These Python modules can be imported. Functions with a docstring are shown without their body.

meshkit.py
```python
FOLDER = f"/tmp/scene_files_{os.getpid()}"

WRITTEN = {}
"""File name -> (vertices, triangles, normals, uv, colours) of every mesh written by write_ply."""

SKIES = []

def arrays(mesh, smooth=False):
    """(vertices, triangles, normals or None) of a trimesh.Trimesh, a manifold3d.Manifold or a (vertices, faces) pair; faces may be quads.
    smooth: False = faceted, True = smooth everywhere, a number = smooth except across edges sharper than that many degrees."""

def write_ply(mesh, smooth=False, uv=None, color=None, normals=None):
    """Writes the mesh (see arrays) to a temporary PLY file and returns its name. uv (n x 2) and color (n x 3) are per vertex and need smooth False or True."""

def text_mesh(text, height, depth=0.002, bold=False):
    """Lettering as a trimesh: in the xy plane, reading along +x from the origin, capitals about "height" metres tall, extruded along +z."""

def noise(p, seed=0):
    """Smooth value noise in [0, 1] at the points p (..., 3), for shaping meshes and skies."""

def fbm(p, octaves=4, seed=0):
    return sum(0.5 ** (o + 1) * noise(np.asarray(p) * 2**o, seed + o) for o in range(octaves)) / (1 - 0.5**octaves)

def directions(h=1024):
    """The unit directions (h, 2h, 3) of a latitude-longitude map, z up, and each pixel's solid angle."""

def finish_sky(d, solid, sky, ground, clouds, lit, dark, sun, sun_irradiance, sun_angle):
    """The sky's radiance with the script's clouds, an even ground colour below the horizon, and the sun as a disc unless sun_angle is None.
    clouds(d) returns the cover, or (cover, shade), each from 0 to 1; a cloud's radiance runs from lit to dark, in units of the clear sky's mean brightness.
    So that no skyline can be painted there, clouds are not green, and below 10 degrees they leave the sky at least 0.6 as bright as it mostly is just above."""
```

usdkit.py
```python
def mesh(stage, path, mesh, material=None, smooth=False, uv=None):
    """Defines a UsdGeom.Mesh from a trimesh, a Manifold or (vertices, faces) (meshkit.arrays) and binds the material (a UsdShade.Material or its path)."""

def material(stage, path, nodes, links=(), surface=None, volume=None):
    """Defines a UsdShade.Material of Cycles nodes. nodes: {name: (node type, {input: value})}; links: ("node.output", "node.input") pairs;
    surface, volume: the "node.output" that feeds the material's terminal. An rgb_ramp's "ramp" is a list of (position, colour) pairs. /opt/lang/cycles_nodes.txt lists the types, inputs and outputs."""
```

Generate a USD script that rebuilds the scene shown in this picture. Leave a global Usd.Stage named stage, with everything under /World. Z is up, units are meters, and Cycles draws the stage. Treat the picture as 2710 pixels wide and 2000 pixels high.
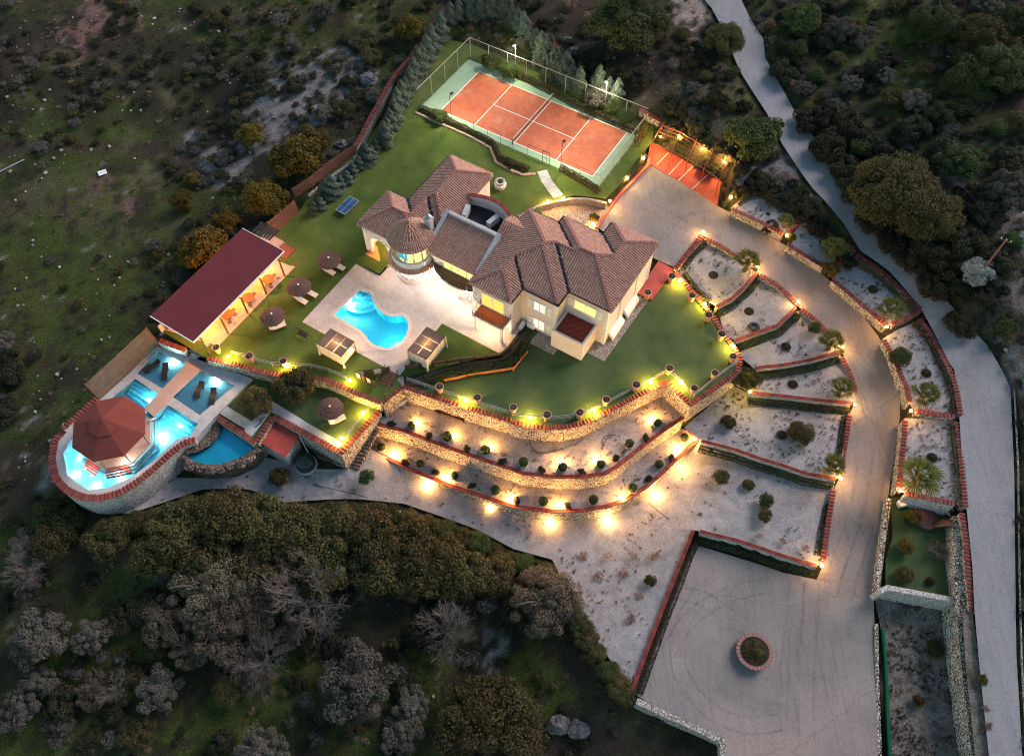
import math, random
import numpy as np
import trimesh, shapely
from shapely.geometry import Polygon, LineString, Point
from shapely.ops import unary_union
from scipy.interpolate import RBFInterpolator
from scipy.spatial import Delaunay
import usdkit, meshkit
from pxr import Usd, UsdGeom, UsdLux, UsdShade, Sdf, Gf, Vt

stage = Usd.Stage.CreateInMemory()
UsdGeom.SetStageUpAxis(stage, 'Z'); UsdGeom.SetStageMetersPerUnit(stage, 1.0)
WORLD = UsdGeom.Xform.Define(stage, '/World'); stage.SetDefaultPrim(WORLD.GetPrim())
UsdGeom.Scope.Define(stage, '/World/Looks')

# ---------------------------------------------------------------- camera, sky, sun, exposure
F, PIT, HC, CX, CY = 2182., math.radians(58.15), 78.2, 1355., 1000.     # surveyed from the tennis court and the posts
cam = UsdGeom.Camera.Define(stage, '/World/camera')
cam.CreateHorizontalApertureAttr(36.0); cam.CreateVerticalApertureAttr(36.0 * 755 / 1024)
cam.CreateFocalLengthAttr(F / 2710 * 36.0); cam.CreateClippingRangeAttr(Gf.Vec2f(0.5, 6000))
cam.AddTranslateOp().Set(Gf.Vec3d(0, 0, HC)); cam.AddRotateXOp().Set(90 - math.degrees(PIT))
cam.CreateExposureAttr(2.2)
SUN_EL, SUN_AZ = math.radians(4.0), math.atan2(0.8, 0.6)
dome = UsdLux.DomeLight.Define(stage, '/World/sky')
dome.GetPrim().SetCustomDataByKey('kind', 'structure'); dome.GetPrim().SetCustomDataByKey('label', 'dim dusk sky over the hillside')
skymat = usdkit.material(stage, '/World/Looks/sky_air', {
    's': ('sky_texture', {'sky_type': 'single_scattering', 'sun_disc': False, 'sun_elevation': SUN_EL, 'sun_rotation': SUN_AZ, 'air_density': 1.0, 'aerosol_density': 1.0, 'ozone_density': 1.6}),
    'b': ('background_shader', {'strength': 0.108})}, [('s.color', 'b.color')], surface='b.background')
UsdShade.MaterialBindingAPI.Apply(dome.GetPrim()).Bind(skymat)
sun = UsdLux.DistantLight.Define(stage, '/World/afterglow')
sun.CreateNormalizeAttr(True); sun.CreateIntensityAttr(0.22); sun.CreateAngleAttr(30.0); sun.CreateColorAttr(Gf.Vec3f(1.0, .82, .80))
sd = np.array([math.cos(0.6) * math.sin(SUN_AZ), math.cos(0.6) * math.cos(SUN_AZ), math.sin(0.6)])   # the glow stands well above the sun itself
sun.AddRotateZOp().Set(math.degrees(math.atan2(sd[1], sd[0])) + 90); sun.AddRotateXOp().Set(90 - math.degrees(math.asin(sd[2])))
# ---------------------------------------------------------------- where things stand
RNG = np.random.default_rng(7)
_d = np.array([0, math.cos(PIT), -math.sin(PIT)]); _u = np.array([0, math.sin(PIT), math.cos(PIT)])
def at(px, py, z=0.0):                                   # the point of the ground at height z that the survey photograph shows there
    v = _d * F + np.array([1., 0, 0]) * (px - CX) + _u * (CY - py)
    t = (z - HC) / v[2]
    return np.array([v[0] * t, v[1] * t, z])
_OX, _OY = (0, 660, 1320, 2010), (0, 500, 980, 1480)
def K(i, j, *pts):                                       # plan sheet (row i, column j) -> photo coordinates, heights kept
    return [(_OX[j] + p[0] * .31475, _OY[i] + p[1] * .31475, *p[2:]) for p in pts]
def W(pts, z=None): return np.array([at(p[0], p[1], p[2] if z is None else z) for p in pts])
ANG = -0.555
E1 = np.array([math.cos(ANG), math.sin(ANG)]); E2 = np.array([-E1[1], E1[0]]); OO = at(1355, 880, 0)[:2]
def U(u, v, z=0.0): q = OO + u * E1 + v * E2; return np.array([q[0], q[1], z])
def UV(p): q = np.asarray(p)[:2] - OO; return np.array([q @ E1, q @ E2])

# ---------------------------------------------------------------- names, parts, meshes
_names = {}
def numbered(parent, name):
    k = (parent, name); n = _names.get(k, 0); _names[k] = n + 1
    return name if n == 0 else f'{name}_{n:03d}'
def tag(prim, label=None, cat=None, group=None, kind=None):
    for k, v in (('label', label), ('category', cat), ('group', group), ('kind', kind)):
        if v: prim.SetCustomDataByKey(k, v)
    return prim
def ops(x, loc, rz=0.0, s=1.0):
    x.AddTranslateOp().Set(Gf.Vec3d(*map(float, loc))); x.AddRotateZOp().Set(float(math.degrees(rz)))
    x.AddScaleOp().Set(Gf.Vec3f(s, s, s) if np.ndim(s) == 0 else Gf.Vec3f(*map(float, s)))
def thing(name, label, cat, loc=(0, 0, 0), rz=0.0, s=1.0, group=None, kind=None):
    x = UsdGeom.Xform.Define(stage, '/World/' + numbered('', name)); ops(x, loc, rz, s)
    return tag(x.GetPrim(), label, cat, group, kind)
def dup(src, label, loc, rz=0.0, s=1.0, group=None):
    x = UsdGeom.Xform.Define(stage, '/World/' + numbered('', src.GetName()))
    x.GetPrim().GetReferences().AddInternalReference(src.GetPath())
    t = x.GetPrim()
    t.CreateAttribute('xformOp:translate', Sdf.ValueTypeNames.Double3).Set(Gf.Vec3d(*map(float, loc)))
    t.CreateAttribute('xformOp:rotateZ', Sdf.ValueTypeNames.Float).Set(float(math.degrees(rz)))
    t.CreateAttribute('xformOp:scale', Sdf.ValueTypeNames.Float3).Set(Gf.Vec3f(s, s, s) if np.ndim(s) == 0 else Gf.Vec3f(*map(float, s)))
    t.SetInstanceable(True)
    return tag(t, label, src.GetCustomDataByKey('category'), group or src.GetCustomDataByKey('group'))
def ordinal(n):
    if n < len(ORD): return ORD[n]
    t, u = divmod(n + 1, 10); T_ = ['', '', 'twent', 'thirt', 'fort', 'fift', 'sixt', 'sevent', 'eight', 'ninet'][t]
    return T_ + 'ieth' if u == 0 else T_ + 'y-' + ORD[u - 1]
ORD = ['first', 'second', 'third', 'fourth', 'fifth', 'sixth', 'seventh', 'eighth', 'ninth', 'tenth', 'eleventh', 'twelfth', 'thirteenth', 'fourteenth', 'fifteenth',
       'sixteenth', 'seventeenth', 'eighteenth', 'nineteenth', 'twentieth', 'twenty-first', 'twenty-second', 'twenty-third', 'twenty-fourth', 'twenty-fifth', 'twenty-sixth', 'twenty-seventh', 'twenty-eighth']

class MB:
    def __init__(s): s.v = []; s.f = []; s.n = 0
    def add(s, v, f):
        v = np.asarray(v, float).reshape(-1, 3); f = np.asarray(f, int)
        if f.shape[1] == 4: f = np.vstack([f[:, [0, 1, 2]], f[:, [0, 2, 3]]])
        s.v.append(v); s.f.append(f + s.n); s.n += len(v); return s
    def box(s, c, size, rz=0.0, M=None):
        h = np.array(size) / 2.
        v = np.array([(x, y, z) for x in (-1, 1) for y in (-1, 1) for z in (-1, 1)]) * h
        if M is not None: v = v @ np.asarray(M).T
        if rz: cz, sz = math.cos(rz), math.sin(rz); v = v @ np.array([[cz, sz, 0], [-sz, cz, 0], [0, 0, 1]])
        return s.add(v + np.array(c), [(0, 1, 3, 2), (4, 6, 7, 5), (0, 4, 5, 1), (2, 3, 7, 6), (0, 2, 6, 4), (1, 5, 7, 3)])
    def span(s, x0, x1, y0, y1, z0, z1): return s.box(((x0 + x1) / 2, (y0 + y1) / 2, (z0 + z1) / 2), (x1 - x0, y1 - y0, z1 - z0))
    def tube(s, pts, r, n=6, cap=True):
        pts = np.asarray(pts, float); m = len(pts); r = np.broadcast_to(r, m)
        d = np.gradient(pts, axis=0); d /= np.linalg.norm(d, axis=1, keepdims=True) + 1e-12
        ref = np.array([0, 0, 1.]) if abs(d[:, 2]).mean() < .8 else np.array([1., 0, 0])
        a = np.cross(d, ref); a /= np.linalg.norm(a, axis=1, keepdims=True) + 1e-12; b = np.cross(d, a)
        t = np.arange(n) / n * 2 * np.pi
        v = (pts[:, None] + r[:, None, None] * (np.cos(t)[None, :, None] * a[:, None] + np.sin(t)[None, :, None] * b[:, None])).reshape(-1, 3)
        f = [(i * n + k, i * n + (k + 1) % n, (i + 1) * n + (k + 1) % n, (i + 1) * n + k) for i in range(m - 1) for k in range(n)]
        s.add(v, f)
        if cap and n > 2:
            s.add(v[:n], [(0, k, k + 1) for k in range(1, n - 1)]); s.add(v[-n:], [(0, k + 1, k) for k in range(1, n - 1)])
        return s
    def lathe(s, prof, n=16, c=(0, 0, 0), a0=0.0, a1=2 * math.pi):
        prof = np.asarray(prof, float); full = abs(a1 - a0 - 2 * math.pi) < 1e-6
        t = a0 + (a1 - a0) * np.arange(n if full else n + 1) / n; k = len(t)
        v = np.stack([prof[:, None, 0] * np.cos(t), prof[:, None, 0] * np.sin(t), np.repeat(prof[:, 1:2], k, 1)], -1).reshape(-1, 3) + np.array(c)
        f = [(i * k + j, i * k + (j + 1) % k, (i + 1) * k + (j + 1) % k, (i + 1) * k + j) for i in range(len(prof) - 1) for j in range(n)]
        return s.add(v, f)
    def prism(s, poly, z0, z1, bottom=False):
        g = poly if hasattr(poly, 'exterior') else Polygon([(p[0], p[1]) for p in poly])
        v, f = trimesh.creation.triangulate_polygon(g, engine='earcut')
        v = np.asarray(v); k = len(v)
        s.add(np.c_[v, np.full(k, z1)], f)
        if bottom: s.add(np.c_[v, np.full(k, z0)], f[:, ::-1])
        for ring in [g.exterior, *g.interiors]:
            c = np.array(ring.coords)[:-1]; m = len(c)
            s.add(np.vstack([np.c_[c, np.full(m, z0)], np.c_[c, np.full(m, z1)]]), [(i, (i + 1) % m, m + (i + 1) % m, m + i) for i in range(m)])
        return s
    def sheet(s, poly, zf, step=None):
        v, f = grid_tri(poly, step)
        return s.add(np.c_[v, zf(v)], f)
    def fan(s, pts): return s.add(pts, [(0, i, i + 1) for i in range(1, len(pts) - 1)])
    def sphere(s, c, r, sub=2, sq=(1, 1, 1), noise=0, seed=0):
        m = trimesh.creation.icosphere(subdivisions=sub, radius=1.0); v = np.array(m.vertices)
        if noise: v = v * (1 + noise * (meshkit.fbm(v * 1.7 + seed * 9.1, 3, seed) - .5))[:, None] * 1.0
        return s.add(v * np.array(sq) * r + np.array(c), m.faces)
    def leaves(s, p, nrm, size, rng, aspect=.55):
        n = len(p); nrm = nrm + rng.normal(0, .55, (n, 3)); nrm /= np.linalg.norm(nrm, axis=1, keepdims=True)
        a = np.cross(nrm, rng.normal(size=(n, 3))); a /= np.linalg.norm(a, axis=1, keepdims=True); b = np.cross(nrm, a)
        sz = (size * rng.uniform(.65, 1.35, n))[:, None]
        v = np.stack([p - a * sz - b * sz * aspect, p + a * sz - b * sz * aspect * .6, p + b * sz * aspect * 1.6], 1).reshape(-1, 3)
        return s.add(v, np.arange(3 * n).reshape(-1, 3))
    def arr(s): return np.vstack(s.v), np.vstack(s.f)
    def build(s, name, mat, parent=None, smooth=False, label=None, kind=None):
        pp = parent.GetPath().pathString if parent is not None else '/World'
        path = pp + '/' + numbered(pp if parent is not None else '', name)
        m = usdkit.mesh(stage, path, s.arr(), mat, smooth=smooth)
        m.CreateDoubleSidedAttr(True)
        return tag(m.GetPrim(), label, None, None, kind)

def grid_tri(poly, step=None):
    if not step:
        v, f = trimesh.creation.triangulate_polygon(poly, engine='earcut'); return np.asarray(v), np.asarray(f)
    pts = [np.array(r.segmentize(step).coords)[:-1] for r in [poly.exterior, *poly.interiors]]
    x0, y0, x1, y1 = poly.bounds
    g = np.stack(np.meshgrid(np.arange(x0, x1, step), np.arange(y0, y1, step)), -1).reshape(-1, 2)
    g = g[shapely.contains_xy(poly.buffer(-step * .45), g[:, 0], g[:, 1])]
    v = np.vstack(pts + [g]); f = Delaunay(v).simplices
    c = v[f].mean(1); f = f[shapely.contains_xy(poly, c[:, 0], c[:, 1])]
    return v, f

# ---------------------------------------------------------------- materials
def MAT(name, nodes, links, surface='p.BSDF'): return usdkit.material(stage, '/World/Looks/' + name, nodes, links, surface=surface)
def noisy(name, cols, scale=3.0, rough=.85, bump=0.0, bscale=None, detail=5, spec=.3, lo=.3, hi=.7, isl=0.0, rnd=0.0, metal=0.0, obj=False, fine=None, coat=0.0):
    n = {'g': ('geometry', {}), 'tc': ('texture_coordinate', {}), 'n': ('noise_texture', {'scale': scale, 'detail': detail, 'roughness': .6}),
         'r': ('rgb_ramp', {'ramp': [(lo + (hi - lo) * i / max(1, len(cols) - 1), c) for i, c in enumerate(cols)]}),
         'p': ('principled_bsdf', {'roughness': rough, 'specular_ior_level': spec, 'metallic': metal, 'coat_weight': coat})}
    src = 'tc.object' if obj else 'g.position'
    l = [(src, 'n.vector'), ('n.fac', 'r.fac')]; out = 'r.color'
    if isl or rnd:
        n['h'] = ('hsv', {'saturation': 1.0}); n['oi'] = ('object_info', {})
        n['mr'] = ('map_range', {'from_min': 0.0, 'from_max': 1.0, 'to_min': 1 - max(isl, rnd), 'to_max': 1 + max(isl, rnd)})
        l += [('g.random_per_island' if isl else 'oi.random', 'mr.value'), ('mr.result', 'h.value'), (out, 'h.color')]; out = 'h.color'
        if isl and rnd:
            n['m2'] = ('map_range', {'from_min': 0.0, 'from_max': 1.0, 'to_min': .5 - .035, 'to_max': .5 + .03}); l += [('oi.random', 'm2.value'), ('m2.result', 'h.hue')]
    if fine:
        n['f'] = ('noise_texture', {'scale': fine[0], 'detail': 3, 'roughness': .7}); n['fr'] = ('rgb_ramp', {'ramp': [(.38, (fine[1],) * 3), (.62, (1, 1, 1))]})
        n['mx'] = ('mix', {'mix_type': 'multiply', 'fac': 1.0}); l += [(src, 'f.vector'), ('f.fac', 'fr.fac'), (out, 'mx.color1'), ('fr.color', 'mx.color2')]; out = 'mx.color'
    l.append((out, 'p.base_color'))
    if bump:
        n['bn'] = ('noise_texture', {'scale': bscale or scale * 4, 'detail': 4}); n['b'] = ('bump', {'strength': 1.0, 'distance': bump})
        l += [(src, 'bn.vector'), ('bn.fac', 'b.height'), ('b.normal', 'p.normal')]
    return MAT(name, n, l)
def plain(name, col, rough=.6, spec=.4, metal=0.0): return noisy(name, [tuple(c * .88 for c in col), col], 2.5, rough, spec=spec, metal=metal, obj=True)
def stone(name, cols, mortar, scale=4.5, joint=.06, bump=.05):
    return MAT(name, {
        'g': ('geometry', {}), 'w': ('noise_texture', {'scale': 2.2, 'detail': 2}), 'va': ('vector_math', {'math_type': 'multiply_add', 'vector2': (.22, .22, .22)}),
        'v': ('voronoi_texture', {'scale': scale, 'feature': 'distance_to_edge'}), 'c': ('voronoi_texture', {'scale': scale}), 's': ('separate_color', {}),
        'r': ('rgb_ramp', {'ramp': [(i / (len(cols) - 1), c) for i, c in enumerate(cols)]}), 'j': ('map_range', {'from_min': joint * .5, 'from_max': joint * 1.6, 'to_min': 0.0, 'to_max': 1.0, 'clamp': True}),
        'm': ('mix', {'color1': mortar}), 'b': ('bump', {'distance': bump, 'strength': 1.0}), 'p': ('principled_bsdf', {'roughness': .9, 'specular_ior_level': .2})},
        [('g.position', 'w.vector'), ('w.color', 'va.vector1'), ('g.position', 'va.vector3'), ('va.vector', 'v.vector'), ('va.vector', 'c.vector'), ('c.color', 's.color'), ('s.r', 'r.fac'),
         ('v.distance', 'j.value'), ('j.result', 'm.fac'), ('r.color', 'm.color2'), ('m.color', 'p.base_color'), ('j.result', 'b.height'), ('b.normal', 'p.normal')])
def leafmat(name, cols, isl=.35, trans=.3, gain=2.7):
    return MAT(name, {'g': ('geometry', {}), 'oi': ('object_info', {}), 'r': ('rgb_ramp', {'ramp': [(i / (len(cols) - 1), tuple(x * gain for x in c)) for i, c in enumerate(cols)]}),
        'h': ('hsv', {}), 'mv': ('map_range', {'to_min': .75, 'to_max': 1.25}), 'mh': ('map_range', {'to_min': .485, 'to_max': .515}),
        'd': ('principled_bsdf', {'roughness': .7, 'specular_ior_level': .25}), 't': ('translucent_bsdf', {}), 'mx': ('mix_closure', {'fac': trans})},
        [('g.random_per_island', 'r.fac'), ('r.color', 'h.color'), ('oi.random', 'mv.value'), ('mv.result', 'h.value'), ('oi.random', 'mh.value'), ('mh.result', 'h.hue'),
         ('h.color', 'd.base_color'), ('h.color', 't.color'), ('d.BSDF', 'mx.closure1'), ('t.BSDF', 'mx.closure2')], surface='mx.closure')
def glow(name, col, s): return MAT(name, {'e': ('emission', {'color': col, 'strength': s})}, [], surface='e.emission')

M_clay = [noisy('clay_tile_%s' % 'abc'[i], [c, tuple(x * 1.25 for x in c)], 6, .8, spec=.25, isl=.3) for i, c in enumerate([(.25, .045, .034), (.20, .038, .031), (.29, .062, .043)])]
M_roof = noisy('roof_tile_clay', [(.46, .22, .155), (.68, .38, .28), (.85, .57, .44)], 2.2, .8, isl=.38, spec=.3)
M_roofbase = noisy('roof_underlay', [(.26, .135, .10), (.38, .21, .165)], 3, .9)
M_ridge = noisy('ridge_tile_clay', [(.36, .16, .14), (.48, .24, .20)], 5, .85, isl=.25)
M_lead = noisy('dark_gutter', [(.012, .012, .014), (.03, .03, .034)], 4, .6)
M_stone = stone('cream_rubble_stone', [(.40, .34, .26), (.60, .53, .43), (.72, .66, .56), (.46, .40, .32)], (.055, .042, .03), 3.7, .095, .08)
M_stoneg = stone('grey_rubble_stone', [(.30, .28, .26), (.46, .44, .41), (.50, .48, .44)], (.10, .095, .085), 4.2, .075, .06)
M_stonew = stone('white_plastered_rubble', [(.42, .40, .38), (.55, .54, .52), (.62, .61, .59)], (.17, .16, .15), 4.6, .07, .05)
M_darkstone = stone('dark_pool_rock', [(.09, .07, .055), (.17, .13, .10), (.26, .20, .16)], (.03, .025, .02), 3.5)
M_cobble = stone('cobble_paving', [(.24, .21, .20), (.36, .32, .30), (.45, .41, .39)], (.13, .12, .11), 6.0, .08)
M_gravel = noisy('pale_gravel', [(.27, .263, .268), (.345, .337, .342), (.42, .41, .41)], .9, .95, bump=.03, bscale=14, fine=(9, .55))
M_gravel2 = noisy('terrace_gravel', [(.27, .24, .225), (.36, .325, .305), (.44, .405, .38)], .8, .95, bump=.03, bscale=14, fine=(9, .5))
def paving(name, c0, c1, dust, crack):
    return MAT(name, {'g': ('geometry', {}), 'n': ('noise_texture', {'scale': .16, 'detail': 7, 'roughness': .62}), 'r': ('rgb_ramp', {'ramp': [(.34, c0), (.66, c1)]}), 'd': ('noise_texture', {'scale': .075, 'detail': 5, 'distortion': .6}), 'dr': ('rgb_ramp', {'ramp': [(.46, (0, 0, 0)), (.66, (1, 1, 1))]}), 'm1': ('mix', {'color2': dust}),
        'mp': ('mapping', {'rotation': (0, 0, .3), 'scale': (1.6, .16, 1)}), 'st': ('noise_texture', {'scale': .8, 'detail': 5, 'roughness': .7, 'distortion': 1.2}), 'sr': ('rgb_ramp', {'ramp': [(.32, (.86, .86, .87)), (.52, (1, 1, 1)), (.68, (1.06, 1.055, 1.05))]}), 'm2': ('mix', {'mix_type': 'multiply', 'fac': 1.0}),
        'va': ('voronoi_texture', {'scale': .065, 'feature': 'distance_to_edge'}), 'vw': ('noise_texture', {'scale': .9, 'detail': 4}), 'vm': ('vector_math', {'math_type': 'multiply_add', 'vector2': (.9, .9, .9)}), 'vr': ('rgb_ramp', {'ramp': [(0.0, (crack,) * 3), (.006, (1, 1, 1))]}), 'm3': ('mix', {'mix_type': 'multiply', 'fac': .35}),
        'f': ('noise_texture', {'scale': 5, 'detail': 4, 'roughness': .75}), 'fr': ('rgb_ramp', {'ramp': [(.30, (.70, .70, .70)), (.5, (1, 1, 1)), (.72, (1.12, 1.12, 1.12))]}), 'm4': ('mix', {'mix_type': 'multiply', 'fac': 1.0}), 'p': ('principled_bsdf', {'roughness': .88, 'specular_ior_level': .25})},
        [('g.position', 'n.vector'), ('n.fac', 'r.fac'), ('g.position', 'd.vector'), ('d.fac', 'dr.fac'), ('dr.color', 'm1.fac'), ('r.color', 'm1.color1'), ('g.position', 'mp.vector'), ('mp.vector', 'st.vector'), ('st.fac', 'sr.fac'), ('m1.color', 'm2.color1'), ('sr.color', 'm2.color2'), ('g.position', 'vw.vector'), ('vw.color', 'vm.vector1'), ('g.position', 'vm.vector3'), ('vm.vector', 'va.vector'), ('va.distance', 'vr.fac'), ('m2.color', 'm3.color1'), ('vr.color', 'm3.color2'), ('g.position', 'f.vector'), ('f.fac', 'fr.fac'), ('m3.color', 'm4.color1'), ('fr.color', 'm4.color2'), ('m4.color', 'p.base_color')])
M_drive = paving('driveway_concrete', (.170, .160, .152), (.240, .225, .214), (.285, .228, .205), .45)
M_road = paving('road_concrete', (.215, .21, .21), (.285, .28, .28), (.25, .25, .26), .6)
M_lawn = noisy('mown_lawn', [(.046, .080, .011), (.068, .112, .016), (.088, .128, .021), (.130, .146, .036)], .34, .95, bump=.03, bscale=22, fine=(10, .6), detail=8)
M_turf = noisy('artificial_turf', [(.030, .062, .020), (.044, .084, .028), (.058, .096, .033), (.084, .110, .044)], .30, .9, bump=.015, bscale=25, fine=(7, .72), detail=9)
M_deck = noisy('pool_deck_concrete', [(.46, .37, .335), (.53, .44, .40), (.60, .50, .45)], .6, .7, bump=.008, bscale=6, fine=(2.5, .85))
M_edge = noisy('brown_deck_edging', [(.16, .08, .055), (.24, .13, .09)], 4, .8)
M_coping = noisy('pale_pool_coping', [(.58, .47, .40), (.68, .56, .48)], 3, .7)
M_conc = noisy('grey_concrete', [(.33, .335, .34), (.42, .425, .43), (.48, .485, .49)], 1.2, .85, bump=.01, bscale=8, fine=(5, .85))
M_walk = noisy('pink_walkway_concrete', [(.42, .28, .23), (.50, .35, .29)], .9, .75, fine=(5, .85))
M_redpave = noisy('red_painted_concrete', [(.30, .045, .035), (.37, .06, .045), (.42, .085, .06)], .5, .65, fine=(4, .85))
M_clayct = noisy('red_court_surface', [(.34, .075, .038), (.44, .11, .055), (.46, .13, .07), (.56, .24, .16)], .32, .8, fine=(1.1, .80), detail=9, lo=.25, hi=.75)
M_greenct = noisy('green_court_surface', [(.22, .33, .23), (.26, .38, .27)], .3, .8, fine=(2, .9))
M_white = noisy('white_line_paint', [(.66, .66, .64), (.78, .78, .76)], 4, .7)
M_plaster = noisy('pink_house_plaster', [(.62, .51, .48), (.69, .585, .555)], .8, .85, bump=.004, bscale=30)
M_plasterw = noisy('white_plaster', [(.66, .63, .61), (.74, .71, .69)], 1.0, .8)
M_quoin = noisy('white_quoin', [(.68, .64, .60), (.76, .72, .68)], 2, .8)
M_frame = plain('white_window_frame', (.78, .77, .75), .4)
M_dark = plain('dark_iron', (.03, .028, .026), .5)
M_steel = plain('grey_steel', (.34, .35, .35), .4, metal=.6)
M_rail = plain('pale_handrail', (.30, .30, .28), .5)
M_teak = noisy('brown_timber', [(.13, .065, .035), (.19, .10, .055)], 3, .7, isl=.25)
M_plank = noisy('weathered_plank', [(.13, .085, .062), (.20, .14, .10)], 1.5, .85, isl=.22, fine=(7, .75))
M_plankred = noisy('red_brown_plank', [(.17, .075, .05), (.25, .11, .07)], 1.5, .85, isl=.25, fine=(7, .75))
M_redwood = noisy('red_timber', [(.26, .065, .04), (.33, .09, .05)], 2, .7, isl=.2)
M_thatch = noisy('brown_thatch', [(.13, .065, .048), (.25, .13, .10), (.34, .20, .16)], 5, .95, isl=.4, fine=(16, .5), obj=True)
M_maroon = noisy('maroon_roof_sheet', [(.115, .024, .030), (.135, .030, .036)], .5, .85, spec=.12, fine=(9, .92))
M_russet = noisy('russet_gazebo_felt', [(.135, .030, .024), (.165, .038, .030)], .7, .85, fine=(7, .9))
M_terra = noisy('terracotta_pot', [(.42, .20, .12), (.52, .27, .17)], 3, .8, obj=True, bump=.01)
M_soil = noisy('dark_soil', [(.03, .023, .018), (.07, .052, .04)], 7, .95, obj=True, bump=.03)
M_cream = noisy('cream_cushion', [(.62, .52, .42), (.70, .60, .50)], 2, .85, obj=True)
M_black = noisy('black_wicker', [(.016, .014, .014), (.04, .034, .03)], 9, .6, obj=True)
M_rubber = plain('black_rubber', (.018, .018, .019), .7)
M_tank = plain('dark_green_tank_plastic', (.012, .028, .026), .35)
M_blue = plain('blue_table_top', (.022, .075, .17), .45)
M_bark = noisy('tree_bark', [(.05, .038, .028), (.11, .085, .065)], 5, .95, obj=True)
M_twig = noisy('pale_twig', [(.11, .095, .085), (.18, .155, .14)], 5, .9, obj=True)
M_rock = noisy('grey_rock', [(.05, .05, .055), (.12, .125, .13), (.20, .20, .21)], 1.6, .95, bump=.3, bscale=4, obj=True)
M_pebble = noisy('pale_stone', [(.17, .165, .16), (.32, .31, .30)], 3, .95, obj=True, rnd=.4)
M_pooltile = MAT('cyan_pool_tile', {'g': ('geometry', {}), 'mp': ('mapping', {'rotation': (0, 0, -ANG)}), 'br': ('brick_texture', {'offset': .5, 'scale': 1.0, 'brick_width': .42, 'row_height': .30, 'mortar_size': .035, 'mortar_smooth': .4, 'color1': (.02, .38, .50), 'color2': (.03, .46, .58), 'mortar': (.09, .57, .66)}),
    'p': ('principled_bsdf', {'roughness': .5})}, [('g.position', 'mp.vector'), ('mp.vector', 'br.vector'), ('br.color', 'p.base_color')])
M_poolblue = noisy('blue_pool_paint', [(.03, .66, .88), (.04, .74, .94)], .8, .5)
M_poolpale = noisy('pale_pool_paint', [(.12, .54, .68), (.17, .62, .75)], .8, .5)
M_poolgrey = noisy('grey_pool_floor', [(.26, .47, .53), (.32, .54, .60)], 1, .6)
M_water = MAT('clear_pool_water', {'w': ('noise_texture', {'scale': 1.6, 'detail': 3}), 'g': ('geometry', {}), 'b': ('bump', {'distance': .03, 'strength': .5}), 'f': ('fresnel', {'IOR': 1.33}), 't': ('transparent_bsdf', {'color': (.86, .98, 1.0)}), 'gl': ('glossy_bsdf', {'roughness': .03, 'color': (1, 1, 1)}), 'm': ('mix_closure', {})},
    [('g.position', 'w.vector'), ('w.fac', 'b.height'), ('b.normal', 'gl.normal'), ('b.normal', 'f.normal'), ('f.fac', 'm.fac'), ('t.BSDF', 'm.closure1'), ('gl.BSDF', 'm.closure2')], surface='m.closure')
M_glass = MAT('window_glass', {'f': ('fresnel', {'IOR': 1.5}), 't': ('transparent_bsdf', {'color': (.92, .95, .95)}), 'gl': ('glossy_bsdf', {'roughness': .02}), 'm': ('mix_closure', {})},
    [('f.fac', 'm.fac'), ('t.BSDF', 'm.closure1'), ('gl.BSDF', 'm.closure2')], surface='m.closure')
M_net = MAT('woven_net', {'t': ('transparent_bsdf', {}), 'p': ('principled_bsdf', {'base_color': (.03, .035, .03), 'roughness': .8}), 'm': ('mix_closure', {'fac': .28})}, [('t.BSDF', 'm.closure1'), ('p.BSDF', 'm.closure2')], surface='m.closure')
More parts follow.
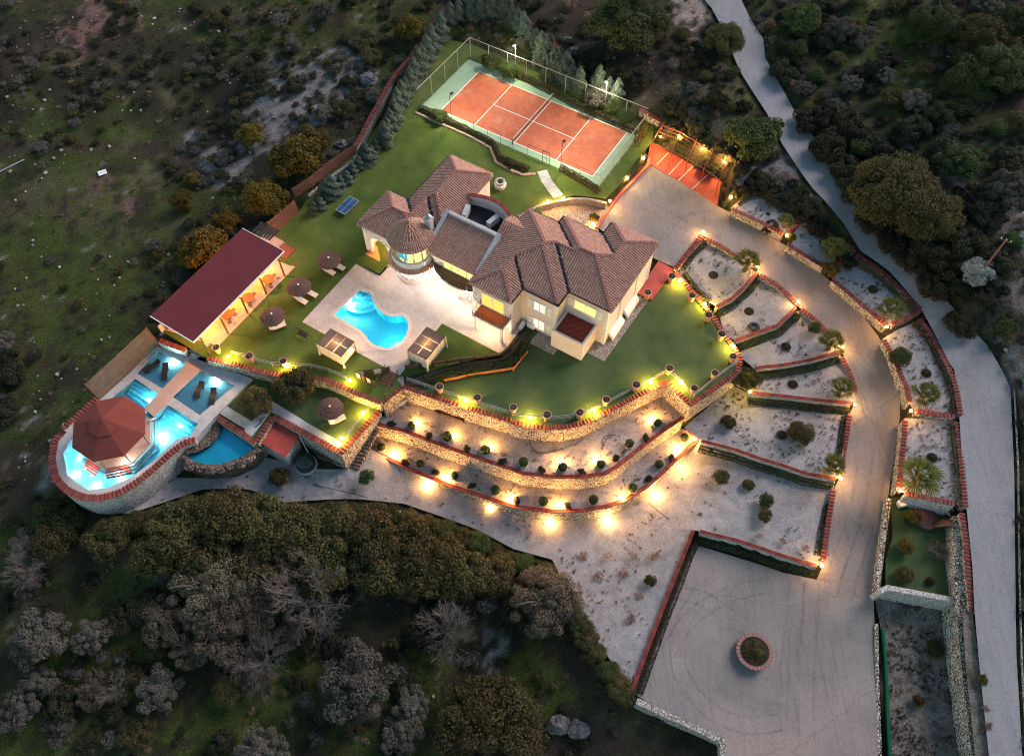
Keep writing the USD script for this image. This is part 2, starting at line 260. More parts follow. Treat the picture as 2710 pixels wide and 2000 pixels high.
M_greennet = noisy('green_shade_net', [(.012, .13, .085), (.02, .17, .11)], 3, .7)
M_canopy = MAT('woven_canopy', {'t': ('translucent_bsdf', {'color': (.34, .26, .20)}), 'p': ('principled_bsdf', {'base_color': (.17, .14, .125), 'roughness': .9}), 'm': ('mix_closure', {'fac': .45})}, [('p.BSDF', 'm.closure1'), ('t.BSDF', 'm.closure2')], surface='m.closure')
G_warm = glow('warm_lamp_glass', (1.0, .62, .22), 40.0); G_white = glow('white_lamp_glass', (1.0, .97, .85), 60.0); G_pool = glow('pool_lamp_glass', (.75, .95, 1.0), 40.0)
G_amber = glow('amber_lit_room', (1.0, .52, .10), .42); G_yellow = glow('yellow_lit_room', (1.0, .80, .22), .40); G_pale = glow('pale_lit_room', (1.0, .95, .80), .26); G_cyan = glow('blue_lit_room', (.06, .50, .62), .22)
L_green = leafmat('leaf_green', [(.022, .032, .010), (.05, .062, .018), (.085, .09, .03)])
L_olive = leafmat('leaf_olive_brown', [(.030, .027, .010), (.072, .062, .022), (.115, .095, .035)])
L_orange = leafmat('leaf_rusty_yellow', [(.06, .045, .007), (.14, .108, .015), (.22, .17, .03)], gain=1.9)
L_pine = leafmat('leaf_pale_pine', [(.05, .042, .03), (.115, .094, .065), (.18, .145, .10)])
L_grey = leafmat('leaf_grey_olive', [(.045, .043, .036), (.09, .085, .072), (.15, .14, .12)])
L_dark = leafmat('leaf_dark_scrub', [(.014, .015, .008), (.032, .032, .016), (.06, .056, .032)])
L_conif = leafmat('leaf_blue_conifer', [(.035, .047, .038), (.075, .092, .076), (.13, .15, .125)], gain=2.6)
L_palm = leafmat('leaf_palm', [(.05, .055, .014), (.10, .105, .03), (.21, .19, .065)], gain=3.2)
L_white = leafmat('leaf_white_blossom', [(.30, .32, .30), (.50, .53, .50), (.66, .70, .66)], trans=.15, gain=1.0)
L_hedge = leafmat('leaf_dark_hedge', [(.02, .028, .010), (.042, .05, .018), (.07, .075, .03)])
L_dry = leafmat('leaf_dry_reddish', [(.10, .062, .05), (.17, .11, .09), (.24, .17, .14)])
# ---------------------------------------------------------------- paved and planted sheets of the estate
SHEETS = []; WEEDY = {}
def zfun(pts):
    p = np.asarray(pts, float)
    if np.ptp(p[:, 2]) < 1e-6: z0 = p[0, 2]; return lambda q: np.full(len(q), z0)
    _, i = np.unique(np.round(p[:, :2], 2), axis=0, return_index=True); p = p[i]
    r = RBFInterpolator(p[:, :2], p[:, 2], kernel='linear', degree=1); return lambda q: r(np.asarray(q)[:, :2])
def sheet(name, pts, mat, label, step=None, lift=0.0, cut=None, extra=(), sink=True, parent=None):
    P = np.asarray(pts, float); poly = Polygon(P[:, :2]).buffer(0)
    if cut is not None: poly = poly.difference(cut)
    zf = zfun(np.vstack([P, *[np.atleast_2d(e) for e in extra]]) if len(extra) else P)
    gs = [g for g in getattr(poly, 'geoms', [poly]) if g.area > .3]
    if sink:
        for g in gs:
            if 'gravel' in name: WEEDY[len(SHEETS)] = 5.0 if 'slope' in name else 6.0 if 'terrace' in name else 7.0
            if name == 'rough_ground': WEEDY[len(SHEETS)] = 16.0
            SHEETS.append((g, zf))
    mb = MB()
    for g in gs: mb.sheet(g, lambda q: zf(q) + lift, step)
    pr = mb.build(name, mat, parent)
    if parent is None: tag(pr, label, None, None, 'structure')
    return poly, zf
M_scrubsoil = noisy('rough_yard_soil', [(.09, .082, .045), (.17, .145, .115), (.27, .235, .21), (.11, .105, .05)], .8, .95, bump=.12, bscale=5, fine=(6, .45), detail=8)
def UVZ(*p): return np.array([U(*q) for q in p])

HOUSE = [(-5.0, -.2), (0, -.2), (0, 2.0), (4.5, 2.0), (4.5, 4.3), (9.7, 4.3), (9.7, 15.4), (4.2, 15.4), (4.2, 13.1), (-1.0, 13.1), (-1.0, 12.0), (-5.0, 12.0)]
DECK = Polygon([(-21.6, -11.6), (-7.6, -11.6), (-7.6, -3.2), (.6, -3.2), (.6, 2.6), (-4, 2.8), (-13, 3.2), (-18, 1.2), (-18, -1.3), (-21.6, -1.3)])
toxy = lambda g: Polygon([tuple(U(*c)[:2]) for c in g.exterior.coords])
_pool_px = [(935, 850), (715, 1055), (828, 1122), (940, 1190), (965, 1218), (1000, 1265), (1030, 1295), (1075, 1318), (1130, 1333), (1180, 1333), (1230, 1320), (1285, 1278), (1318, 1225), (1336, 1165), (1332, 1120), (1312, 1085), (1285, 1065), (1225, 1074), (1170, 1070), (1120, 1048), (1078, 1008), (1045, 960), (1026, 905), (1015, 878)]
POOL = Polygon([tuple(at(x, y, 0)[:2]) for x, y in K(1, 1, *_pool_px)]).buffer(.25).buffer(-.25)
DECKX = toxy(DECK)
LOWG = Polygon([tuple(at(*p)[:2]) for p in K(2, 1, (1090, 345, -1.5), (770, 695, -1.5), (500, 545, -1.5), (205, 388, -1.5), (55, 600, -1.5)) + K(2, 0, (2150, 600, -1.5), (1835, 395, -1.5), (1860, 330, -1.5)) + K(1, 0, (2120, 1570, -1.5)) + K(2, 1, (0, 60, -1.2), (540, 100, -1.2), (640, 110, -1.2), (900, 230, -1.2), (1105, 300, -1.2))])

# lawn on the left and round the house
WL = K(1, 0, (1740, 1425, .1), (2000, 1480, .1)) + K(1, 1, (0, 1512, .1), (270, 1570, .1)) + K(2, 1, (400, 50, .1), (540, 65, .1), (640, 78, .1), (900, 195, .1), (1108, 272, .1))
lawn_pts = np.vstack([W([(x, y, 0) for x, y, _ in WL]), W(K(2, 1, (1120, 272, -.05), (1290, 130, -.05))), UVZ((-7.6, -12.2, 0), (-5.5, -9.9, 0), (-2.5, -6.2, 0), (.7, -3.3, 0), (.7, 2.6, 0), (-1, 5, .1), (-1.3, 12.6, .6)),
    W(K(1, 2, (330, 130, 1.0), (480, 90, 1.0), (640, 55, 1.0), (900, 80, 1.0))), W(K(0, 2, (1010, 1560, 1.0), (1290, 1190, 1.0))), UVZ((-1.2, 38.5, 1.), (-15, 39.5, 1.1), (-32, 40, 1.2)), W(K(0, 1, (1640, 330, 1.1), (1400, 560, 1.0), (1180, 900, .9), (960, 1240, .6), (700, 1430, .5), (500, 1640, .4))), W(K(1, 1, (420, 190, .35), (130, 330, .2), (0, 400, .1))),
    UVZ((-34.6, -6.3, 0), (-34.6, -21.2, 0))])
sheet('lawn', lawn_pts, M_lawn, 'green lawn around the house, umbrellas and tennis court', 2.0, -.015, unary_union([DECKX, Polygon([tuple(U(*c)[:2]) for c in ((-30.45, 24.85), (-2.25, 24.85), (-2.25, 37.25), (-30.45, 37.25))])]),
      [UVZ((-22, -12, 0), (-22, -1, .02), (-18.2, -.9, .35), (-18.2, 1, .4), (-27, -8, 0), (-24, 6, .5), (-22, 12, .7), (-31, 24, 1.), (-16, 22, 1.), (-2, 24, 1.), (-8, -11.8, 0), (-7.5, -4, 0))])
sheet('pool_deck', np.array([[*c, 0] for c in DECKX.exterior.coords[:-1]]), M_deck, 'pale pink concrete deck round the swimming pool', None, 0, POOL.buffer(.01))
# lawn below the house
RL = K(2, 1, (1290, 135), (1700, 272), (2220, 430)) + K(2, 2, (120, 440), (250, 470), (400, 485), (540, 480), (680, 455), (800, 405), (1000, 300), (1200, 195), (1410, 95), (1500, 180), (1610, 290), (1800, 160), (2010, 10)) + K(1, 2, (2032, 1450), (2030, 1410), (2000, 1370), (1900, 1230), (1800, 1070), (1640, 885), (1480, 700))
sheet('lower_lawn', np.vstack([W(RL, -.3), UVZ((11.7, 17.6, -.3), (11.6, 13, -.3), (9.8, 13, -.3), (4, 5, -.3), (-2, 0, -.3), (.8, -3.3, -.3), (-2.4, -6.3, -.3), (-5.4, -10.0, -.3))]), M_turf, 'dark green artificial lawn below the house, ringed by planters', 2.0)
sheet('red_side_path', UVZ((9.6, 18.6, -.05), (11.9, 18.4, -.05), (11.6, 12.8, -.05), (9.6, 12.8, -.05)), M_redpave, 'red painted path at the right end of the house')
sheet('hedge_bed', W(K(1, 1, (1250, 1548), (1600, 1484), (1820, 1454), (2030, 1434), (2140, 1410), (2260, 1272)) + K(1, 2, (240, 1290), (250, 1385), (125, 1532)) + K(1, 1, (2224, 1525), (1900, 1575), (1640, 1626), (1290, 1660)), -.16), M_soil, 'dark planted bed between deck and lower lawn')
sheet('stair_ground', W(K(2, 1, (895, 70), (1060, 20), (1270, 0), (1300, 60), (1300, 137), (1118, 282), (900, 200)), -.13), M_gravel2, 'gravel ground under the timber stair')
# terraces under the long stone walls
WB = K(2, 1, (1035, 440), (1300, 505), (1600, 620), (2000, 760), (2220, 832)) + K(2, 2, (200, 862), (450, 892), (700, 892), (890, 866), (1000, 800), (1200, 640), (1380, 505), (1545, 395))
WC = K(2, 1, (930, 660), (1150, 730), (1400, 850), (1700, 970), (2220, 1142)) + K(2, 2, (200, 1152), (450, 1182), (700, 1177), (900, 1142), (1060, 1088), (1250, 970), (1450, 790), (1600, 645), (1688, 568))
sheet('upper_gravel_terrace', np.vstack([W(WB, -2.95), W(K(2, 2, (1620, 310), (1500, 200), (1410, 110)), -2.95 + 2.7)[:, :3] * [1, 1, 0] + [0, 0, -2.95], np.array([[p[0], p[1], -2.95] for p in W(RL[:13], -.3)][::-1]), W(K(2, 1, (1118, 278)), -.3) * [1, 1, 0] + [0, 0, -2.95]]), M_gravel2, 'gravel terrace with lit globe shrubs under the lawn wall', 2.0)
sheet('lower_gravel_terrace', np.vstack([W(WC, -5.6), W(K(2, 2, (1600, 500)), -5.6), np.array([[p[0], p[1], -5.6] for p in W(WB, -2.95)][::-1])]), M_gravel2, 'narrow gravel terrace between the two lower stone walls', 2.0)
# the gravel slope at the foot of everything
P6 = K(2, 3, (620, 1000, -4.9), (590, 1200, -5.3), (560, 1400, -5.6), (530, 1620, -6.0), (480, 1640, -6.0), (200, 1560, -5.9), (0, 1490, -5.8)) + K(2, 2, (2000, 1430, -5.8), (1680, 1350, -5.8), (1635, 1340, -5.8), (1510, 1652, -6.4))
grav = W(K(2, 2, (1690, 575, -5.4), (2000, 670, -5.2), (2224, 740, -5.1)) + K(2, 3, (200, 800, -5.0), (400, 870, -4.95), (640, 910, -4.9)) + P6 + K(3, 2, (1400, 350, -6.9), (1250, 750, -7.3), (1120, 1110, -7.6), (700, 500, -8.0), (450, 0, -8.0)) + K(2, 1, (2220, 1500, -8), (1900, 1330, -7.7), (1300, 1120, -7), (900, 1080, -6.2), (300, 1110, -5.6), (0, 1000, -5.3)) + K(2, 0, (1700, 1000, -5.0), (1100, 1200, -4.8), (880, 1200, -4.7), (800, 1100, -4.6), (1400, 900, -4.6), (1900, 900, -4.6)) + K(2, 1, (100, 720, -4.6), (560, 830, -4.7), (830, 830, -4.8), (900, 680, -4.4)))
wcb = np.array([[p[0], p[1], z] for p, z in zip(W(WC, -5.6), np.interp(np.arange(len(WC)), [0, 2, 5, 9, 12, len(WC) - 1], [-4.6, -6.2, -7.8, -7.8, -6.2, -5.5]))])
sheet('gravel_slope', np.vstack([grav, wcb]), M_gravel, 'pale gravel slope below the terraces', 1.5)
# planted beds in the bend of the drive
P1 = K(1, 2, (1710, 390, -.5), (1480, 690, -.6), (1640, 885, -.8), (1830, 990, -.8), (1960, 920, -.7), (2050, 840, -.6), (2175, 705, -.5), (1990, 565, -.4), (1850, 475, -.4), (1735, 420, -.4))
P2 = K(1, 2, (2175, 705, -1.3), (2050, 840, -1.4), (1960, 920, -1.4), (1830, 992, -1.5), (1900, 1230, -1.6), (1990, 1275, -1.6), (2224, 1180, -1.4)) + K(1, 3, (150, 1150, -1.3), (310, 1000, -1.1), (140, 808, -1.0), (0, 725, -1.0))
P3 = K(1, 3, (310, 1000, -2.1), (150, 1150, -2.2), (0, 1200, -2.3)) + K(1, 2, (1990, 1275, -2.4), (2030, 1410, -2.4), (2150, 1512, -2.4)) + K(1, 3, (0, 1502, -2.4), (200, 1482, -2.3), (420, 1442, -2.2), (680, 1370, -2.0), (690, 1330, -2.0), (560, 1200, -1.9), (480, 1110, -1.9), (350, 1010, -1.9))
P4 = K(1, 3, (680, 1370, -3.0), (420, 1442, -3.1), (200, 1482, -3.2), (0, 1502, -3.2)) + K(1, 2, (2150, 1512, -3.2), (2030, 1500, -3.2)) + K(2, 2, (1960, 110, -3.3), (2110, 185, -3.3), (2224, 195, -3.3)) + K(2, 3, (200, 215, -3.2), (500, 250, -3.1), (760, 275, -2.9), (815, 260, -2.9), (790, 130, -2.7)) + K(1, 3, (790, 1640, -2.7), (750, 1530, -2.7), (680, 1410, -2.7))
P5 = K(2, 3, (760, 290, -3.9), (500, 250, -4.1), (200, 215, -4.2), (0, 195, -4.3)) + K(2, 2, (2110, 185, -4.4), (1960, 130, -4.4), (1560, 480, -4.4), (1690, 580, -4.4), (2000, 670, -4.3), (2224, 760, -4.2)) + K(2, 3, (0, 742, -4.2), (200, 802, -4.1), (400, 872, -4.0), (640, 912, -3.9), (680, 900, -3.9), (700, 720, -3.7), (730, 550, -3.7), (760, 370, -3.7))
BEDLAB = ['topmost gravel bed beside the lower lawn, one dark shrub', 'second gravel bed down the bend, tyre in its corner', 'third gravel bed down the bend', 'narrow fourth gravel bed with palm at its corner', 'wide fifth gravel bed with round bush']
for i, (p, lb) in enumerate(zip((P1, P2, P3, P4, P5), BEDLAB)): sheet('gravel_bed', W(p), M_gravel, lb, 2.0)
Q1 = K(1, 2, (1950, 160, 1.0), (2224, 285, 1.0)) + K(1, 3, (200, 375, .8), (245, 350, .8), (320, 255, .8), (200, 180, .9), (0, 40, 1.0)) + K(1, 2, (2100, 30, 1.0))
Q2 = K(1, 3, (230, 462, .6), (540, 652, .4), (640, 650, .4), (800, 510, .5), (600, 400, .6), (400, 275, .7), (330, 300, .6))
Q3 = K(1, 3, (610, 762, .1), (850, 962, -.1), (1080, 1150, -.4), (1110, 1140, -.4), (1350, 1020, -.3), (1060, 735, .0), (815, 560, .2), (690, 650, .1))
Q4 = K(1, 3, (1035, 1260, -.9), (1110, 1382, -1.0), (1200, 1600, -1.3)) + K(2, 3, (1230, 130, -1.5), (1270, 300, -1.7), (1310, 345, -1.7), (1640, 390, -1.6), (1690, 380, -1.6), (1660, 200, -1.4), (1600, 0, -1.2)) + K(1, 3, (1600, 1530, -1.1), (1480, 1290, -.9), (1345, 1100, -.8), (1150, 1190, -.8))
Q5 = K(2, 3, (1220, 400, -2.2), (1200, 700, -2.6), (1170, 1000, -3.0), (1230, 1038, -3.0), (1640, 1120, -2.9), (1725, 1150, -2.8), (1690, 700, -2.4), (1660, 420, -2.0))
for p, lb in ((Q1, 'gravel strip at the top of the drive'), (Q2, 'gravel strip between drive and road with leaning palm'), (Q3, 'long gravel strip between drive and road'), (Q4, 'curved gravel strip with big tumbleweed bush'), (Q5, 'square gravel strip with large spiky palm')): sheet('gravel_strip', W(p), M_gravel, lb, 2.0)
YARD = K(2, 3, (1100, 1060, -5.2), (1660, 1150, -5.2), (1640, 1340, -5.4), (1630, 1650, -5.8)) + K(3, 3, (1640, 320, -6.0), (1060, 225, -6.0), (1060, 0, -5.8)) + K(2, 3, (1120, 1400, -5.6))
sheet('yard_floor', W(YARD), M_turf, 'sunken green yard between drive and road', 2.0)
YARD2 = K(3, 3, (960, 290, -7.6), (1640, 330, -8.0), (1690, 900, -8.6), (1740, 1652, -9.4), (1750, 1800, -9.4), (1090, 1800, -9.4), (1080, 1652, -9.3), (1060, 900, -8.8), (1020, 580, -8.3))
sheet('rough_ground', W(YARD2), M_scrubsoil, 'rough weedy ground behind the green netting', 2.0)
# drive, turning circle, road
DR_L = K(0, 2, (1255, 1380, .1), (1010, 1650, .05)) + K(1, 2, (830, 322, 0), (870, 352, 0), (1285, 575, -.02), (1465, 655, -.02), (1480, 678, -.02), (1712, 388, -.0), (1850, 470, -.1), (1990, 560, -.25), (2180, 712, -.5)) + K(1, 3, (140, 806, -.8), (340, 1000, -1.2), (480, 1108, -1.7), (560, 1198, -1.9), (690, 1345, -2.3), (750, 1530, -2.6), (790, 1650, -2.75)) + K(2, 3, (815, 260, -3.1), (765, 350, -3.4), (730, 550, -3.8), (690, 860, -4.4), (630, 990, -4.7), (590, 1200, -5.2), (560, 1400, -5.6), (530, 1640, -6.1)) + K(3, 3, (480, 170, -6.9), (200, 110, -7.0), (0, 40, -7.0)) + K(3, 2, (1900, -50, -7.0), (1640, -130, -7.0), (1560, 0, -7.1), (1430, 350, -7.3), (1280, 750, -7.5), (1140, 1130, -7.7), (1400, 1290, -8.0), (1700, 1420, -8.2), (1890, 1520, -8.4), (1905, 1800, -8.7))
DR_R = K(3, 3, (1010, 1800, -8.9), (985, 1200, -8.3), (970, 700, -7.8), (960, 300, -7.0)) + K(2, 3, (1000, 1640, -6.5), (1030, 1350, -5.6), (1080, 1080, -4.8), (1130, 750, -4.0), (1180, 400, -3.2), (1185, 200, -2.8), (1160, 0, -2.4)) + K(1, 3, (1120, 1450, -2.0), (1000, 1240, -1.5), (780, 940, -1.0), (580, 760, -.6), (220, 475, -.2), (0, 350, 0)) + K(1, 2, (1950, 200, .05), (1840, 145, .1), (1620, 0, .1))
sheet('driveway', W(DR_L + DR_R), M_drive, 'curved concrete driveway with turning area', 1.5)
STALL = K(0, 2, (1290, 1195, .12), (1262, 1378, .1), (1420, 1470, .1), (1625, 1595, .1)) + K(1, 2, (1838, 142, .1)) + K(0, 2, (1870, 1530, .12))
sheet('parking_stalls', W(STALL), M_redpave, 'red painted parking bays under the pergola', None, .006)
RD_R = K(0, 2, (2020, -150, 5.4), (2040, 0, 5), (2110, 150, 4.6), (2224, 330, 4.2)) + K(0, 3, (50, 490, 3.9), (190, 740, 3.5), (290, 930, 3.2), (430, 1110, 2.9), (640, 1420, 2.5), (760, 1560, 2.3)) + K(1, 3, (850, 30, 2.1), (950, 220, 1.8), (1200, 560, 1.3), (1500, 850, .9), (1720, 1100, .4), (1930, 1330, -.1), (2060, 1560, -.6)) + K(2, 3, (2110, 150, -1.0), (2140, 800, -2.0), (2150, 1650, -3.4)) + K(3, 3, (2160, 800, -4.4), (2210, 1652, -5.6), (2230, 2000, -6))
RD_L = K(3, 3, (1960, 2000, -6), (1930, 1652, -5.6), (1850, 900, -4.6), (1810, 460, -4)) + K(2, 3, (1790, 1650, -3.5), (1740, 1150, -2.6), (1700, 700, -2.0), (1680, 380, -1.4), (1640, 0, -.9)) + K(1, 3, (1590, 1450, -.6), (1480, 1230, -.3), (1365, 1020, 0), (1090, 690, .5), (850, 520, .9), (700, 280, 1.5), (540, 90, 2.1), (450, 0, 2.3)) + K(0, 3, (370, 1480, 2.5), (190, 1210, 2.9), (60, 950, 3.3)) + K(0, 2, (2040, 620, 3.8), (1950, 420, 4.1), (1860, 200, 4.4), (1790, 70, 4.8), (1730, 0, 5), (1680, -150, 5.4))
sheet('road', W(RD_R + RD_L), M_road, 'pale concrete road climbing past the estate', 2.0)
sheet('road_verge', W(K(3, 3, (1792, 440, -4.35), (1850, 900, -5.0), (1930, 1652, -6.0), (1965, 2000, -6.4), (1855, 2000, -6.5), (1800, 1500, -5.9), (1735, 900, -5.1), (1705, 440, -4.4))), M_scrubsoil, 'weedy soil strip between rough wall and road', 1.5)
CC = np.vstack([UVZ((-5, 12.2, -.02), (-1.1, 13.2, -.02), (4.1, 15.5, -.02)), W(K(1, 2, (830, 320, -.02), (940, 155, -.02), (760, 110, -.02), (620, 100, -.02), (480, 118, -.02), (330, 160, -.02), (170, 235, -.02)))])
sheet('cobbled_court', CC, M_cobble, 'half round cobbled court behind the house')
sheet('cobbled_side_strip', UVZ((9.7, 2.3, -.29), (10.9, 2.3, -.29), (11.2, 13.0, -.29), (9.7, 13.0, -.29)), M_cobble, 'cobbled strip along the right house wall', None, .008, None, (), False)
sheet('cobbled_apron', UVZ((2.4, -.0, -.29), (5.6, -.0, -.29), (5.6, 2.2, -.29), (2.4, 2.2, -.29)), M_cobble, 'cobbled apron left of the garage annex', None, .008, None, (), False)
sheet('cobbled_corner', UVZ((8.5, 2.3, -.29), (9.7, 2.3, -.29), (9.7, 4.4, -.29), (8.5, 4.4, -.29)), M_cobble, 'cobbled patch at the house corner', None, .008, None, (), False)
# tennis court
TZ = 1.0
sheet('court_apron', UVZ((-30.5, 24.8, TZ), (-2.2, 24.8, TZ), (-2.2, 37.3, TZ), (-30.5, 37.3, TZ)), M_greenct, 'green surround of the tennis court', None, .01)
sheet('tennis_court', UVZ((-27.6, 25.9, TZ), (-3.8, 25.9, TZ), (-3.8, 35.65, TZ), (-27.6, 35.65, TZ)), M_clayct, 'red tennis court floor', None, .016, None, (), False)
ml = MB()
for (u0, u1, v0, v1) in [(-27.7, -3.7, 25.85, 25.97), (-27.7, -3.7, 35.58, 35.7), (-27.7, -27.58, 25.97, 35.58), (-3.82, -3.7, 25.97, 35.58), (-22.15, -22.05, 25.97, 35.58), (-9.35, -9.25, 25.97, 35.58), (-15.75, -15.65, 25.97, 35.58), (-22.05, -15.75, 30.73, 30.83), (-15.65, -9.35, 30.73, 30.83)]:
    ml.fan([U(u0, v0, TZ + .022), U(u1, v0, TZ + .022), U(u1, v1, TZ + .022), U(u0, v1, TZ + .022)])
tag(ml.build('court_lines', M_white), 'white painted lines of the tennis court', None, None, 'structure')
# lower garden, pale concrete rim
INN = K(2, 1, (760, 645, -1.5), (470, 480, -1.5), (178, 298, -1.5), (0, 525, -1.5)) + K(2, 0, (2110, 475, -1.5), (1880, 335, -1.5))
LG = np.array([[*c, -1.5] for c in LOWG.exterior.coords[:-1]])
sheet('lower_garden', LG, M_turf, 'dark green lawn of the lower garden', 2.0)
rim = LineString([tuple(p[:2]) for p in W(INN)]).buffer(.55, cap_style=2, join_style=2, mitre_limit=1.3)
mb = MB().prism(rim, -1.6, -1.40); tag(mb.build('concrete_rim', M_conc), 'pale grey concrete rim of the lower garden with small slots', None, None, 'structure')
slot = MB()
for x, y in ((160, 325), (140, 345), (118, 400), (95, 440), (100, 425), (55, 470), (75, 455), (90, 412)):
    p = at(*K(2, 1, (x, y))[0], -1.39); slot.box((p[0], p[1], -1.396), (.35, .12, .01), ANG + 1.25)
slot.build('drain_slots', M_dark, stage.GetPrimAtPath('/World/concrete_rim'))
# ---------------------------------------------------------------- swimming pools
def basin(parent, poly, ztop, zfloor, wallmat, floormat, name='basin'):
    mb = MB(); r = np.array(poly.exterior.coords)[:-1]; m = len(r)
    mb.add(np.vstack([np.c_[r, np.full(m, zfloor)], np.c_[r, np.full(m, ztop)]]), [(i, (i + 1) % m, m + (i + 1) % m, m + i) for i in range(m)])
    mb.build(name + '_wall', wallmat, parent)
    MB().sheet(poly, lambda q: np.full(len(q), zfloor)).build(name + '_floor', floormat, parent)
def pxpoly(pts, z): return Polygon([tuple(at(p[0], p[1], z)[:2]) for p in pts]).buffer(0)
def pool_light(p, power, parent_label, look_r=.11):
    t = thing('pool_light', parent_label, 'pool light', p, 0)
    MB().sphere((0, 0, 0), look_r, 1).build('lens', G_pool, t); MB().lathe([(.17, -.03), (.17, .03), (.12, .05)], 10).build('ring', M_steel, t)
    s = UsdLux.SphereLight.Define(stage, t.GetPath().pathString + '/bulb'); s.CreateRadiusAttr(look_r + .02); s.CreateNormalizeAttr(True); s.CreateIntensityAttr(power); s.CreateColorAttr(Gf.Vec3f(.58, .98, .96))
def waters(name, poly, z, label):
    pr = MB().sheet(poly, lambda q: np.full(len(q), z)).build(name, M_water); tag(pr, label, None, None, 'structure')

pool = thing('swimming_pool', 'wavy cyan swimming pool with one square corner in the deck', 'pool')
basin(pool, POOL, 0.0, -1.35, M_pooltile, M_pooltile)
rim = POOL.buffer(.42, join_style=2).difference(POOL); mb = MB()
mb.prism(rim, -.05, .03); mb.build('coping_band', M_coping, pool)
c0 = at(*K(1, 1, (935, 855))[0], 0)
dirs = UV(at(*K(1, 1, (900, 985))[0], 0)) - UV(c0); ca = math.atan2(*(dirs[::-1]))
for k, r in enumerate((.9, 1.45, 2.0, 2.55)):
    sec = Point(c0[0], c0[1]).buffer(r, 24).intersection(POOL.buffer(-.02))
    MB().prism(sec, -1.34, -.26 - .26 * k).build('corner_step', M_poolpale, pool)
waters('pool_water', POOL.buffer(-.005), -.12, 'clear blue water of the wavy swimming pool')
pool_light(at(*K(1, 1, (838, 962))[0], -.35) + [.12, 0, -.35], 110, 'white underwater light at the square end of swimming pool')
pool_light(at(*K(1, 1, (1240, 1300))[0], -.35) + [0, .12, -.35], 26, 'underwater light at the round end of swimming pool')

SZ = -1.2
SPA_OUT = pxpoly(K(2, 0, (530, 512), (462, 600), (440, 750), (470, 900), (560, 1000), (700, 1062), (850, 1068), (1000, 1028), (1150, 938), (1300, 818), (1450, 680), (1560, 600), (1640, 575)) + [(575, 1096), (581, 1090), (668, 1002), (606, 978), (539.5, 956.7), (504.6, 943.6), (499.5, 938), (429.6, 921), (413.6, 915), (345.7, 984), (262, 1060), (234, 1083)], SZ)
SHAL = [pxpoly([(417.6, 930), (493.5, 961.9), (429.6, 1027.8), (363.7, 987.9)], SZ), pxpoly([(530.7, 981.7), (620, 1019.9), (528.6, 1098.3), (457.7, 1050.4)], SZ)]
MAINP = pxpoly([(357.7, 1001.9), (417.6, 1042.8), (381.6, 1080.7), (405.6, 1101.7), (445.6, 1071.8), (523.4, 1121.7), (503.6, 1151.5), (465.8, 1162.6), (406, 1219), (346, 1263), (283.3, 1290), (234.5, 1296.3), (177.8, 1257), (166.8, 1197), (201.4, 1143.7), (285, 1062)], SZ)
spa = thing('spa_pool', 'turquoise lower pool wrapping round the octagonal gazebo', 'pool')
deckpoly = SPA_OUT.difference(MAINP).difference(SHAL[0]).difference(SHAL[1])
walkp = pxpoly([(497, 957), (513, 950), (545, 969), (405.6, 1101.7), (381.6, 1080.7)], SZ)
mb = MB()
for g in getattr(deckpoly.difference(walkp), 'geoms', [deckpoly.difference(walkp)]): mb.prism(g, -2.4, SZ)
mb.build('pool_surround', M_conc, spa)
wk = walkp.difference(SHAL[0]).difference(SHAL[1]).difference(MAINP); mb = MB()
for g in getattr(wk, 'geoms', [wk]): mb.prism(g, -2.4, SZ + .02)
mb.build('pink_walkway', M_walk, spa)
SHEETS.append((SPA_OUT, lambda q: np.full(len(q), -2.9)))
basin(spa, MAINP, SZ, -2.15, M_poolpale, M_poolpale, 'main_basin')
for s_ in SHAL: basin(spa, s_, SZ, -1.55, M_poolblue, M_poolgrey, 'shallow_basin')
for pa, pb, n in (((357.7, 1001.9), (417.6, 1042.8), 0), ((445.6, 1071.8), (523.4, 1121.7), 1)):
    a, b = UV(at(*pa, SZ)), UV(at(*pb, SZ)); v = (a[1] + b[1]) / 2
    for k in range(4):
        q = Polygon([tuple(U(a[0], v - .02 - .45 * k)[:2]), tuple(U(b[0], v - .02 - .45 * k)[:2]), tuple(U(b[0], v - .42 - .45 * k)[:2]), tuple(U(a[0], v - .42 - .45 * k)[:2])])
        MB().prism(q, -2.14, SZ - .24 - .17 * k).build('pool_step', M_poolpale, spa)
waters('spa_water', MAINP.buffer(-.01), SZ - .14, 'glowing turquoise water around the gazebo')
waters('shallow_water', SHAL[0].buffer(-.01), SZ - .12, 'shallow water of the upper lounger pool by the plank fence')
waters('shallow_water', SHAL[1].buffer(-.01), SZ - .12, 'shallow water of the lounger pool right of the walkway')
for p, pw, lb in (((459.5, 949), 26, 'underwater light by the two loungers near the plank fence'), ((571, 1001), 26, 'underwater light in the lounger pool right of the pink walkway')):
    q = at(*p, SZ); q[1] -= .2; q[2] = SZ - .16; pool_light(q, pw, lb, .09)
for p, pw, lb in (((417, 1150), 55, 'bright underwater light right of the gazebo'), ((310, 1249), 40, 'underwater light in front of the gazebo'), ((205, 1200), 10, 'underwater light left of the gazebo'), ((392, 1050), 45, 'underwater light under the pool steps by plank fence'), ((470, 1120), 22, 'underwater light below the right hand pool steps'), ((245, 1275), 10, 'underwater light at the round end of the gazebo pool'), ((190, 1245), 8, 'underwater light at the far left bend of gazebo pool')):
    q = at(*p, SZ); q[2] = SZ - .5; pool_light(q, pw, lb)
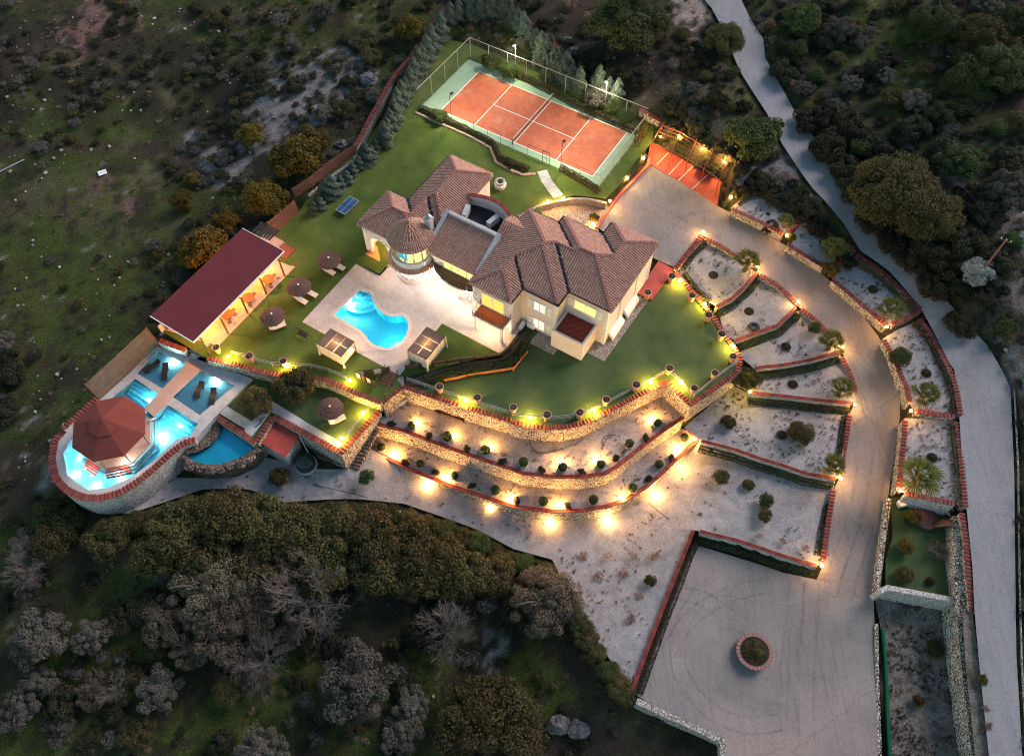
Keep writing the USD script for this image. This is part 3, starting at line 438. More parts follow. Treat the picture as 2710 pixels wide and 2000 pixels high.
# fan shaped lower pool
FZ = -2.3
FAN = pxpoly(K(2, 0, (1862, 462), (2142, 625), (2135, 655), (2060, 715), (1950, 765), (1850, 788), (1720, 793), (1630, 765), (1557, 706), (1650, 690), (1745, 632), (1812, 555), (1845, 495)), FZ)
SLI = pxpoly(K(2, 0, (1765, 478), (1742, 545), (1690, 600), (1590, 645), (1640, 590), (1700, 530)), FZ)
fan = thing('fan_pool', 'blue fan shaped pool with a curved dark rock divider', 'pool')
outer = unary_union([FAN, SLI]).buffer(1.0).buffer(-.45)
mb = MB(); rk = outer.difference(FAN).difference(SLI)
for g in getattr(rk, 'geoms', [rk]): mb.prism(g, -4.9, FZ + .12)
mb.build('rock_surround', M_darkstone, fan); SHEETS.append((outer, lambda q: np.full(len(q), -3.6)))
for g in (FAN, SLI): basin(fan, g, FZ + .1, FZ - .5, M_poolblue, M_poolblue)
lin = np.array(LineString([tuple(at(*p, FZ)[:2]) for p in K(2, 0, (1557, 720), (1630, 785), (1720, 810), (1850, 803), (1960, 780), (2070, 728), (2140, 665))]).buffer(.16).exterior.coords)
MB().prism(Polygon(lin).intersection(FAN), FZ - .49, FZ - .15).build('curved_seat', M_poolpale, fan)
waters('fan_water', FAN.buffer(-.01), FZ, 'still blue water of the fan shaped pool'); waters('fan_water', SLI.buffer(-.01), FZ, 'blue water of the small crescent beside the fan pool')
rr = LineString([tuple(at(*p, FZ)[:2]) for p in K(2, 0, (1835, 440), (1822, 520), (1790, 580), (1720, 635), (1650, 668), (1570, 690))]); st = rr.length / 15
for k in range(15):
    p = rr.interpolate(st * (k + .5)); MB().sphere((p.x, p.y, FZ + .2), .42, 2, (1, 1, .5), .9, k).build('divider_rock', M_darkstone, fan)
for k in range(30):
    p = Polygon(outer.exterior).exterior.interpolate((k + .3 * (k % 3)) / 30 * outer.exterior.length)
    MB().sphere((p.x, p.y, FZ - .15), .30 + .10 * (k % 4), 2, (1, 1, .6), 1.0, 40 + k).build('edge_rock', M_darkstone, fan)

# ---------------------------------------------------------------- walls and their copings
def offs(P, d):
    P = np.asarray(P)[:, :2]; t = np.gradient(P, axis=0) if len(P) > 2 else np.repeat((P[1] - P[0])[None], 2, 0)
    n = np.zeros_like(P); seg = np.diff(P, axis=0); seg /= np.linalg.norm(seg, axis=1, keepdims=True); ns = np.c_[-seg[:, 1], seg[:, 0]]
    n[0], n[-1] = ns[0], ns[-1]
    for i in range(1, len(P) - 1):
        m = ns[i - 1] + ns[i]; m /= np.linalg.norm(m); n[i] = m / max(.4, m @ ns[i])
    return P + n * d
def wall(name, label, pts, zb, th=.42, mat=None, cop='cross', parts=True, group=None, cat='wall', capmat=None, pitch=.40):
    P = np.asarray(pts, float); zb = np.interp(np.linspace(0, 1, len(P)), np.linspace(0, 1, np.size(zb)), np.atleast_1d(zb).astype(float)) if np.size(zb) > 1 else np.full(len(P), float(np.ravel(zb)[0])); t = thing(name, label, cat, group=group)
    L, R = offs(P, th / 2), offs(P, -th / 2); n = len(P)
    v = np.vstack([np.c_[L, P[:, 2]], np.c_[R, P[:, 2]], np.c_[L, zb], np.c_[R, zb]]); f = []
    for i in range(n - 1):
        j = i + 1; f += [(i, j, n + j, n + i), (i, 2 * n + i, 2 * n + j, j), (n + i, n + j, 3 * n + j, 3 * n + i)]
    f += [(0, n, 3 * n, 2 * n), (n - 1, 3 * n - 1, 4 * n - 1, 2 * n - 1)]
    MB().add(v, f).build('stone_face', mat or M_stone, t)
    if cop:
        ln = LineString(P); s = np.r_[0, np.cumsum(np.linalg.norm(np.diff(P[:, :2], axis=0), axis=1))]; T = s[-1]
        pitch_ = pitch if cop == 'cross' else .55; m = max(1, int(round(T / pitch_))); joined = [MB(), MB(), MB()]
        if cop == 'cross':                                               # bed of mortar under the tiles
            l2, r2 = offs(P, th / 2 + .02), offs(P, -th / 2 - .02); z = P[:, 2] + .004
            MB().add(np.vstack([np.c_[l2, z], np.c_[r2, z], np.c_[l2, z + .02], np.c_[r2, z + .02]]), [(2 * n + i, 2 * n + i + 1, 3 * n + i + 1, 3 * n + i) for i in range(n - 1)]).build('mortar_bed', M_lead if False else M_soilm, t)
        for k in range(m):
            a = (k + .5) * T / m; p = np.array([np.interp(a, s, P[:, c]) for c in range(3)]); q = np.array([np.interp(min(T, a + .12), s, P[:, c]) for c in range(3)]) - np.array([np.interp(max(0, a - .12), s, P[:, c]) for c in range(3)])
            d = q / np.linalg.norm(q); w = np.array([-d[1], d[0], 0]); w /= np.linalg.norm(w); up = np.cross(d, w); up *= np.sign(up[2])
            hw, hl = ((th / 2 + .09), T / m * .37) if cop == 'cross' else (th / 2 + .05, T / m * .485)
            jz = RNG.uniform(-.008, .012); mb = MB() if parts and cop == 'cross' else joined[k % 3]
            if cop == 'cross':
                pr = [(-hl, .0), (-hl * .75, .075), (0, .105), (hl * .75, .075), (hl, .0)]
                vv = [p + d * x + up * (y + .02 + jz) + w * sgn * hw for sgn in (-1, 1) for x, y in pr]
                mb.add(vv, [(i, i + 1, 6 + i, 5 + i) for i in range(4)]); mb.add(vv[:5], [(0, 2, 1), (0, 3, 2), (0, 4, 3)]); mb.add(vv[5:], [(0, 1, 2), (0, 2, 3), (0, 3, 4)])
            else:
                for sd in (-.5, .5):
                    pr = [(-.46, 0), (-.3, .07), (.3, .07), (.46, 0)]
                    vv = [p + d * sg * hl + w * (hw * (sd + x)) + up * (y + .008 + jz) for sg in (-1, 1) for x, y in pr]
                    mb.add(vv, [(i, i + 1, 5 + i, 4 + i) for i in range(3)]); mb.add(vv[:4], [(0, 1, 2, 3)]); mb.add(vv[4:], [(3, 2, 1, 0)])
            if mb not in joined: mb.build('coping_tile', (capmat or M_clay)[k % 3], t)
        for i, j in enumerate(joined):
            if j.n: j.build('coping_row', (capmat or M_clay)[i], t, kind='stuff')
    return t
M_soilm = noisy('grey_mortar', [(.10, .09, .085), (.16, .145, .13)], 6, .95)
wall('stone_wall', 'tile capped stone wall between upper lawn and lower garden', W(WL), -1.7)
wall('stone_wall', 'short lit stone wall under the stair between the two lawns', W(K(2, 1, (1118, 278), (1200, 205), (1290, 135)), -.12), -3.2)
wall('stone_wall', 'long curved cream stone wall with tile cap below the lower lawn', W(RL[:11] , -.2), -3.2)
wall('stone_wall', 'short tile capped stone wall in the notch of the lower lawn', W(RL[10:13], -.2), -3.2)
wall('stone_wall', 'tile capped wall curving up the right edge of lower lawn', W(RL[12:], -.2), [-3.6, -3.6, -3.4, -3.3, -2.4, -1.8, -1.2, -1.0], pitch=.40)
wall('stone_wall', 'middle cream stone wall with thin red cap between the two terraces', W(WB, -2.85), -6.0, cop='long')
wall('stone_wall', 'lowest curved stone wall with thin red cap above the gravel slope', W(WC, -5.5), [-5.0, -6.6, -7.6, -8.2, -8.4, -8.4, -8.4, -8.3, -8.1, -7.9, -7.2, -6.6, -6.3, -6.0], cop='long')
wall('stone_wall', 'short red capped return wall at the right end of terraces', W(K(2, 2, (1600, 500, -5.5), (1690, 572, -5.45))), -6.2, cop='long')
wall('stone_wall', 'short red capped wall on the left edge of terrace by the stair', W(K(2, 1, (1035, 432, -2.9), (1012, 530, -4.2), (935, 655, -5.4))), -6, .4, M_stone, None)
wall('stone_wall', 'red tile capped outer wall of the lower garden, its corner pointing down', W(K(2, 1, (1092, 342, -1.35), (772, 695, -1.35), (480, 535, -1.35), (203, 384, -1.35))), -5.2, .5)
wall('stone_wall', 'red tile capped wall left of the pump house roof', W(K(2, 1, (196, 392, -1.35), (60, 603, -1.35))), -4.8, .5)
wall('stone_wall', 'red tile capped wall above the fan shaped pool', W(K(2, 0, (2150, 612, -1.35), (1990, 500, -1.35), (1828, 397, -1.35))), -4.6, .5)
ring = K(2, 0, (545, 500), (462, 590), (437, 750), (467, 905), (558, 1008), (700, 1068), (850, 1073), (1000, 1033), (1150, 943), (1300, 823), (1450, 684), (1560, 603), (1645, 585))
rp = W(ring, SZ + .05); rp = np.array(LineString(rp).simplify(.05).coords); rp = np.array([LineString(rp).interpolate(x).coords[0] for x in np.linspace(0, LineString(rp).length, 34)])
wall('stone_wall', 'tall round stone wall with red tile cap holding the gazebo pool', rp, -4.8, .6, M_stonew)
wall('stone_wall', 'straight white wall with red tile cap left of the gazebo', W(K(2, 0, (812, 236, -.7), (670, 365, -.7), (528, 492, -.7))), -3.5, .5, M_stonew)
wall('stone_wall', 'orange lit tile capped wall between pavilion terrace and lounger pool', W(K(1, 0, (1335, 1272, .05), (1445, 1315, .05), (1560, 1355, .05))), -1.3, .45, M_stonew)
wall('stone_wall', 'tile capped wall running down from the drive lamp to the lower lawn', W(K(1, 2, (1715, 385, .25), (1600, 530, .2), (1480, 680, .15))), -.8)
ROADE = [('low tile capped wall along topmost gravel bed by the drive', K(1, 2, (1738, 420, .2), (1850, 472, .1), (1985, 560, -.1)), -.8), ('low tile capped wall along the second bed by the drive', K(1, 2, (2190, 722, -.35)) + K(1, 3, (140, 806, -.6), (240, 895, -.85), (325, 985, -1.05)), -1.8),
         ('tile capped wall along the third bed by the drive', K(1, 3, (350, 1012, -1.1), (480, 1112, -1.5), (560, 1200, -1.75), (600, 1240, -1.85)), -2.6), ('tile capped wall along the narrow fourth bed by the drive', K(1, 3, (682, 1412, -2.2), (752, 1535, -2.5), (790, 1640, -2.65)) + K(2, 3, (805, 190, -2.8)), -3.6),
         ('tile capped wall along the wide fifth bed by the drive', K(2, 3, (757, 370, -3.2), (730, 550, -3.55), (700, 720, -3.85), (682, 870, -4.1)), -4.8), ('tile capped wall along the lowest gravel slope by the drive', K(2, 3, (622, 1000, -4.45), (590, 1200, -4.9), (560, 1400, -5.3), (532, 1590, -5.7)), [-5.5, -5.9, -6.3, -6.8])]
for lb, p, zb in ROADE: wall('bed_wall', lb, W(p), zb, .4, group='walls of the gravel beds')
CROSS = [('thin red capped wall under the topmost gravel bed', K(1, 2, (2172, 702, -.35), (2050, 838, -.45), (1960, 920, -.5), (1830, 990, -.55)), -2.0), ('thin red capped wall under the second gravel bed', K(1, 3, (305, 1000, -.95), (150, 1148, -1.1), (0, 1200, -1.2)) + K(1, 2, (1985, 1277, -1.25)), -2.9),
         ('thin red capped wall under the third gravel bed', K(1, 3, (675, 1370, -1.85), (420, 1440, -2.0), (200, 1480, -2.05), (0, 1500, -2.1)) + K(1, 2, (2155, 1512, -2.15)), -3.7), ('thin red capped wall under the narrow fourth bed', K(2, 3, (770, 277, -2.75), (500, 250, -2.9), (200, 215, -2.95), (0, 196, -3.0)) + K(2, 2, (2110, 186, -3.0)), -4.8),
         ('thin red capped wall under the wide fifth bed', K(2, 3, (640, 910, -3.8), (400, 870, -3.85), (200, 800, -3.9), (0, 740, -3.95)) + K(2, 2, (2000, 670, -4.0), (1700, 592, -4.0)), -6.2), ('thin red capped wall above the turning area', K(2, 3, (478, 1642, -5.75), (200, 1560, -5.7), (0, 1490, -5.65)) + K(2, 2, (2000, 1428, -5.6), (1690, 1352, -5.55)), -7.6)]
for lb, p, zb in CROSS: wall('bed_wall', lb, W(p), zb, .36, M_stonew, 'long', group='walls of the gravel beds')
wall('bed_wall', 'long straight red capped wall left of the turning area', W(K(2, 2, (1636, 1342, -5.55), (1512, 1652, -6.2)) + K(3, 2, (1400, 350, -6.65), (1250, 750, -7.05), (1122, 1108, -7.4))), [-7.6, -7.8, -8.0, -8.2, -8.4], .34, M_stonew, 'long')
INNER = [('tile capped stone wall along the top gravel strip', K(1, 2, (1955, 168, 1.1), (2224, 292, 1.05)) + K(1, 3, (200, 380, .9)), -.6), ('tile capped stone wall along the leaning palm strip', K(1, 3, (232, 468, .75), (400, 572, .6), (540, 655, .5)), -.9), ('long tile capped stone wall beside the upper bend of the drive', K(1, 3, (612, 765, .25), (730, 862, .1), (850, 965, -.05), (970, 1065, -.2), (1075, 1152, -.3)), -1.9),
         ('tile capped stone wall beside the outer bend of the drive', K(1, 3, (1040, 1265, -.75), (1110, 1385, -.9), (1165, 1500, -1.0), (1200, 1600, -1.2)) + K(2, 3, (1232, 130, -1.4), (1262, 270, -1.5)), -3.1), ('tile capped stone wall beside the square gravel strip', K(2, 3, (1222, 415, -2.0), (1215, 560, -2.2), (1200, 700, -2.45), (1172, 985, -2.85)), [-3.9, -4.2, -4.5, -5.0])]
for lb, p, zb in INNER: wall('drive_wall', lb, W(p), zb, .42, group='stone walls between drive and gravel strips')
ENDS = [('short tile capped wall by the parking bays', K(0, 2, (1990, 1645, 1.1), (2095, 1545, 1.2)), -.2), ('short tile capped wall behind the uppermost strip palm', K(1, 3, (250, 352, .95), (392, 215, 1.1)), 0), ('short tile capped wall behind the leaning palm', K(1, 3, (648, 645, .6), (800, 512, .75)), -.5), ('tile capped wall at the lower end of the long strip', K(1, 3, (1115, 1138, -.25), (1240, 1085, -.2), (1350, 1020, -.1)), -1.4),
        ('tile capped wall under the curved gravel strip', K(2, 3, (1315, 345, -1.5), (1640, 390, -1.4)), -2.8), ('tile capped wall above the sunken yard', K(2, 3, (1232, 1036, -2.85), (1640, 1122, -2.75)), -5.8)]
for lb, p, zb in ENDS: wall('end_wall', lb, W(p), zb, .45, M_stone if 'yard' not in lb else M_stonew)
OUTER = [('tile capped boundary wall of the leaning palm strip along the road', K(1, 3, (405, 272, 1.0), (600, 392, .9), (785, 500, .8))), ('tile capped boundary wall of the long strip along the road', K(1, 3, (815, 556, .75), (940, 635, .6), (1060, 725, .45), (1210, 870, .25), (1352, 1015, .05))),
         ('tile capped boundary wall of the curved strip along the road', K(1, 3, (1342, 1092, -.3), (1420, 1190, -.4), (1480, 1282, -.5), (1600, 1530, -.8)) + K(2, 3, (1605, 0, -.9), (1640, 110, -1.0), (1662, 200, -1.1), (1688, 375, -1.25))), ('tile capped boundary wall of the square strip along the road', K(2, 3, (1662, 432, -1.7), (1690, 700, -2.1), (1730, 1150, -2.6))), ('tile capped boundary wall of the sunken yard along the road', K(2, 3, (1702, 1195, -2.9), (1742, 1450, -3.3)) + K(3, 3, (1745, 20, -3.6), (1792, 452, -4.3)))]
for lb, p in OUTER: wall('boundary_wall', lb, W(p), np.array([q[2] for q in p]) - (1.2 if 'yard' not in lb else 3.0), .42)
M_kerbst = M_stoneg
wall('rough_wall', 'thick rough stone wall holding the road beside the weedy ground', W(K(2, 3, (1668, 1230, -3.6), (1668, 1480, -3.9)) + K(3, 3, (1668, 0, -4.1), (1695, 300, -4.6), (1712, 600, -5.1), (1740, 900, -5.6), (1790, 1300, -6.2), (1830, 1660, -6.8), (1850, 1900, -7.2))), [-7, -7, -7.5, -8.5, -9, -9.5, -10, -10.5, -10.8], 1.0, M_stone, None)
wall('rough_wall', 'tapered grey stone wall across the lower end of sunken yard', W(K(3, 3, (1000, 272, -4.9), (1080, 235, -4.9), (1640, 338, -5.2))), -8.3, .55, M_stonew, None)
wall('rough_wall', 'pinkish stone parapet between drive and sunken yard', W(K(2, 3, (1092, 1075, -4.0), (1052, 1350, -4.7), (1015, 1640, -5.4)) + K(3, 3, (992, 250, -6.0))), [-5.6, -6.2, -6.8, -7.8], .5, M_stone, None)
wall('rough_wall', 'low rubble edge of the drive along the green netting', W(K(3, 3, (985, 540, -7.3), (990, 900, -7.9), (1003, 1300, -8.4), (1015, 1700, -8.8), (1018, 1850, -9))), [-8.5, -9, -9.4, -9.9, -10], .35, M_stone, None)
wall('rough_wall', 'grey stone wall below the turning area at the bottom edge', W(K(3, 2, (1160, 1185, -7.6), (1400, 1300, -7.9), (1690, 1428, -8.1), (1882, 1530, -8.3), (1890, 1700, -8.5), (1895, 1900, -8.7))), -11.2, .6, M_stoneg, None)
wall('court_wall', 'curved cobble faced wall round the cobbled court', np.array([LineString(W(K(1, 2, (165, 232, 1.0), (330, 140, 1.02), (480, 100, 1.02), (620, 78, 1.02), (760, 82, 1.02), (905, 118, 1.0)))).interpolate(x, normalized=True).coords[0] for x in np.linspace(0, 1, 14)]), -.3, .35, M_cobble, None)
wall('drive_kerb', 'red painted kerb strip with white line beside the upper drive', W(K(0, 2, (1290, 1185, .6), (1255, 1385, .4), (1000, 1655, .3)) + K(1, 2, (940, 150, .3), (820, 325, .2))), -.3, .35, M_redpave, None)
# ---------------------------------------------------------------- the hillside: one sheet, sunk a little under everything that is built on it
CTRL = [(0, 0, 3), (350, 0, 3), (700, 0, 3.5), (1100, 0, 3), (1350, -60, 4.5), (1700, 0, 5.0), (2300, 0, 6.5), (2710, 0, 9), (2500, 250, 6), (2710, 500, 6), (2500, 600, 3.5), (2640, 800, 2.2), (2710, 1000, 1), (2710, 1500, -2.5), (2710, 2000, -5), (0, 250, 1), (0, 500, -2), (0, 1000, -5), (0, 1500, -9), (0, 2000, -11), (300, 300, 0), (500, 480, -2.5), (620, 560, -2.2), (560, 380, -2.0), (700, 430, -.8),
        (700, 300, .5), (850, 200, 1.5), (400, 800, -3), (300, 920, -3.6), (150, 1100, -4.5), (150, 1350, -5.8), (350, 1420, -5.2), (700, 1400, -6), (1000, 1420, -7), (1250, 1480, -8.3), (1420, 1600, -8.8), (1640, 1850, -9.5), (600, 1700, -9.5), (1100, 1900, -10.8), (1550, 1990, -11.5), (1750, 2000, -11), (1000, 120, 1.5), (900, 330, .2), (800, 430, -.3), (640, 590, -1.2), (1300, 60, 2), (1600, 220, 2.2), (1800, 330, 1.6), (2000, 440, 1.4), (1900, 300, 3), (1950, 420, 3.2), (2090, 560, 1.6), (1750, 150, 3.8)]
cp = W(CTRL); rb = W(RD_R + RD_L); rb[:, 2] += .05
cp = np.vstack([cp, rb[::2], [[-700, 500, 25], [700, 500, 60], [0, 900, 120], [-700, -300, -60], [700, -300, -40], [0, -400, -70], [-1500, 1500, 120], [1500, 1500, 200], [-200, 60, -12], [200, 60, 0], [200, 130, 18], [-200, 150, 0]]])
TR = RBFInterpolator(cp[:, :2], cp[:, 2], kernel='linear', degree=1, smoothing=.2)
def terrain_raw(q):
    q = np.asarray(q, float)[:, :2]; p3 = np.c_[q, np.zeros(len(q))]
    return TR(q) + (meshkit.fbm(p3 * .18, 4, 3) - .5) * 1.1 + (meshkit.fbm(p3 * .9, 3, 5) - .5) * .35
gx = np.r_[-1600, -800, -400, -220, np.arange(-110, 110.1, .55), 220, 400, 800, 1600]; gy = np.r_[-1000, -400, -150, -40, np.arange(0, 150.1, .55), 220, 400, 800, 1700]
GX, GY = np.meshgrid(gx, gy, indexing='ij'); Q = np.c_[GX.ravel(), GY.ravel()]
TZv = terrain_raw(Q)
for g, zf in SHEETS:
    b = g.buffer(.95); x0, y0, x1, y1 = b.bounds; k = np.where((Q[:, 0] > x0) & (Q[:, 0] < x1) & (Q[:, 1] > y0) & (Q[:, 1] < y1))[0]
    k = k[shapely.contains_xy(b, Q[k, 0], Q[k, 1])]
    if len(k): TZv[k] = np.minimum(TZv[k], zf(Q[k]) - .3)
TZv[(np.abs(Q[:, 0]) > 150) | (Q[:, 1] > 200) | (Q[:, 1] < -10)] += 0
def ground(x, y):                                        # height of the hillside under a plant
    i = np.clip(np.searchsorted(gx, x) - 1, 0, len(gx) - 2); j = np.clip(np.searchsorted(gy, y) - 1, 0, len(gy) - 2); n = len(gy)
    a = (x - gx[i]) / (gx[i + 1] - gx[i]); b = (y - gy[j]) / (gy[j + 1] - gy[j])
    return float(TZv[i * n + j] * (1 - a) * (1 - b) + TZv[(i + 1) * n + j] * a * (1 - b) + TZv[i * n + j + 1] * (1 - a) * b + TZv[(i + 1) * n + j + 1] * a * b)
def gat(px, py, h=0.0):                                  # where the photograph shows something h above the hillside
    z = 0.0
    for _ in range(12): p = at(px, py, z + h); z = .5 * z + .5 * ground(p[0], p[1])
    return np.array([p[0], p[1], ground(p[0], p[1])])
# what grows on it: soil, grass, scrub, bare rock (the colours stay where they are, whatever the light)
C = {'scrub': (.036, .034, .022), 'grass': (.052, .070, .016), 'brown': (.058, .043, .033), 'rock': (.20, .19, .19), 'red': (.20, .115, .10), 'sand': (.30, .24, .21), 'straw': (.10, .088, .05)}
p3 = np.c_[Q, np.zeros(len(Q))]; n1 = meshkit.fbm(p3 * .09, 4, 11); n2 = meshkit.fbm(p3 * .35, 4, 12); n3 = meshkit.fbm(p3 * 1.1, 3, 13); n4 = meshkit.fbm(p3 * [.05, .22, 1], 4, 14)
col = np.empty((len(Q), 3)); col[:] = C['scrub']
def mixc(w, c): 
    global col; w = np.clip(w, 0, 1)[:, None]; col = col * (1 - w) + np.array(C[c]) * w
sm = lambda x, a, b: np.clip((x - a) / (b - a), 0, 1)
mixc(sm(n1 * .6 + n2 * .4, .40, .58), 'grass'); mixc(sm(n4, .52, .68) * .8, 'brown'); mixc(sm(n2, .60, .74) * .7, 'straw')
BLOBS = [(760, 270, 130, 'rock', 1.), (880, 215, 110, 'rock', 1.), (690, 320, 110, 'rock', .9), (560, 420, 32, 'rock', 1.6), (520, 370, 30, 'rock', 1.5), (590, 470, 35, 'rock', 1.2), (240, 70, 100, 'red', .8), (330, 50, 70, 'red', .7), (260, 500, 55, 'red', .9), (345, 545, 45, 'red', .8), (90, 530, 110, 'straw', .8), (230, 560, 110, 'straw', .9), (380, 480, 80, 'straw', .8), (310, 620, 110, 'straw', .6), (150, 700, 300, 'grass', .7), (250, 850, 230, 'grass', .8), (420, 700, 120, 'grass', .6), (120, 1050, 160, 'grass', .5),
         (2350, 150, 170, 'grass', .9), (2380, 280, 90, 'grass', .8), (2300, 40, 120, 'grass', .6), (2620, 510, 110, 'sand', 1.1), (2690, 800, 90, 'sand', 1.), (2690, 620, 70, 'sand', .9), (1900, 300, 130, 'straw', .9), (1800, 200, 150, 'brown', 1.), (1850, 250, 80, 'straw', .9), (2080, 470, 70, 'rock', .9), (1960, 370, 60, 'rock', .7), (1990, 470, 60, 'rock', .8), (2120, 420, 40, 'rock', .9), (1830, 20, 80, 'sand', .8), (1500, 20, 120, 'brown', 1.), (1560, 110, 120, 'brown', .9), (2640, 880, 120, 'straw', .9), (2690, 1000, 90, 'rock', .8), (2640, 950, 60, 'rock', .7),
         (1110, 1830, 130, 'grass', 1.), (780, 1780, 90, 'grass', .9), (250, 1740, 150, 'grass', 1.), (350, 1800, 100, 'grass', .9), (100, 1950, 160, 'grass', .9), (560, 1960, 160, 'grass', 1.), (1400, 1760, 110, 'grass', .9), (1460, 1830, 80, 'grass', .8), (700, 1900, 110, 'grass', .8), (1330, 1680, 60, 'rock', .5), (1290, 1760, 60, 'rock', .45), (110, 1230, 130, 'rock', .35), (60, 1120, 90, 'rock', .3), (1530, 1720, 70, 'brown', 1.), (230, 1330, 40, 'rock', .4)]
for px, py, r, c, w in BLOBS:
    g = gat(px, py); rad = np.linalg.norm(at(px + r, py, g[2]) - at(px, py, g[2])); d = np.hypot(Q[:, 0] - g[0], (Q[:, 1] - g[1]) * .75)
    e = w * np.exp(-(d / rad) ** 2 * 1.2)
    mixc(sm(e + (n3 - .5) * 1.1 + (n2 - .5) * .7, .42, .72), c)
col *= 1.0 * (.72 + .56 * n3)[:, None] * (.8 + .4 * n2)[:, None]
n = len(gy); ii, jj = np.meshgrid(np.arange(len(gx) - 1), np.arange(n - 1), indexing='ij'); a = (ii * n + jj).ravel()
fc = np.vstack([np.c_[a, a + n, a + n + 1], np.c_[a, a + n + 1, a + 1]])
M_ground = MAT('hillside_soil', {'at': ('attribute', {'attribute': 'tint'}), 'g': ('geometry', {}), 'f': ('noise_texture', {'scale': 5.5, 'detail': 4, 'roughness': .75}), 'fr': ('rgb_ramp', {'ramp': [(.32, (.35, .35, .35)), (.52, (.95, .95, .95)), (.68, (1.5, 1.5, 1.45)), (.74, (2.6, 2.6, 2.7))]}), 'mx': ('mix', {'mix_type': 'multiply', 'fac': 1.0}), 'bn': ('noise_texture', {'scale': 3.0, 'detail': 6, 'roughness': .7}), 'b': ('bump', {'distance': .35, 'strength': 1.0}), 'p': ('principled_bsdf', {'roughness': .95, 'specular_ior_level': .15})},
    [('at.color', 'mx.color1'), ('g.position', 'f.vector'), ('f.fac', 'fr.fac'), ('fr.color', 'mx.color2'), ('mx.color', 'p.base_color'), ('g.position', 'bn.vector'), ('bn.fac', 'b.height'), ('b.normal', 'p.normal')])
gm = usdkit.mesh(stage, '/World/ground', (np.c_[Q, TZv], fc), M_ground, smooth=True)
UsdGeom.PrimvarsAPI(gm).CreatePrimvar('tint', Sdf.ValueTypeNames.Color3fArray, 'vertex').Set(Vt.Vec3fArray.FromNumpy(col.astype(np.float32)))
tag(gm.GetPrim(), 'dark scrubby hillside around the estate', None, None, 'structure')
# ---------------------------------------------------------------- the villa, in its own frame (u along the front, v towards the tennis court)
villa = thing('villa', 'large villa with many tiled hip roofs and round turret', 'house', (OO[0], OO[1], 0), ANG)
def linf(poly, q):                                       # equal pitch roof over a right-angled plan: height over the eave and which way it falls
    c = np.array(poly.exterior.coords); best = np.full(len(q), 1e9); dr = np.zeros(len(q), int)
    for (x0, y0), (x1, y1) in zip(c[:-1], c[1:]):
        if abs(x0 - x1) < 1e-6:
            a, b = min(y0, y1), max(y0, y1); dn = np.abs(q[:, 0] - x0); de = np.maximum(np.maximum(a - q[:, 1], q[:, 1] - b), 0); sgn = np.where(x0 > q[:, 0], 0, 1); se = np.where(a - q[:, 1] > 0, 2, 3)
        else:
            a, b = min(x0, x1), max(x0, x1); dn = np.abs(q[:, 1] - y0); de = np.maximum(np.maximum(a - q[:, 0], q[:, 0] - b), 0); sgn = np.where(y0 > q[:, 1], 2, 3); se = np.where(a - q[:, 0] > 0, 0, 1)
        d = np.maximum(dn, de); s_ = np.where(dn >= de, sgn, se); k = d < best; best[k] = d[k]; dr[k] = s_[k]
    return best, dr
DIRS = np.array([(1, 0), (-1, 0), (0, 1), (0, -1)], float)      # downhill
def tile_rows(mb, c, down, slope_of, r=.088, ln=.46, seg=4):
    """half round cover tiles at plan points c (n,3) lying downhill along down (n,2)"""
    n = len(c)
    if not n: return
    t = np.linspace(0, np.pi, seg + 1); d3 = np.c_[down, -slope_of]; d3 /= np.linalg.norm(d3, axis=1, keepdims=True); w = np.c_[-down[:, 1], down[:, 0], np.zeros(n)]; up = np.cross(d3, w); up *= np.sign(up[:, 2:3])
    jit = RNG.uniform(-.012, .012, (n, 1)); parts = []
    for sg, rr, lift in ((-.5, r * .86, .0), (.5, r, .03)):
        for a in t: parts.append(c + d3 * sg * ln + w * (math.cos(a) * rr + jit) + up * (math.sin(a) * rr + lift + .005))
    v = np.stack(parts, 1).reshape(-1, 3); k = seg + 1; f = np.array([(i, i + 1, k + i + 1, k + i) for i in range(seg)]); base = np.arange(n)[:, None, None] * 2 * k
    mb.add(v, (base + f).reshape(-1, 4))
    end = np.array([(k, k + 1, k + 2), (k, k + 2, k + 3), (k, k + 3, k + 4)]); mb.add(v, (base + end).reshape(-1, 3))
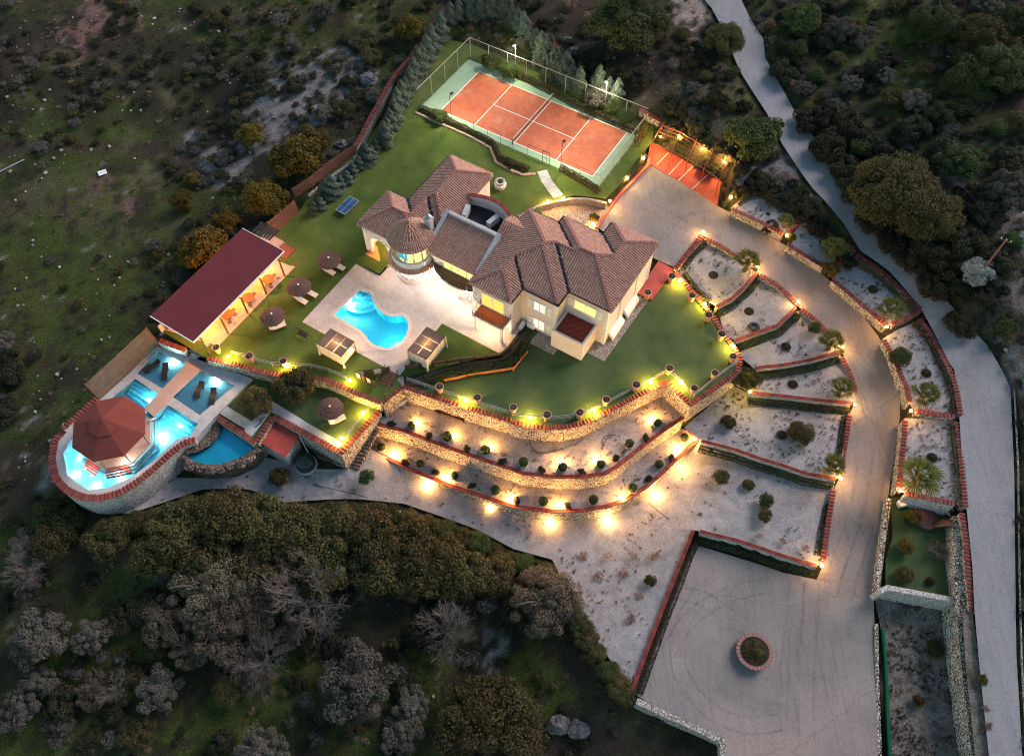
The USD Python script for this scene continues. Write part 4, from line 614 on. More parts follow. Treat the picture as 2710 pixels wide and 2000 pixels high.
def hip_roof(parent, poly, ze, slope, name='roof', pitch=.30, row=.40, clip=None):
    x0, y0, x1, y1 = poly.bounds; g = np.stack(np.meshgrid(np.arange(x0 + .05, x1, .1), np.arange(y0 + .05, y1, .1), indexing='ij'), -1); sh = g.shape[:2]; q = g.reshape(-1, 2)
    h, dr = linf(poly, q); ins = shapely.contains_xy(poly, q[:, 0], q[:, 1])
    if clip is not None: ins &= ~shapely.contains_xy(clip, q[:, 0], q[:, 1])
    v, f = grid_tri(poly if clip is None else poly.difference(clip), .25); hv, _ = linf(poly, v)
    hv[shapely.distance(shapely.points(v), poly.exterior) < 1e-3] = 0
    mb = MB().add(np.c_[v, ze + slope * hv], f)
    ring = np.array(poly.exterior.segmentize(1.).coords)[:-1]; m = len(ring)
    mb.add(np.vstack([np.c_[ring, np.full(m, ze - .16)], np.c_[ring, np.full(m, ze)]]), [(i, (i + 1) % m, m + (i + 1) % m, m + i) for i in range(m)])
    vb, fb = grid_tri(poly); mb.add(np.c_[vb, np.full(len(vb), ze - .16)], fb)
    roof = mb.build(name, M_roofbase, parent)
    H = h.reshape(sh); V = []; R_ = []
    I = ins.reshape(sh)
    for ax, ay in ((3, 3), (3, -3), (3, 0), (0, 3)):
        A = np.full(sh, np.nan); B = np.full(sh, np.nan)
        xs = slice(3, -3); ys = slice(3, -3)
        A[xs, ys] = H[3 + ax:sh[0] - 3 + ax, 3 + ay:sh[1] - 3 + ay]; B[xs, ys] = H[3 - ax:sh[0] - 3 - ax, 3 - ay:sh[1] - 3 - ay]
        cv = H - (A + B) / 2
        R_.append(np.nan_to_num(cv)); V.append(np.nan_to_num(-cv))
    rid = (np.max(R_, 0) > .20) & I; val = (np.max(V, 0) > .20) & I & ~rid
    def thin(mask, sp):
        p = g[mask]; keep = []
        if not len(p): return np.zeros((0, 2))
        from scipy.spatial import cKDTree
        left = np.ones(len(p), bool); T = cKDTree(p)
        for i in range(len(p)):
            if left[i]: keep.append(i); left[T.query_ball_point(p[i], sp)] = False
        return p[keep]
    ic = trimesh.creation.icosphere(subdivisions=1, radius=1.0)
    rp_ = thin(rid, .2); hh, _ = linf(poly, rp_) if len(rp_) else (np.zeros(0), 0); mb = MB()
    for (x, y), z in zip(rp_, hh): mb.add(ic.vertices * [.15, .15, .10] + [x, y, ze + slope * z + .09], ic.faces)
    if mb.n: mb.build('ridge_tiles', M_ridge, roof, True, kind='stuff')
    vp = thin(val, .1); hh, _ = linf(poly, vp) if len(vp) else (np.zeros(0), 0)
    if len(vp):
        from scipy.cluster.hierarchy import fcluster, linkage
        cl = fcluster(linkage(vp, 'single'), .45, 'distance')
        for k in np.unique(cl):
            mb = MB()
            for (x, y), z in zip(vp[cl == k], hh[cl == k]): mb.box((x, y, ze + slope * z + .02), (.2, .2, .05), .785)
            mb.build('valley_gutter', M_lead, roof)
    mb = MB()
    for k in range(4):
        dn = DIRS[k]; pr = np.array([-dn[1], dn[0]])
        la = np.arange(-30, 45, pitch); lb = np.arange(-30, 45, row); A, B = np.meshgrid(la, lb); c = A.ravel()[:, None] * pr + B.ravel()[:, None] * dn
        c = c[shapely.contains_xy(poly, c[:, 0], c[:, 1])]
        if clip is not None: c = c[~shapely.contains_xy(clip, c[:, 0], c[:, 1])]
        if not len(c): continue
        hh, dd = linf(poly, c); kk = dd == k; c = c[kk]; hh = hh[kk]
        if len(vp) and len(c):
            from scipy.spatial import cKDTree
            far = cKDTree(vp).query(c)[0] > .16; c, hh = c[far], hh[far]
        tile_rows(mb, np.c_[c, ze + slope * hh], np.repeat(dn[None], len(c), 0), np.full(len(c), slope))
    mb.build('roof_tiles', M_roof, roof, kind='stuff')
    return roof
def plane_tiles(mb, u0, u1, v0, v1, z0, z1, pitch=.30, row=.40):  # falls from (v1,z1) to (v0,z0)
    s = (z1 - z0) / (v1 - v0); A, B = np.meshgrid(np.arange(u0 + pitch / 2, u1, pitch), np.arange(v0 + row / 2, v1, row)); c = np.c_[A.ravel(), B.ravel()]
    tile_rows(mb, np.c_[c, z0 + (c[:, 1] - v0) * s], np.repeat(np.array([[0, -1.]]) * np.sign(s), len(c), 0), np.full(len(c), abs(s)))

RP = Polygon([(-5.4, -.6), (.3, -.6), (.3, 1.8), (4.8, 1.8), (4.8, 4.1), (10.1, 4.1), (10.1, 15.8), (3.9, 15.8), (3.9, 13.5), (-1.3, 13.5), (-1.3, 12.4), (-5.4, 12.4)])
LP = Polygon([(-22.1, .8), (-14, .8), (-14, 5.2), (-12.6, 5.2), (-12.6, 16.1), (-19.2, 16.1), (-19.2, 7.1), (-22.1, 7.1)])
ZE, ZL = 6.3, 4.9
mb = MB().prism(Polygon(HOUSE), -1.0, ZE - .12)
mb.prism(Polygon([(-14, 3.2), (-14, 5.), (-13, 5.), (-13, 15.7), (-18.8, 15.7), (-18.8, 6.7), (-21.7, 6.7), (-21.7, 3.8), (-18, 3.8), (-18, 3.2)]), -.6, ZL - .12)
mb.prism(Polygon([(-14, 2.0), (-5, 2.0), (-5, 6.4), (-14, 6.4)]), -.4, 4.7)
mb.build('wall', M_plaster, villa)
hip_roof(villa, RP, ZE, .42); hip_roof(villa, LP, ZL, .52)
# roof terrace behind the middle roof, with its curved parapet
wellp = Polygon([(-13.6, 6.4), (-5.2, 6.4), (-5.0, 8.6), (-6.4, 10.4), (-8, 11.3), (-10.4, 11.7), (-12.6, 11.3), (-13.6, 10.4)])
MB().prism(wellp, -.4, 4.0).build('roof_terrace', M_lead, villa)
ar = np.array([LineString([(-13.2, 11.2), (-11.8, 11.6), (-10.1, 11.8), (-8.8, 11.55), (-7.6, 11.0), (-6.4, 10.1), (-5.2, 8.6)]).interpolate(x, normalized=True).coords[0] for x in np.linspace(0, 1, 20)])
l, r = offs(ar, .16), offs(ar, -.16); n_ = len(ar); zt = np.linspace(5.4, 6.5, n_)
pw = MB().add(np.vstack([np.c_[l, zt], np.c_[r, zt], np.c_[l, np.full(n_, -.3)], np.c_[r, np.full(n_, -.3)]]), [(i, i + 1, n_ + i + 1, n_ + i) for i in range(n_ - 1)] + [(i, 2 * n_ + i, 2 * n_ + i + 1, i + 1) for i in range(n_ - 1)] + [(n_ + i, n_ + i + 1, 3 * n_ + i + 1, 3 * n_ + i) for i in range(n_ - 1)]).build('curved_parapet', M_plaster, villa)
for i in range(n_ - 1):
    for q in (.25, .75):
        p = ar[i] * (1 - q) + ar[i + 1] * q; d = ar[i + 1] - ar[i]; mbt = MB().box((p[0], p[1], zt[i] + .06), (.21, .52, .09), math.atan2(d[1], d[0])); mbt.build('parapet_tile', M_clay[i % 3], pw)
# middle shed roof with grey parapet
mb = MB().add([(-12.6, 1.6, 4.85), (-6.1, 1.6, 4.85), (-6.1, 6.3, 6.75), (-12.6, 6.3, 6.75)], [(0, 1, 2, 3)]); mb.add([(-12.6, 1.6, 4.7), (-6.1, 1.6, 4.7), (-6.1, 6.3, 6.6), (-12.6, 6.3, 6.6)], [(3, 2, 1, 0)]); mb.add([(-12.6, 1.6, 4.7), (-6.1, 1.6, 4.7), (-6.1, 1.6, 4.85), (-12.6, 1.6, 4.85)], [(0, 1, 2, 3)])
mid = mb.build('middle_roof', M_roofbase, villa); mb = MB(); plane_tiles(mb, -12.5, -6.2, 1.6, 6.25, 4.85, 6.73); mb.build('roof_tiles', M_roof, mid, kind='stuff')
for u0, u1 in ((-13.05, -12.6), (-6.1, -5.65)):
    MB().add([(u0, 1.9, 3.8), (u1, 1.9, 3.8), (u1, 6.7, 4), (u0, 6.7, 4), (u0, 1.9, 5.2), (u1, 1.9, 5.2), (u1, 6.7, 7.15), (u0, 6.7, 7.15)], [(4, 5, 6, 7), (0, 4, 7, 3), (1, 2, 6, 5), (0, 1, 5, 4), (3, 7, 6, 2)]).build('grey_parapet', M_conc, mid)
MB().span(-12.597, -6.103, 6.28, 6.69, 4, 7.12).build('grey_parapet', M_conc, mid)
# small gable between the terrace and the right block
mb = MB().span(-6.3, -4.99, 7.3, 10.2, 3.5, 6.1); mb.build('wall', M_plaster, villa)
mb = MB().add([(-6.6, 7.1, 6.15), (-2.6, 7.1, 6.15), (-2.6, 8.8, 7.0), (-6.6, 8.8, 7.0)], [(0, 1, 2, 3)]); mb.add([(-6.6, 8.8, 7.0), (-2.6, 8.8, 7.0), (-2.6, 10.4, 6.2), (-6.6, 10.4, 6.2)], [(0, 1, 2, 3)]); mb.add([(-6.6, 7.1, 6.15), (-6.6, 8.8, 7), (-6.6, 10.4, 6.2)], [(0, 1, 2)])
sg = mb.build('gable_roof', M_roofbase, villa); mb = MB(); plane_tiles(mb, -6.6, -2.8, 7.1, 8.75, 6.15, 6.98); plane_tiles(mb, -6.6, -2.8, 8.85, 10.4, 6.98, 6.2); mb.build('roof_tiles', M_roof, sg, kind='stuff')
# turret
TC = (-14.85, 1.75); tur = MB().lathe([(2.25, -.1), (2.25, .75), (2.32, .78), (2.32, .82), (2.2, .82)], 28, (*TC, 0)).build('turret', M_plaster, villa)
lw = MB().lathe([(2.14, .82), (2.14, 2.55)], 28, (*TC, 0)); lw.build('turret_lower_glow', G_pale, tur)
lf = MB()
for k in range(14):
    a = -2.9 + k * .27; lf.box((TC[0] + 2.2 * math.cos(a), TC[1] + 2.2 * math.sin(a), 1.68), (.12, .14, 1.75), a)
lf.lathe([(2.26, 2.45), (2.26, 2.62), (2.1, 2.62)], 28, (*TC, 0)); lf.build('window_frame', M_frame, tur)
sk = MB().lathe([(2.98, 2.72), (2.5, 3.15), (2.45, 3.2)], 30, (*TC, 0)).build('turret_skirt', M_roofbase, tur); mb = MB()
for zr, rr in ((2.80, 2.9), (3.02, 2.66)):
    a = np.arange(60) / 60 * 2 * np.pi + zr; tile_rows(mb, np.c_[TC[0] + rr * np.cos(a), TC[1] + rr * np.sin(a), np.full(60, zr)], np.c_[np.cos(a), np.sin(a)], np.full(60, .9), .1, .34)
mb.build('skirt_tiles', M_roof, sk, kind='stuff')
MB().lathe([(2.55, 3.1), (2.55, 3.95), (2.5, 4.0), (2.3, 4.0), (2.26, 3.95), (2.26, 3.3), (0, 3.3)], 30, (*TC, 0)).build('balcony_parapet', M_conc, tur)
mb = MB().lathe([(1.8, 3.3), (1.8, 5.75)], 9, (*TC, 0), math.pi * 1.0, math.pi * 2.1); mb.build('turret_room_glow', G_yellow, tur)
MB().lathe([(1.84, 3.7), (1.84, 5.4)], 2, (*TC, 0), -1.95, -1.25).build('blue_pane', G_cyan, tur)
lf = MB()
for k in range(7):
    a = math.pi + k * .57; lf.box((TC[0] + 1.86 * math.cos(a), TC[1] + 1.86 * math.sin(a), 4.5), (.16, .2, 2.5), a)
lf.build('window_frame', M_frame, tur)
CT = (-15.1, 2.05); RZ, AZ = 5.75, 8.1
cone = MB().lathe([(2.78, RZ - .12), (2.78, RZ), (0.02, AZ)], 32, (*CT, 0)).build('turret_roof', M_roofbase, tur); mb = MB(); sl = (AZ - RZ) / 2.78
for r_ in np.arange(2.6, .2, -.36):
    k = max(5, int(2 * np.pi * r_ / .30)); k = int(56 / max(1, round(56 / k))); a = np.arange(k) / k * 2 * np.pi
    tile_rows(mb, np.c_[CT[0] + r_ * np.cos(a), CT[1] + r_ * np.sin(a), np.full(k, RZ + (2.78 - r_) * sl)], np.c_[np.cos(a), np.sin(a)], np.full(k, sl), .1, .44)
mb.build('roof_tiles', M_roof, cone, kind='stuff'); MB().sphere((*CT, AZ + .05), .16, 1).build('finial', M_ridge, cone)
# chimney, machines on the roof terrace
ch = MB().span(-14.1, -13.3, 3.6, 4.3, 4.5, 7.6).span(-14.2, -13.2, 3.5, 4.4, 7.6, 7.75).build('chimney', M_conc, villa); MB().lathe([(.30, 7.75), (.24, 8.0), (.36, 8.05), (0, 8.3)], 10, (-13.7, 3.95, 0)).build('chimney_cowl', M_steel, ch)
# arch patio at the left end
fac = Polygon([(-21.7, -.4), (-17.2, -.4), (-17.2, ZL - .15), (-21.7, ZL - .15)]).difference(unary_union([Polygon([(-20.7, -1), (-18.1, -1), (-18.1, 2.2), (-20.7, 2.2)]), Polygon([(-19.4 + 1.3 * math.cos(t), 2.2 + 1.1 * math.sin(t)) for t in np.linspace(0, np.pi, 20)])]))
v, f = trimesh.creation.triangulate_polygon(fac, engine='earcut'); v = np.asarray(v); mb = MB()
for vv in (1.1, 1.45): mb.add(np.c_[v[:, 0], np.full(len(v), vv), v[:, 1]], f)
for rg in [fac.exterior, *fac.interiors]:
    c = np.array(rg.coords)[:-1]; m = len(c); mb.add(np.vstack([np.c_[c[:, 0], np.full(m, 1.1), c[:, 1]], np.c_[c[:, 0], np.full(m, 1.45), c[:, 1]]]), [(i, (i + 1) % m, m + (i + 1) % m, m + i) for i in range(m)])
mb.span(-21.7, -21.4, 1.451, 3.8, -.4, ZL - .15); arch = mb.build('arch_wall', M_plaster, villa)
M_amberp = noisy('orange_patio_mosaic', [(.48, .20, .06), (.60, .30, .10), (.40, .14, .05)], 2.2, .7)
MB().span(-21.39, -17.9, .3, 3.79, -.2, .30).build('patio_floor', M_amberp, villa)
tr = MB()
for k in range(11):
    a = math.pi * k / 10; tr.box((-19.4 + 1.4 * math.cos(a), 1.06, 2.2 + 1.2 * math.sin(a)), (.3, .12, .3))
for zz in np.arange(.45, 2.2, .36): tr.box((-20.8, 1.06, zz), (.34 if int(zz * 3) % 2 else .24, .12, .34)); tr.box((-18.0, 1.06, zz), (.3, .12, .34))
tr.build('arch_quoins', M_quoin, arch)
# quoins on the corners
def quoins(u, v, z0, z1, su, sv):
    mb = MB()
    for i, z in enumerate(np.arange(z0 + .2, z1 - .2, .42)):
        a, b = (.5, .3) if i % 2 else (.3, .5); mb.box((u - su * a / 2 + su * .035, v - sv * b / 2 + sv * .035, z), (a, b, .36))
    mb.build('corner_quoins', M_quoin, villa)
for q in ((0, -.2, -.3, ZE - .2, 1, -1), (-5, -.2, 0, ZE - .2, -1, -1), (4.5, 2.0, -.3, ZE - .2, 1, -1), (9.7, 4.3, -.3, ZE - .2, 1, -1), (9.7, 15.4, 0, ZE - .2, 1, 1), (-21.7, 1.1, .1, ZL - .2, -1, -1)): quoins(*q)
def window(u0, u1, z0, z1, v, mat, n=2, shutters=False, label=None):
    fr = MB(); t = .08
    for a, b, c, d in ((u0 - .12, u1 + .12, z1, z1 + .12), (u0 - .12, u1 + .12, z0 - .14, z0)): fr.span(a, b, v - .09, v + .02, c, d)
    for k in range(n + 1): x = u0 + (u1 - u0) * k / n; fr.span(x - t / 2 - (.05 if k in (0, n) else 0), x + t / 2 + (.05 if k in (0, n) else 0), v - .07, v + .02, z0, z1)
    w_ = fr.build('window', M_frame, villa, label=label)
    MB().fan([(u0, v - .012, z0), (u1, v - .012, z0), (u1, v - .012, z1), (u0, v - .012, z1)]).build('lit_room', mat, w_)
    for k in range(n): a = u0 + (u1 - u0) * k / n + t / 2; b = u0 + (u1 - u0) * (k + 1) / n - t / 2; MB().fan([(a, v - .04, z0), (b, v - .04, z0), (b, v - .04, z1), (a, v - .04, z1)]).build('pane', M_glass, w_)
    if shutters:
        for a, b in ((u0 - .75, u0 - .14), (u1 + .14, u1 + .75)): MB().span(a, b, v - .06, v + .01, z0, z1).build('shutter', M_frame, w_)
window(-10.6, -6.3, 3.05, 4.65, 2.0, G_yellow, 4, label='wide yellow lit window under the middle roof')
window(-3.9, -.9, 3.1, 5.2, -.2, G_amber, 2, label='amber lit balcony door')
window(1.6, 3.2, 3.5, 5.0, 2.0, G_pale, 2, True); window(1.6, 3.2, .2, 1.9, 2.0, G_pale, 2, True); window(5.5, 8.3, 3.9, 5.3, 4.3, G_yellow, 2, True, 'wide yellow lit window above the garage annex')
for a in (-11.6, -9.3, -7.0): window(a, a + 1.6, .1, 2.3, 2.0, G_pale, 2)
window(-3.9, -1.6, .1, 2.3, -.2, G_pale, 2)
# curved balcony
cb = [LineString([(-12.2, 1.9), (-11.2, 1.0), (-9.9, .45), (-8.6, .2), (-7.2, .25), (-6.0, .55), (-5.2, .95)]).interpolate(x, normalized=True).coords[0] for x in np.linspace(0, 1, 18)]
bal = MB().prism(Polygon(cb + [(-5.2, 1.98), (-12.2, 1.98)]), 2.72, 2.9, True).build('curved_balcony', M_teak, villa)
rl = MB(); p3d = np.array([(*c, 3.85) for c in cb]); rl.tube(p3d, .03); rl.tube(p3d - [0, 0, .45], .02)
for c in cb[::2]: rl.tube([(*c, 2.9), (*c, 3.85)], .02, 4)
rl.build('railing', M_dark, bal); ed = MB(); c2 = np.array(cb)
ed.add(np.vstack([np.c_[c2, np.full(18, 2.66)], np.c_[c2, np.full(18, 2.95)]]) * 1.0, [(i, i + 1, 18 + i + 1, 18 + i) for i in range(17)]); ed.build('balcony_edge', M_plasterw, bal)
for u in (-10.9, -8.2, -5.6): MB().lathe([(.16, 0), (.16, 2.7)], 10, (u, .95, 0)).build('balcony_column', M_plasterw, bal)
# small orange balcony
b2 = MB().span(-4.0, 0, -2.05, -.21, 2.7, 2.9).build('balcony', M_plasterw, villa); MB().span(-3.9, -.1, -1.95, -.22, 2.902, 2.92).build('orange_floor', noisy('orange_floor_tile', [(.50, .11, .03), (.58, .15, .045)], 1.5, .5), b2)
rl = MB()
for z in (3.35, 3.85): rl.tube([(-4, -.25, z), (-4, -2.02, z), (0, -2.02, z), (0, -.25, z)], .025, 5)
for p in ((-4, -.3), (-4, -2.02), (-2.7, -2.02), (-1.35, -2.02), (0, -2.02), (0, -.3)): rl.tube([(*p, 2.9), (*p, 3.88)], .03, 5)
rl.build('railing', M_dark, b2)
for p in ((-3.7, -1.8), (-.3, -1.8)): MB().span(p[0] - .14, p[0] + .14, p[1] - .14, p[1] + .14, 0, 2.7).build('balcony_post', M_plasterw, b2)
# garage annex with tiled terrace
ga = MB().prism(Polygon([(4.6, 1.0), (8.6, 1.0), (8.6, 4.299), (4.6, 4.299)]).difference(Polygon([(4.85, 1.25), (8.35, 1.25), (8.35, 4.4), (4.85, 4.4)])), -1, 2.75).build('garage_annex', M_plaster, villa)
for i in range(12):
    for j in range(9): MB().span(4.86 + i * .291, 4.86 + i * .291 + .275, 1.26 + j * .336, 1.26 + j * .336 + .318, 2.3, 2.46 + .004 * ((i * 7 + j * 3) % 3)).build('terrace_tile', M_clay[(i + 2 * j) % 3], ga)
# sloping white skylights on the right wall, air conditioners, drain
for v0 in (5.3, 9.0): MB().add([(9.71, v0, 1.0), (9.71, v0 + 2.9, 1.0), (10.35, v0 + 2.9, .35), (10.35, v0, .35), (9.71, v0, .4), (9.71, v0 + 2.9, .4), (10.35, v0 + 2.9, -.28), (10.35, v0, -.28)], [(0, 1, 2, 3), (3, 2, 6, 7), (0, 3, 7, 4), (1, 5, 6, 2)]).build('sloping_light_well', M_plasterw, villa)
pipe = MB()
for v0 in (7.5, 11.6): pipe.tube([(9.76, v0, ZE - .2), (9.76, v0, -.2)], .05)
pipe.build('drain_pipe', M_frame, villa)
for i, (u, v, rz) in enumerate(((.6, 1.2, .0), (1.5, 1.75, 1.57))):
    t = thing('air_conditioner', ('white air conditioner standing against the side wall by the drain', 'white air conditioner under the lower bedroom window')[i], 'air conditioner', U(u, v, -.02), ANG + rz)
    MB().box((0, 0, .42), (.36, .9, .68)).build('casing', M_frame, t); MB().lathe([(.0, .0), (.27, .0), (.27, .02)], 14).build('fan_grille', M_dark, t)
    for s_ in (-.3, .3): MB().box((0, s_, .04), (.34, .06, .08)).build('foot', M_dark, t)
MB().span(1.0, 1.9, -.2, .7, -.04, .015).build('dark_grating', M_lead, villa)
for i, (u, v, rz, lb) in enumerate(((-12.1, 9.1, .25, 'pale roof machine nearest the left wing on the roof terrace'), (-8.6, 9.6, -.2, 'long pale roof machine at the right of the roof terrace'))):
    t = thing('roof_unit', lb, 'machine', U(u, v, 4.0), ANG + rz); MB().box((0, 0, .8), (.55, 1.7, .9)).box((0, 0, 1.28), (.6, 1.75, .06)).build('casing', M_conc, t)
    for a in (-.7, .7): MB().box((0, a, .18), (.5, .1, .36)).build('leg', M_steel, t)
t = thing('water_tank', 'pale horizontal tank lying on the roof terrace', 'tank', U(-9.6, 7.9, 4.0), ANG + .1); MB().tube([(-1.0, 0, .7), (-.9, 0, .7), (.9, 0, .7), (1.0, 0, .7)], [.3, .5, .5, .3], 14).build('drum', M_conc, t)
for a in (-.6, .6): MB().box((a, 0, .12), (.15, .8, .24)).build('cradle', M_steel, t)
# ---------------------------------------------------------------- lamps
def bulb(parent, loc, power, col, r=.09):
    s = UsdLux.SphereLight.Define(stage, parent.GetPath().pathString + '/bulb'); s.AddTranslateOp().Set(Gf.Vec3d(*map(float, loc)))
    s.CreateRadiusAttr(r); s.CreateNormalizeAttr(True); s.CreateIntensityAttr(power); s.CreateColorAttr(Gf.Vec3f(*col))
WARM = (1.0, .43, .10); AMBER = (1.0, .41, .08); GOLD = (1.0, .54, .05)
def garden_lamp(p, label, power, col=WARM, h=.45, group=None, r=.16):
    t = thing('garden_lamp', label, 'lamp', p, 0, 1, group)
    MB().lathe([(.09, 0), (.09, .04), (.035, .06), (.035, h - .1), (.07, h - .09), (.07, h - .07), (0, h - .07)], 8).build('post', M_dark, t)
    MB().sphere((0, 0, h + .03), r, 1).build('lamp_glass', G_gold if col == GOLD else G_warm, t)
    bulb(t, (0, 0, h + .05), power, col, r + .03)
    return t
G_gold = glow('gold_lamp_glass', (1.0, .74, .20), 40.0)
def lampset(cell, z, items, power, col=WARM, h=.45, group=None, surf=None):
    for x, y, lb in items:
        px = K(*cell, (x, y))[0]; p = at(*px, z + h); p[2] = z; garden_lamp(p, lb, power, col, h, group)
PW = 52
G1 = 'lamps along the lower lawn railing'
lampset((2, 1), -.3, [(1815, 255, 'garden lamp by the railing of lower lawn, leftmost')], 74, GOLD, .6, G1)
lampset((2, 2), -.3, [(262, 395, 'garden lamp by lawn railing at the deepest curve'), (805, 345, 'garden lamp by lawn railing right of the deepest curve'), (1278, 100, 'garden lamp left of the railing corner pot'), (1520, 105, 'garden lamp right of the railing corner pot')], 74, GOLD, .6, G1)
lampset((1, 2), -.3, [(1520, 770, 'garden lamp on lawn edge below the first planter from the red path'), (1735, 965, 'garden lamp on lawn edge between second and third planter'), (1968, 1320, 'garden lamp on lawn edge above the bend of the wall')], 74, GOLD, .6, 'lamps along the right lawn edge')
lampset((2, 1), 0, [(845, 85, 'garden lamp beside the timber stair gate')], 26, GOLD, .4); lampset((1, 0), 0, [(1920, 1410, 'garden lamp by the pavilion end of the lawn railing')], 55, GOLD, .6); lampset((1, 1), 0, [(320, 1500, 'garden lamp under the plant pot near the left lawn wall')], 40, GOLD, .6)
lampset((2, 1), -1.5, [(955, 355, 'garden lamp in the upper right corner of lower garden'), (775, 570, 'garden lamp near the lower corner of the lower garden')], 44, GOLD, .6)
lampset((2, 1), -2.95, [(1395, 440, 'terrace lamp beside the leftmost globe pot of the upper terrace'), (1695, 540, 'terrace lamp beside the second globe pot of upper terrace'), (2008, 640, 'terrace lamp beside the third globe pot of upper terrace')], PW, WARM, .5, 'lamps on the upper gravel terrace')
lampset((2, 2), -2.95, [(520, 768, 'terrace lamp at the middle curve of upper terrace'), (838, 742, 'terrace lamp right of the middle curve of upper terrace'), (1302, 405, 'terrace lamp in the right corner of upper terrace')], PW, WARM, .5, 'lamps on the upper gravel terrace')
lampset((2, 1), -5.6, [(1215, 703, 'terrace lamp at the left end of lower terrace'), (1655, 893, 'second terrace lamp from left on the lower terrace'), (2200, 1072, 'third terrace lamp from left on the lower terrace')], PW, WARM, .5, 'lamps on the lower gravel terrace')
lampset((2, 2), -5.6, [(515, 1128, 'terrace lamp at the deepest curve of lower terrace'), (1045, 1068, 'terrace lamp where lower terrace turns up'), (1512, 650, 'terrace lamp at the upper right end of lower terrace')], PW, WARM, .5, 'lamps on the lower gravel terrace')
for cell, x, y, z, lb in (((2, 1), 1505, 958, -6.6, 'leftmost lamp at the foot of the lowest wall'), ((2, 1), 2025, 1158, -7.7, 'second lamp from left at the foot of lowest wall'), ((2, 2), 432, 1272, -7.8, 'third lamp from left at the foot of lowest wall'), ((2, 2), 920, 1256, -7.8, 'lamp at the foot of lowest wall where it turns up'), ((2, 2), 1312, 1030, -6.8, 'lamp at the foot of the rising end of lowest wall'), ((2, 2), 1525, 810, -6.1, 'topmost lamp at the foot of lowest wall'), ((2, 2), 1650, 578, -5.3, 'lamp on the red capped corner at the end of terraces')):
    lampset(cell, z, [(x, y, lb)], PW * .62, WARM, .45, 'lamps along the foot of the lowest wall')
for cell, x, y, z, lb in (((1, 2), 1718, 362, .25, 'lamp on the wall end beside the upper drive'), ((1, 2), 2178, 660, -.2, 'drive lamp at the corner of topmost gravel bed'), ((1, 3), 325, 950, -.8, 'drive lamp under the second bed palm'), ((1, 3), 702, 1328, -1.7, 'drive lamp at the corner of third bed'), ((2, 3), 798, 285, -2.7, 'drive lamp at the corner of narrow fourth bed'), ((2, 3), 682, 908, -3.8, 'drive lamp at the corner of the wide fifth bed'), ((2, 3), 522, 1640, -5.6, 'drive lamp at the entrance of turning area'),
    ((1, 2), 1952, 72, 1.2, 'lamp beside the end of parking bays'), ((1, 3), 228, 390, 1.0, 'lamp at the yellow lit palm by the drive'), ((1, 3), 600, 690, .6, 'lamp in the yellow lit bush by the drive'), ((1, 3), 1070, 1160, -.2, 'lamp at the lower end of long gravel strip'), ((2, 3), 1275, 340, -1.4, 'lamp at the lower end of curved gravel strip'), ((2, 3), 1185, 1015, -2.7, 'lamp at the lower end of square gravel strip')):
    lampset(cell, z, [(x, y, lb)], 17, AMBER, .5, 'lamps along the drive')
lampset((1, 2), 1.0, [(415, 105, 'lamp left of the steps to cobbled court'), (545, 80, 'lamp right of the steps to cobbled court'), (935, 100, 'lamp at the right end of cobbled court wall')], 34, WARM, .4, 'lamps round the cobbled court'); lampset((1, 2), 0, [(795, 293, 'lamp in the bush at cobbled court corner')], 14, WARM, .4, 'lamps round the cobbled court')
lampset((0, 2), .5, [(1218, 1330, 'hedge lamp on the red kerb nearest the bays'), (1080, 1500, 'hedge lamp on the red kerb further from the bays')], 26, WARM, .4)
lampset((2, 2), -2.3, [(2112, 178, 'lamp in the yellow lit bush below the lawn corner')], 22, GOLD, .4)

# ---------------------------------------------------------------- pools of white light on the deck
for i, (u, v, z, pw, lb) in enumerate(((-11.9, .55, 2.35, 20, 'white wall lamp under curved balcony beside turret'), (-8.9, .9, 2.4, 22, 'white wall lamp under the middle of the curved balcony'), (-5.7, .0, 2.4, 16, 'white wall lamp beside the small balcony'), (-2.0, -1.2, 2.4, 30, 'lamp under the small orange balcony'), (-16.2, -.2, 2.4, 11, 'white wall lamp at the left of turret'))):
    t = thing('wall_lamp', lb, 'lamp', U(u, v, z), ANG, 1, 'white lamps lighting the pool deck')
    MB().box((0, .12, .05), (.12, .2, .06)).build('bracket', M_dark, t); MB().sphere((0, 0, 0), .09, 1).build('lamp_glass', G_white, t); bulb(t, (0, 0, -.02), pw, (1, .91, .80) if i != 3 else (1, .6, .25), .13)
t = thing('patio_lamp', 'warm ceiling lamp inside the arch patio', 'lamp', U(-19.6, 2.4, 2.9), ANG); MB().sphere((0, 0, 0), .09, 1).build('lamp_glass', G_warm, t); bulb(t, (0, 0, 0), 40, (1, .55, .18), .1)

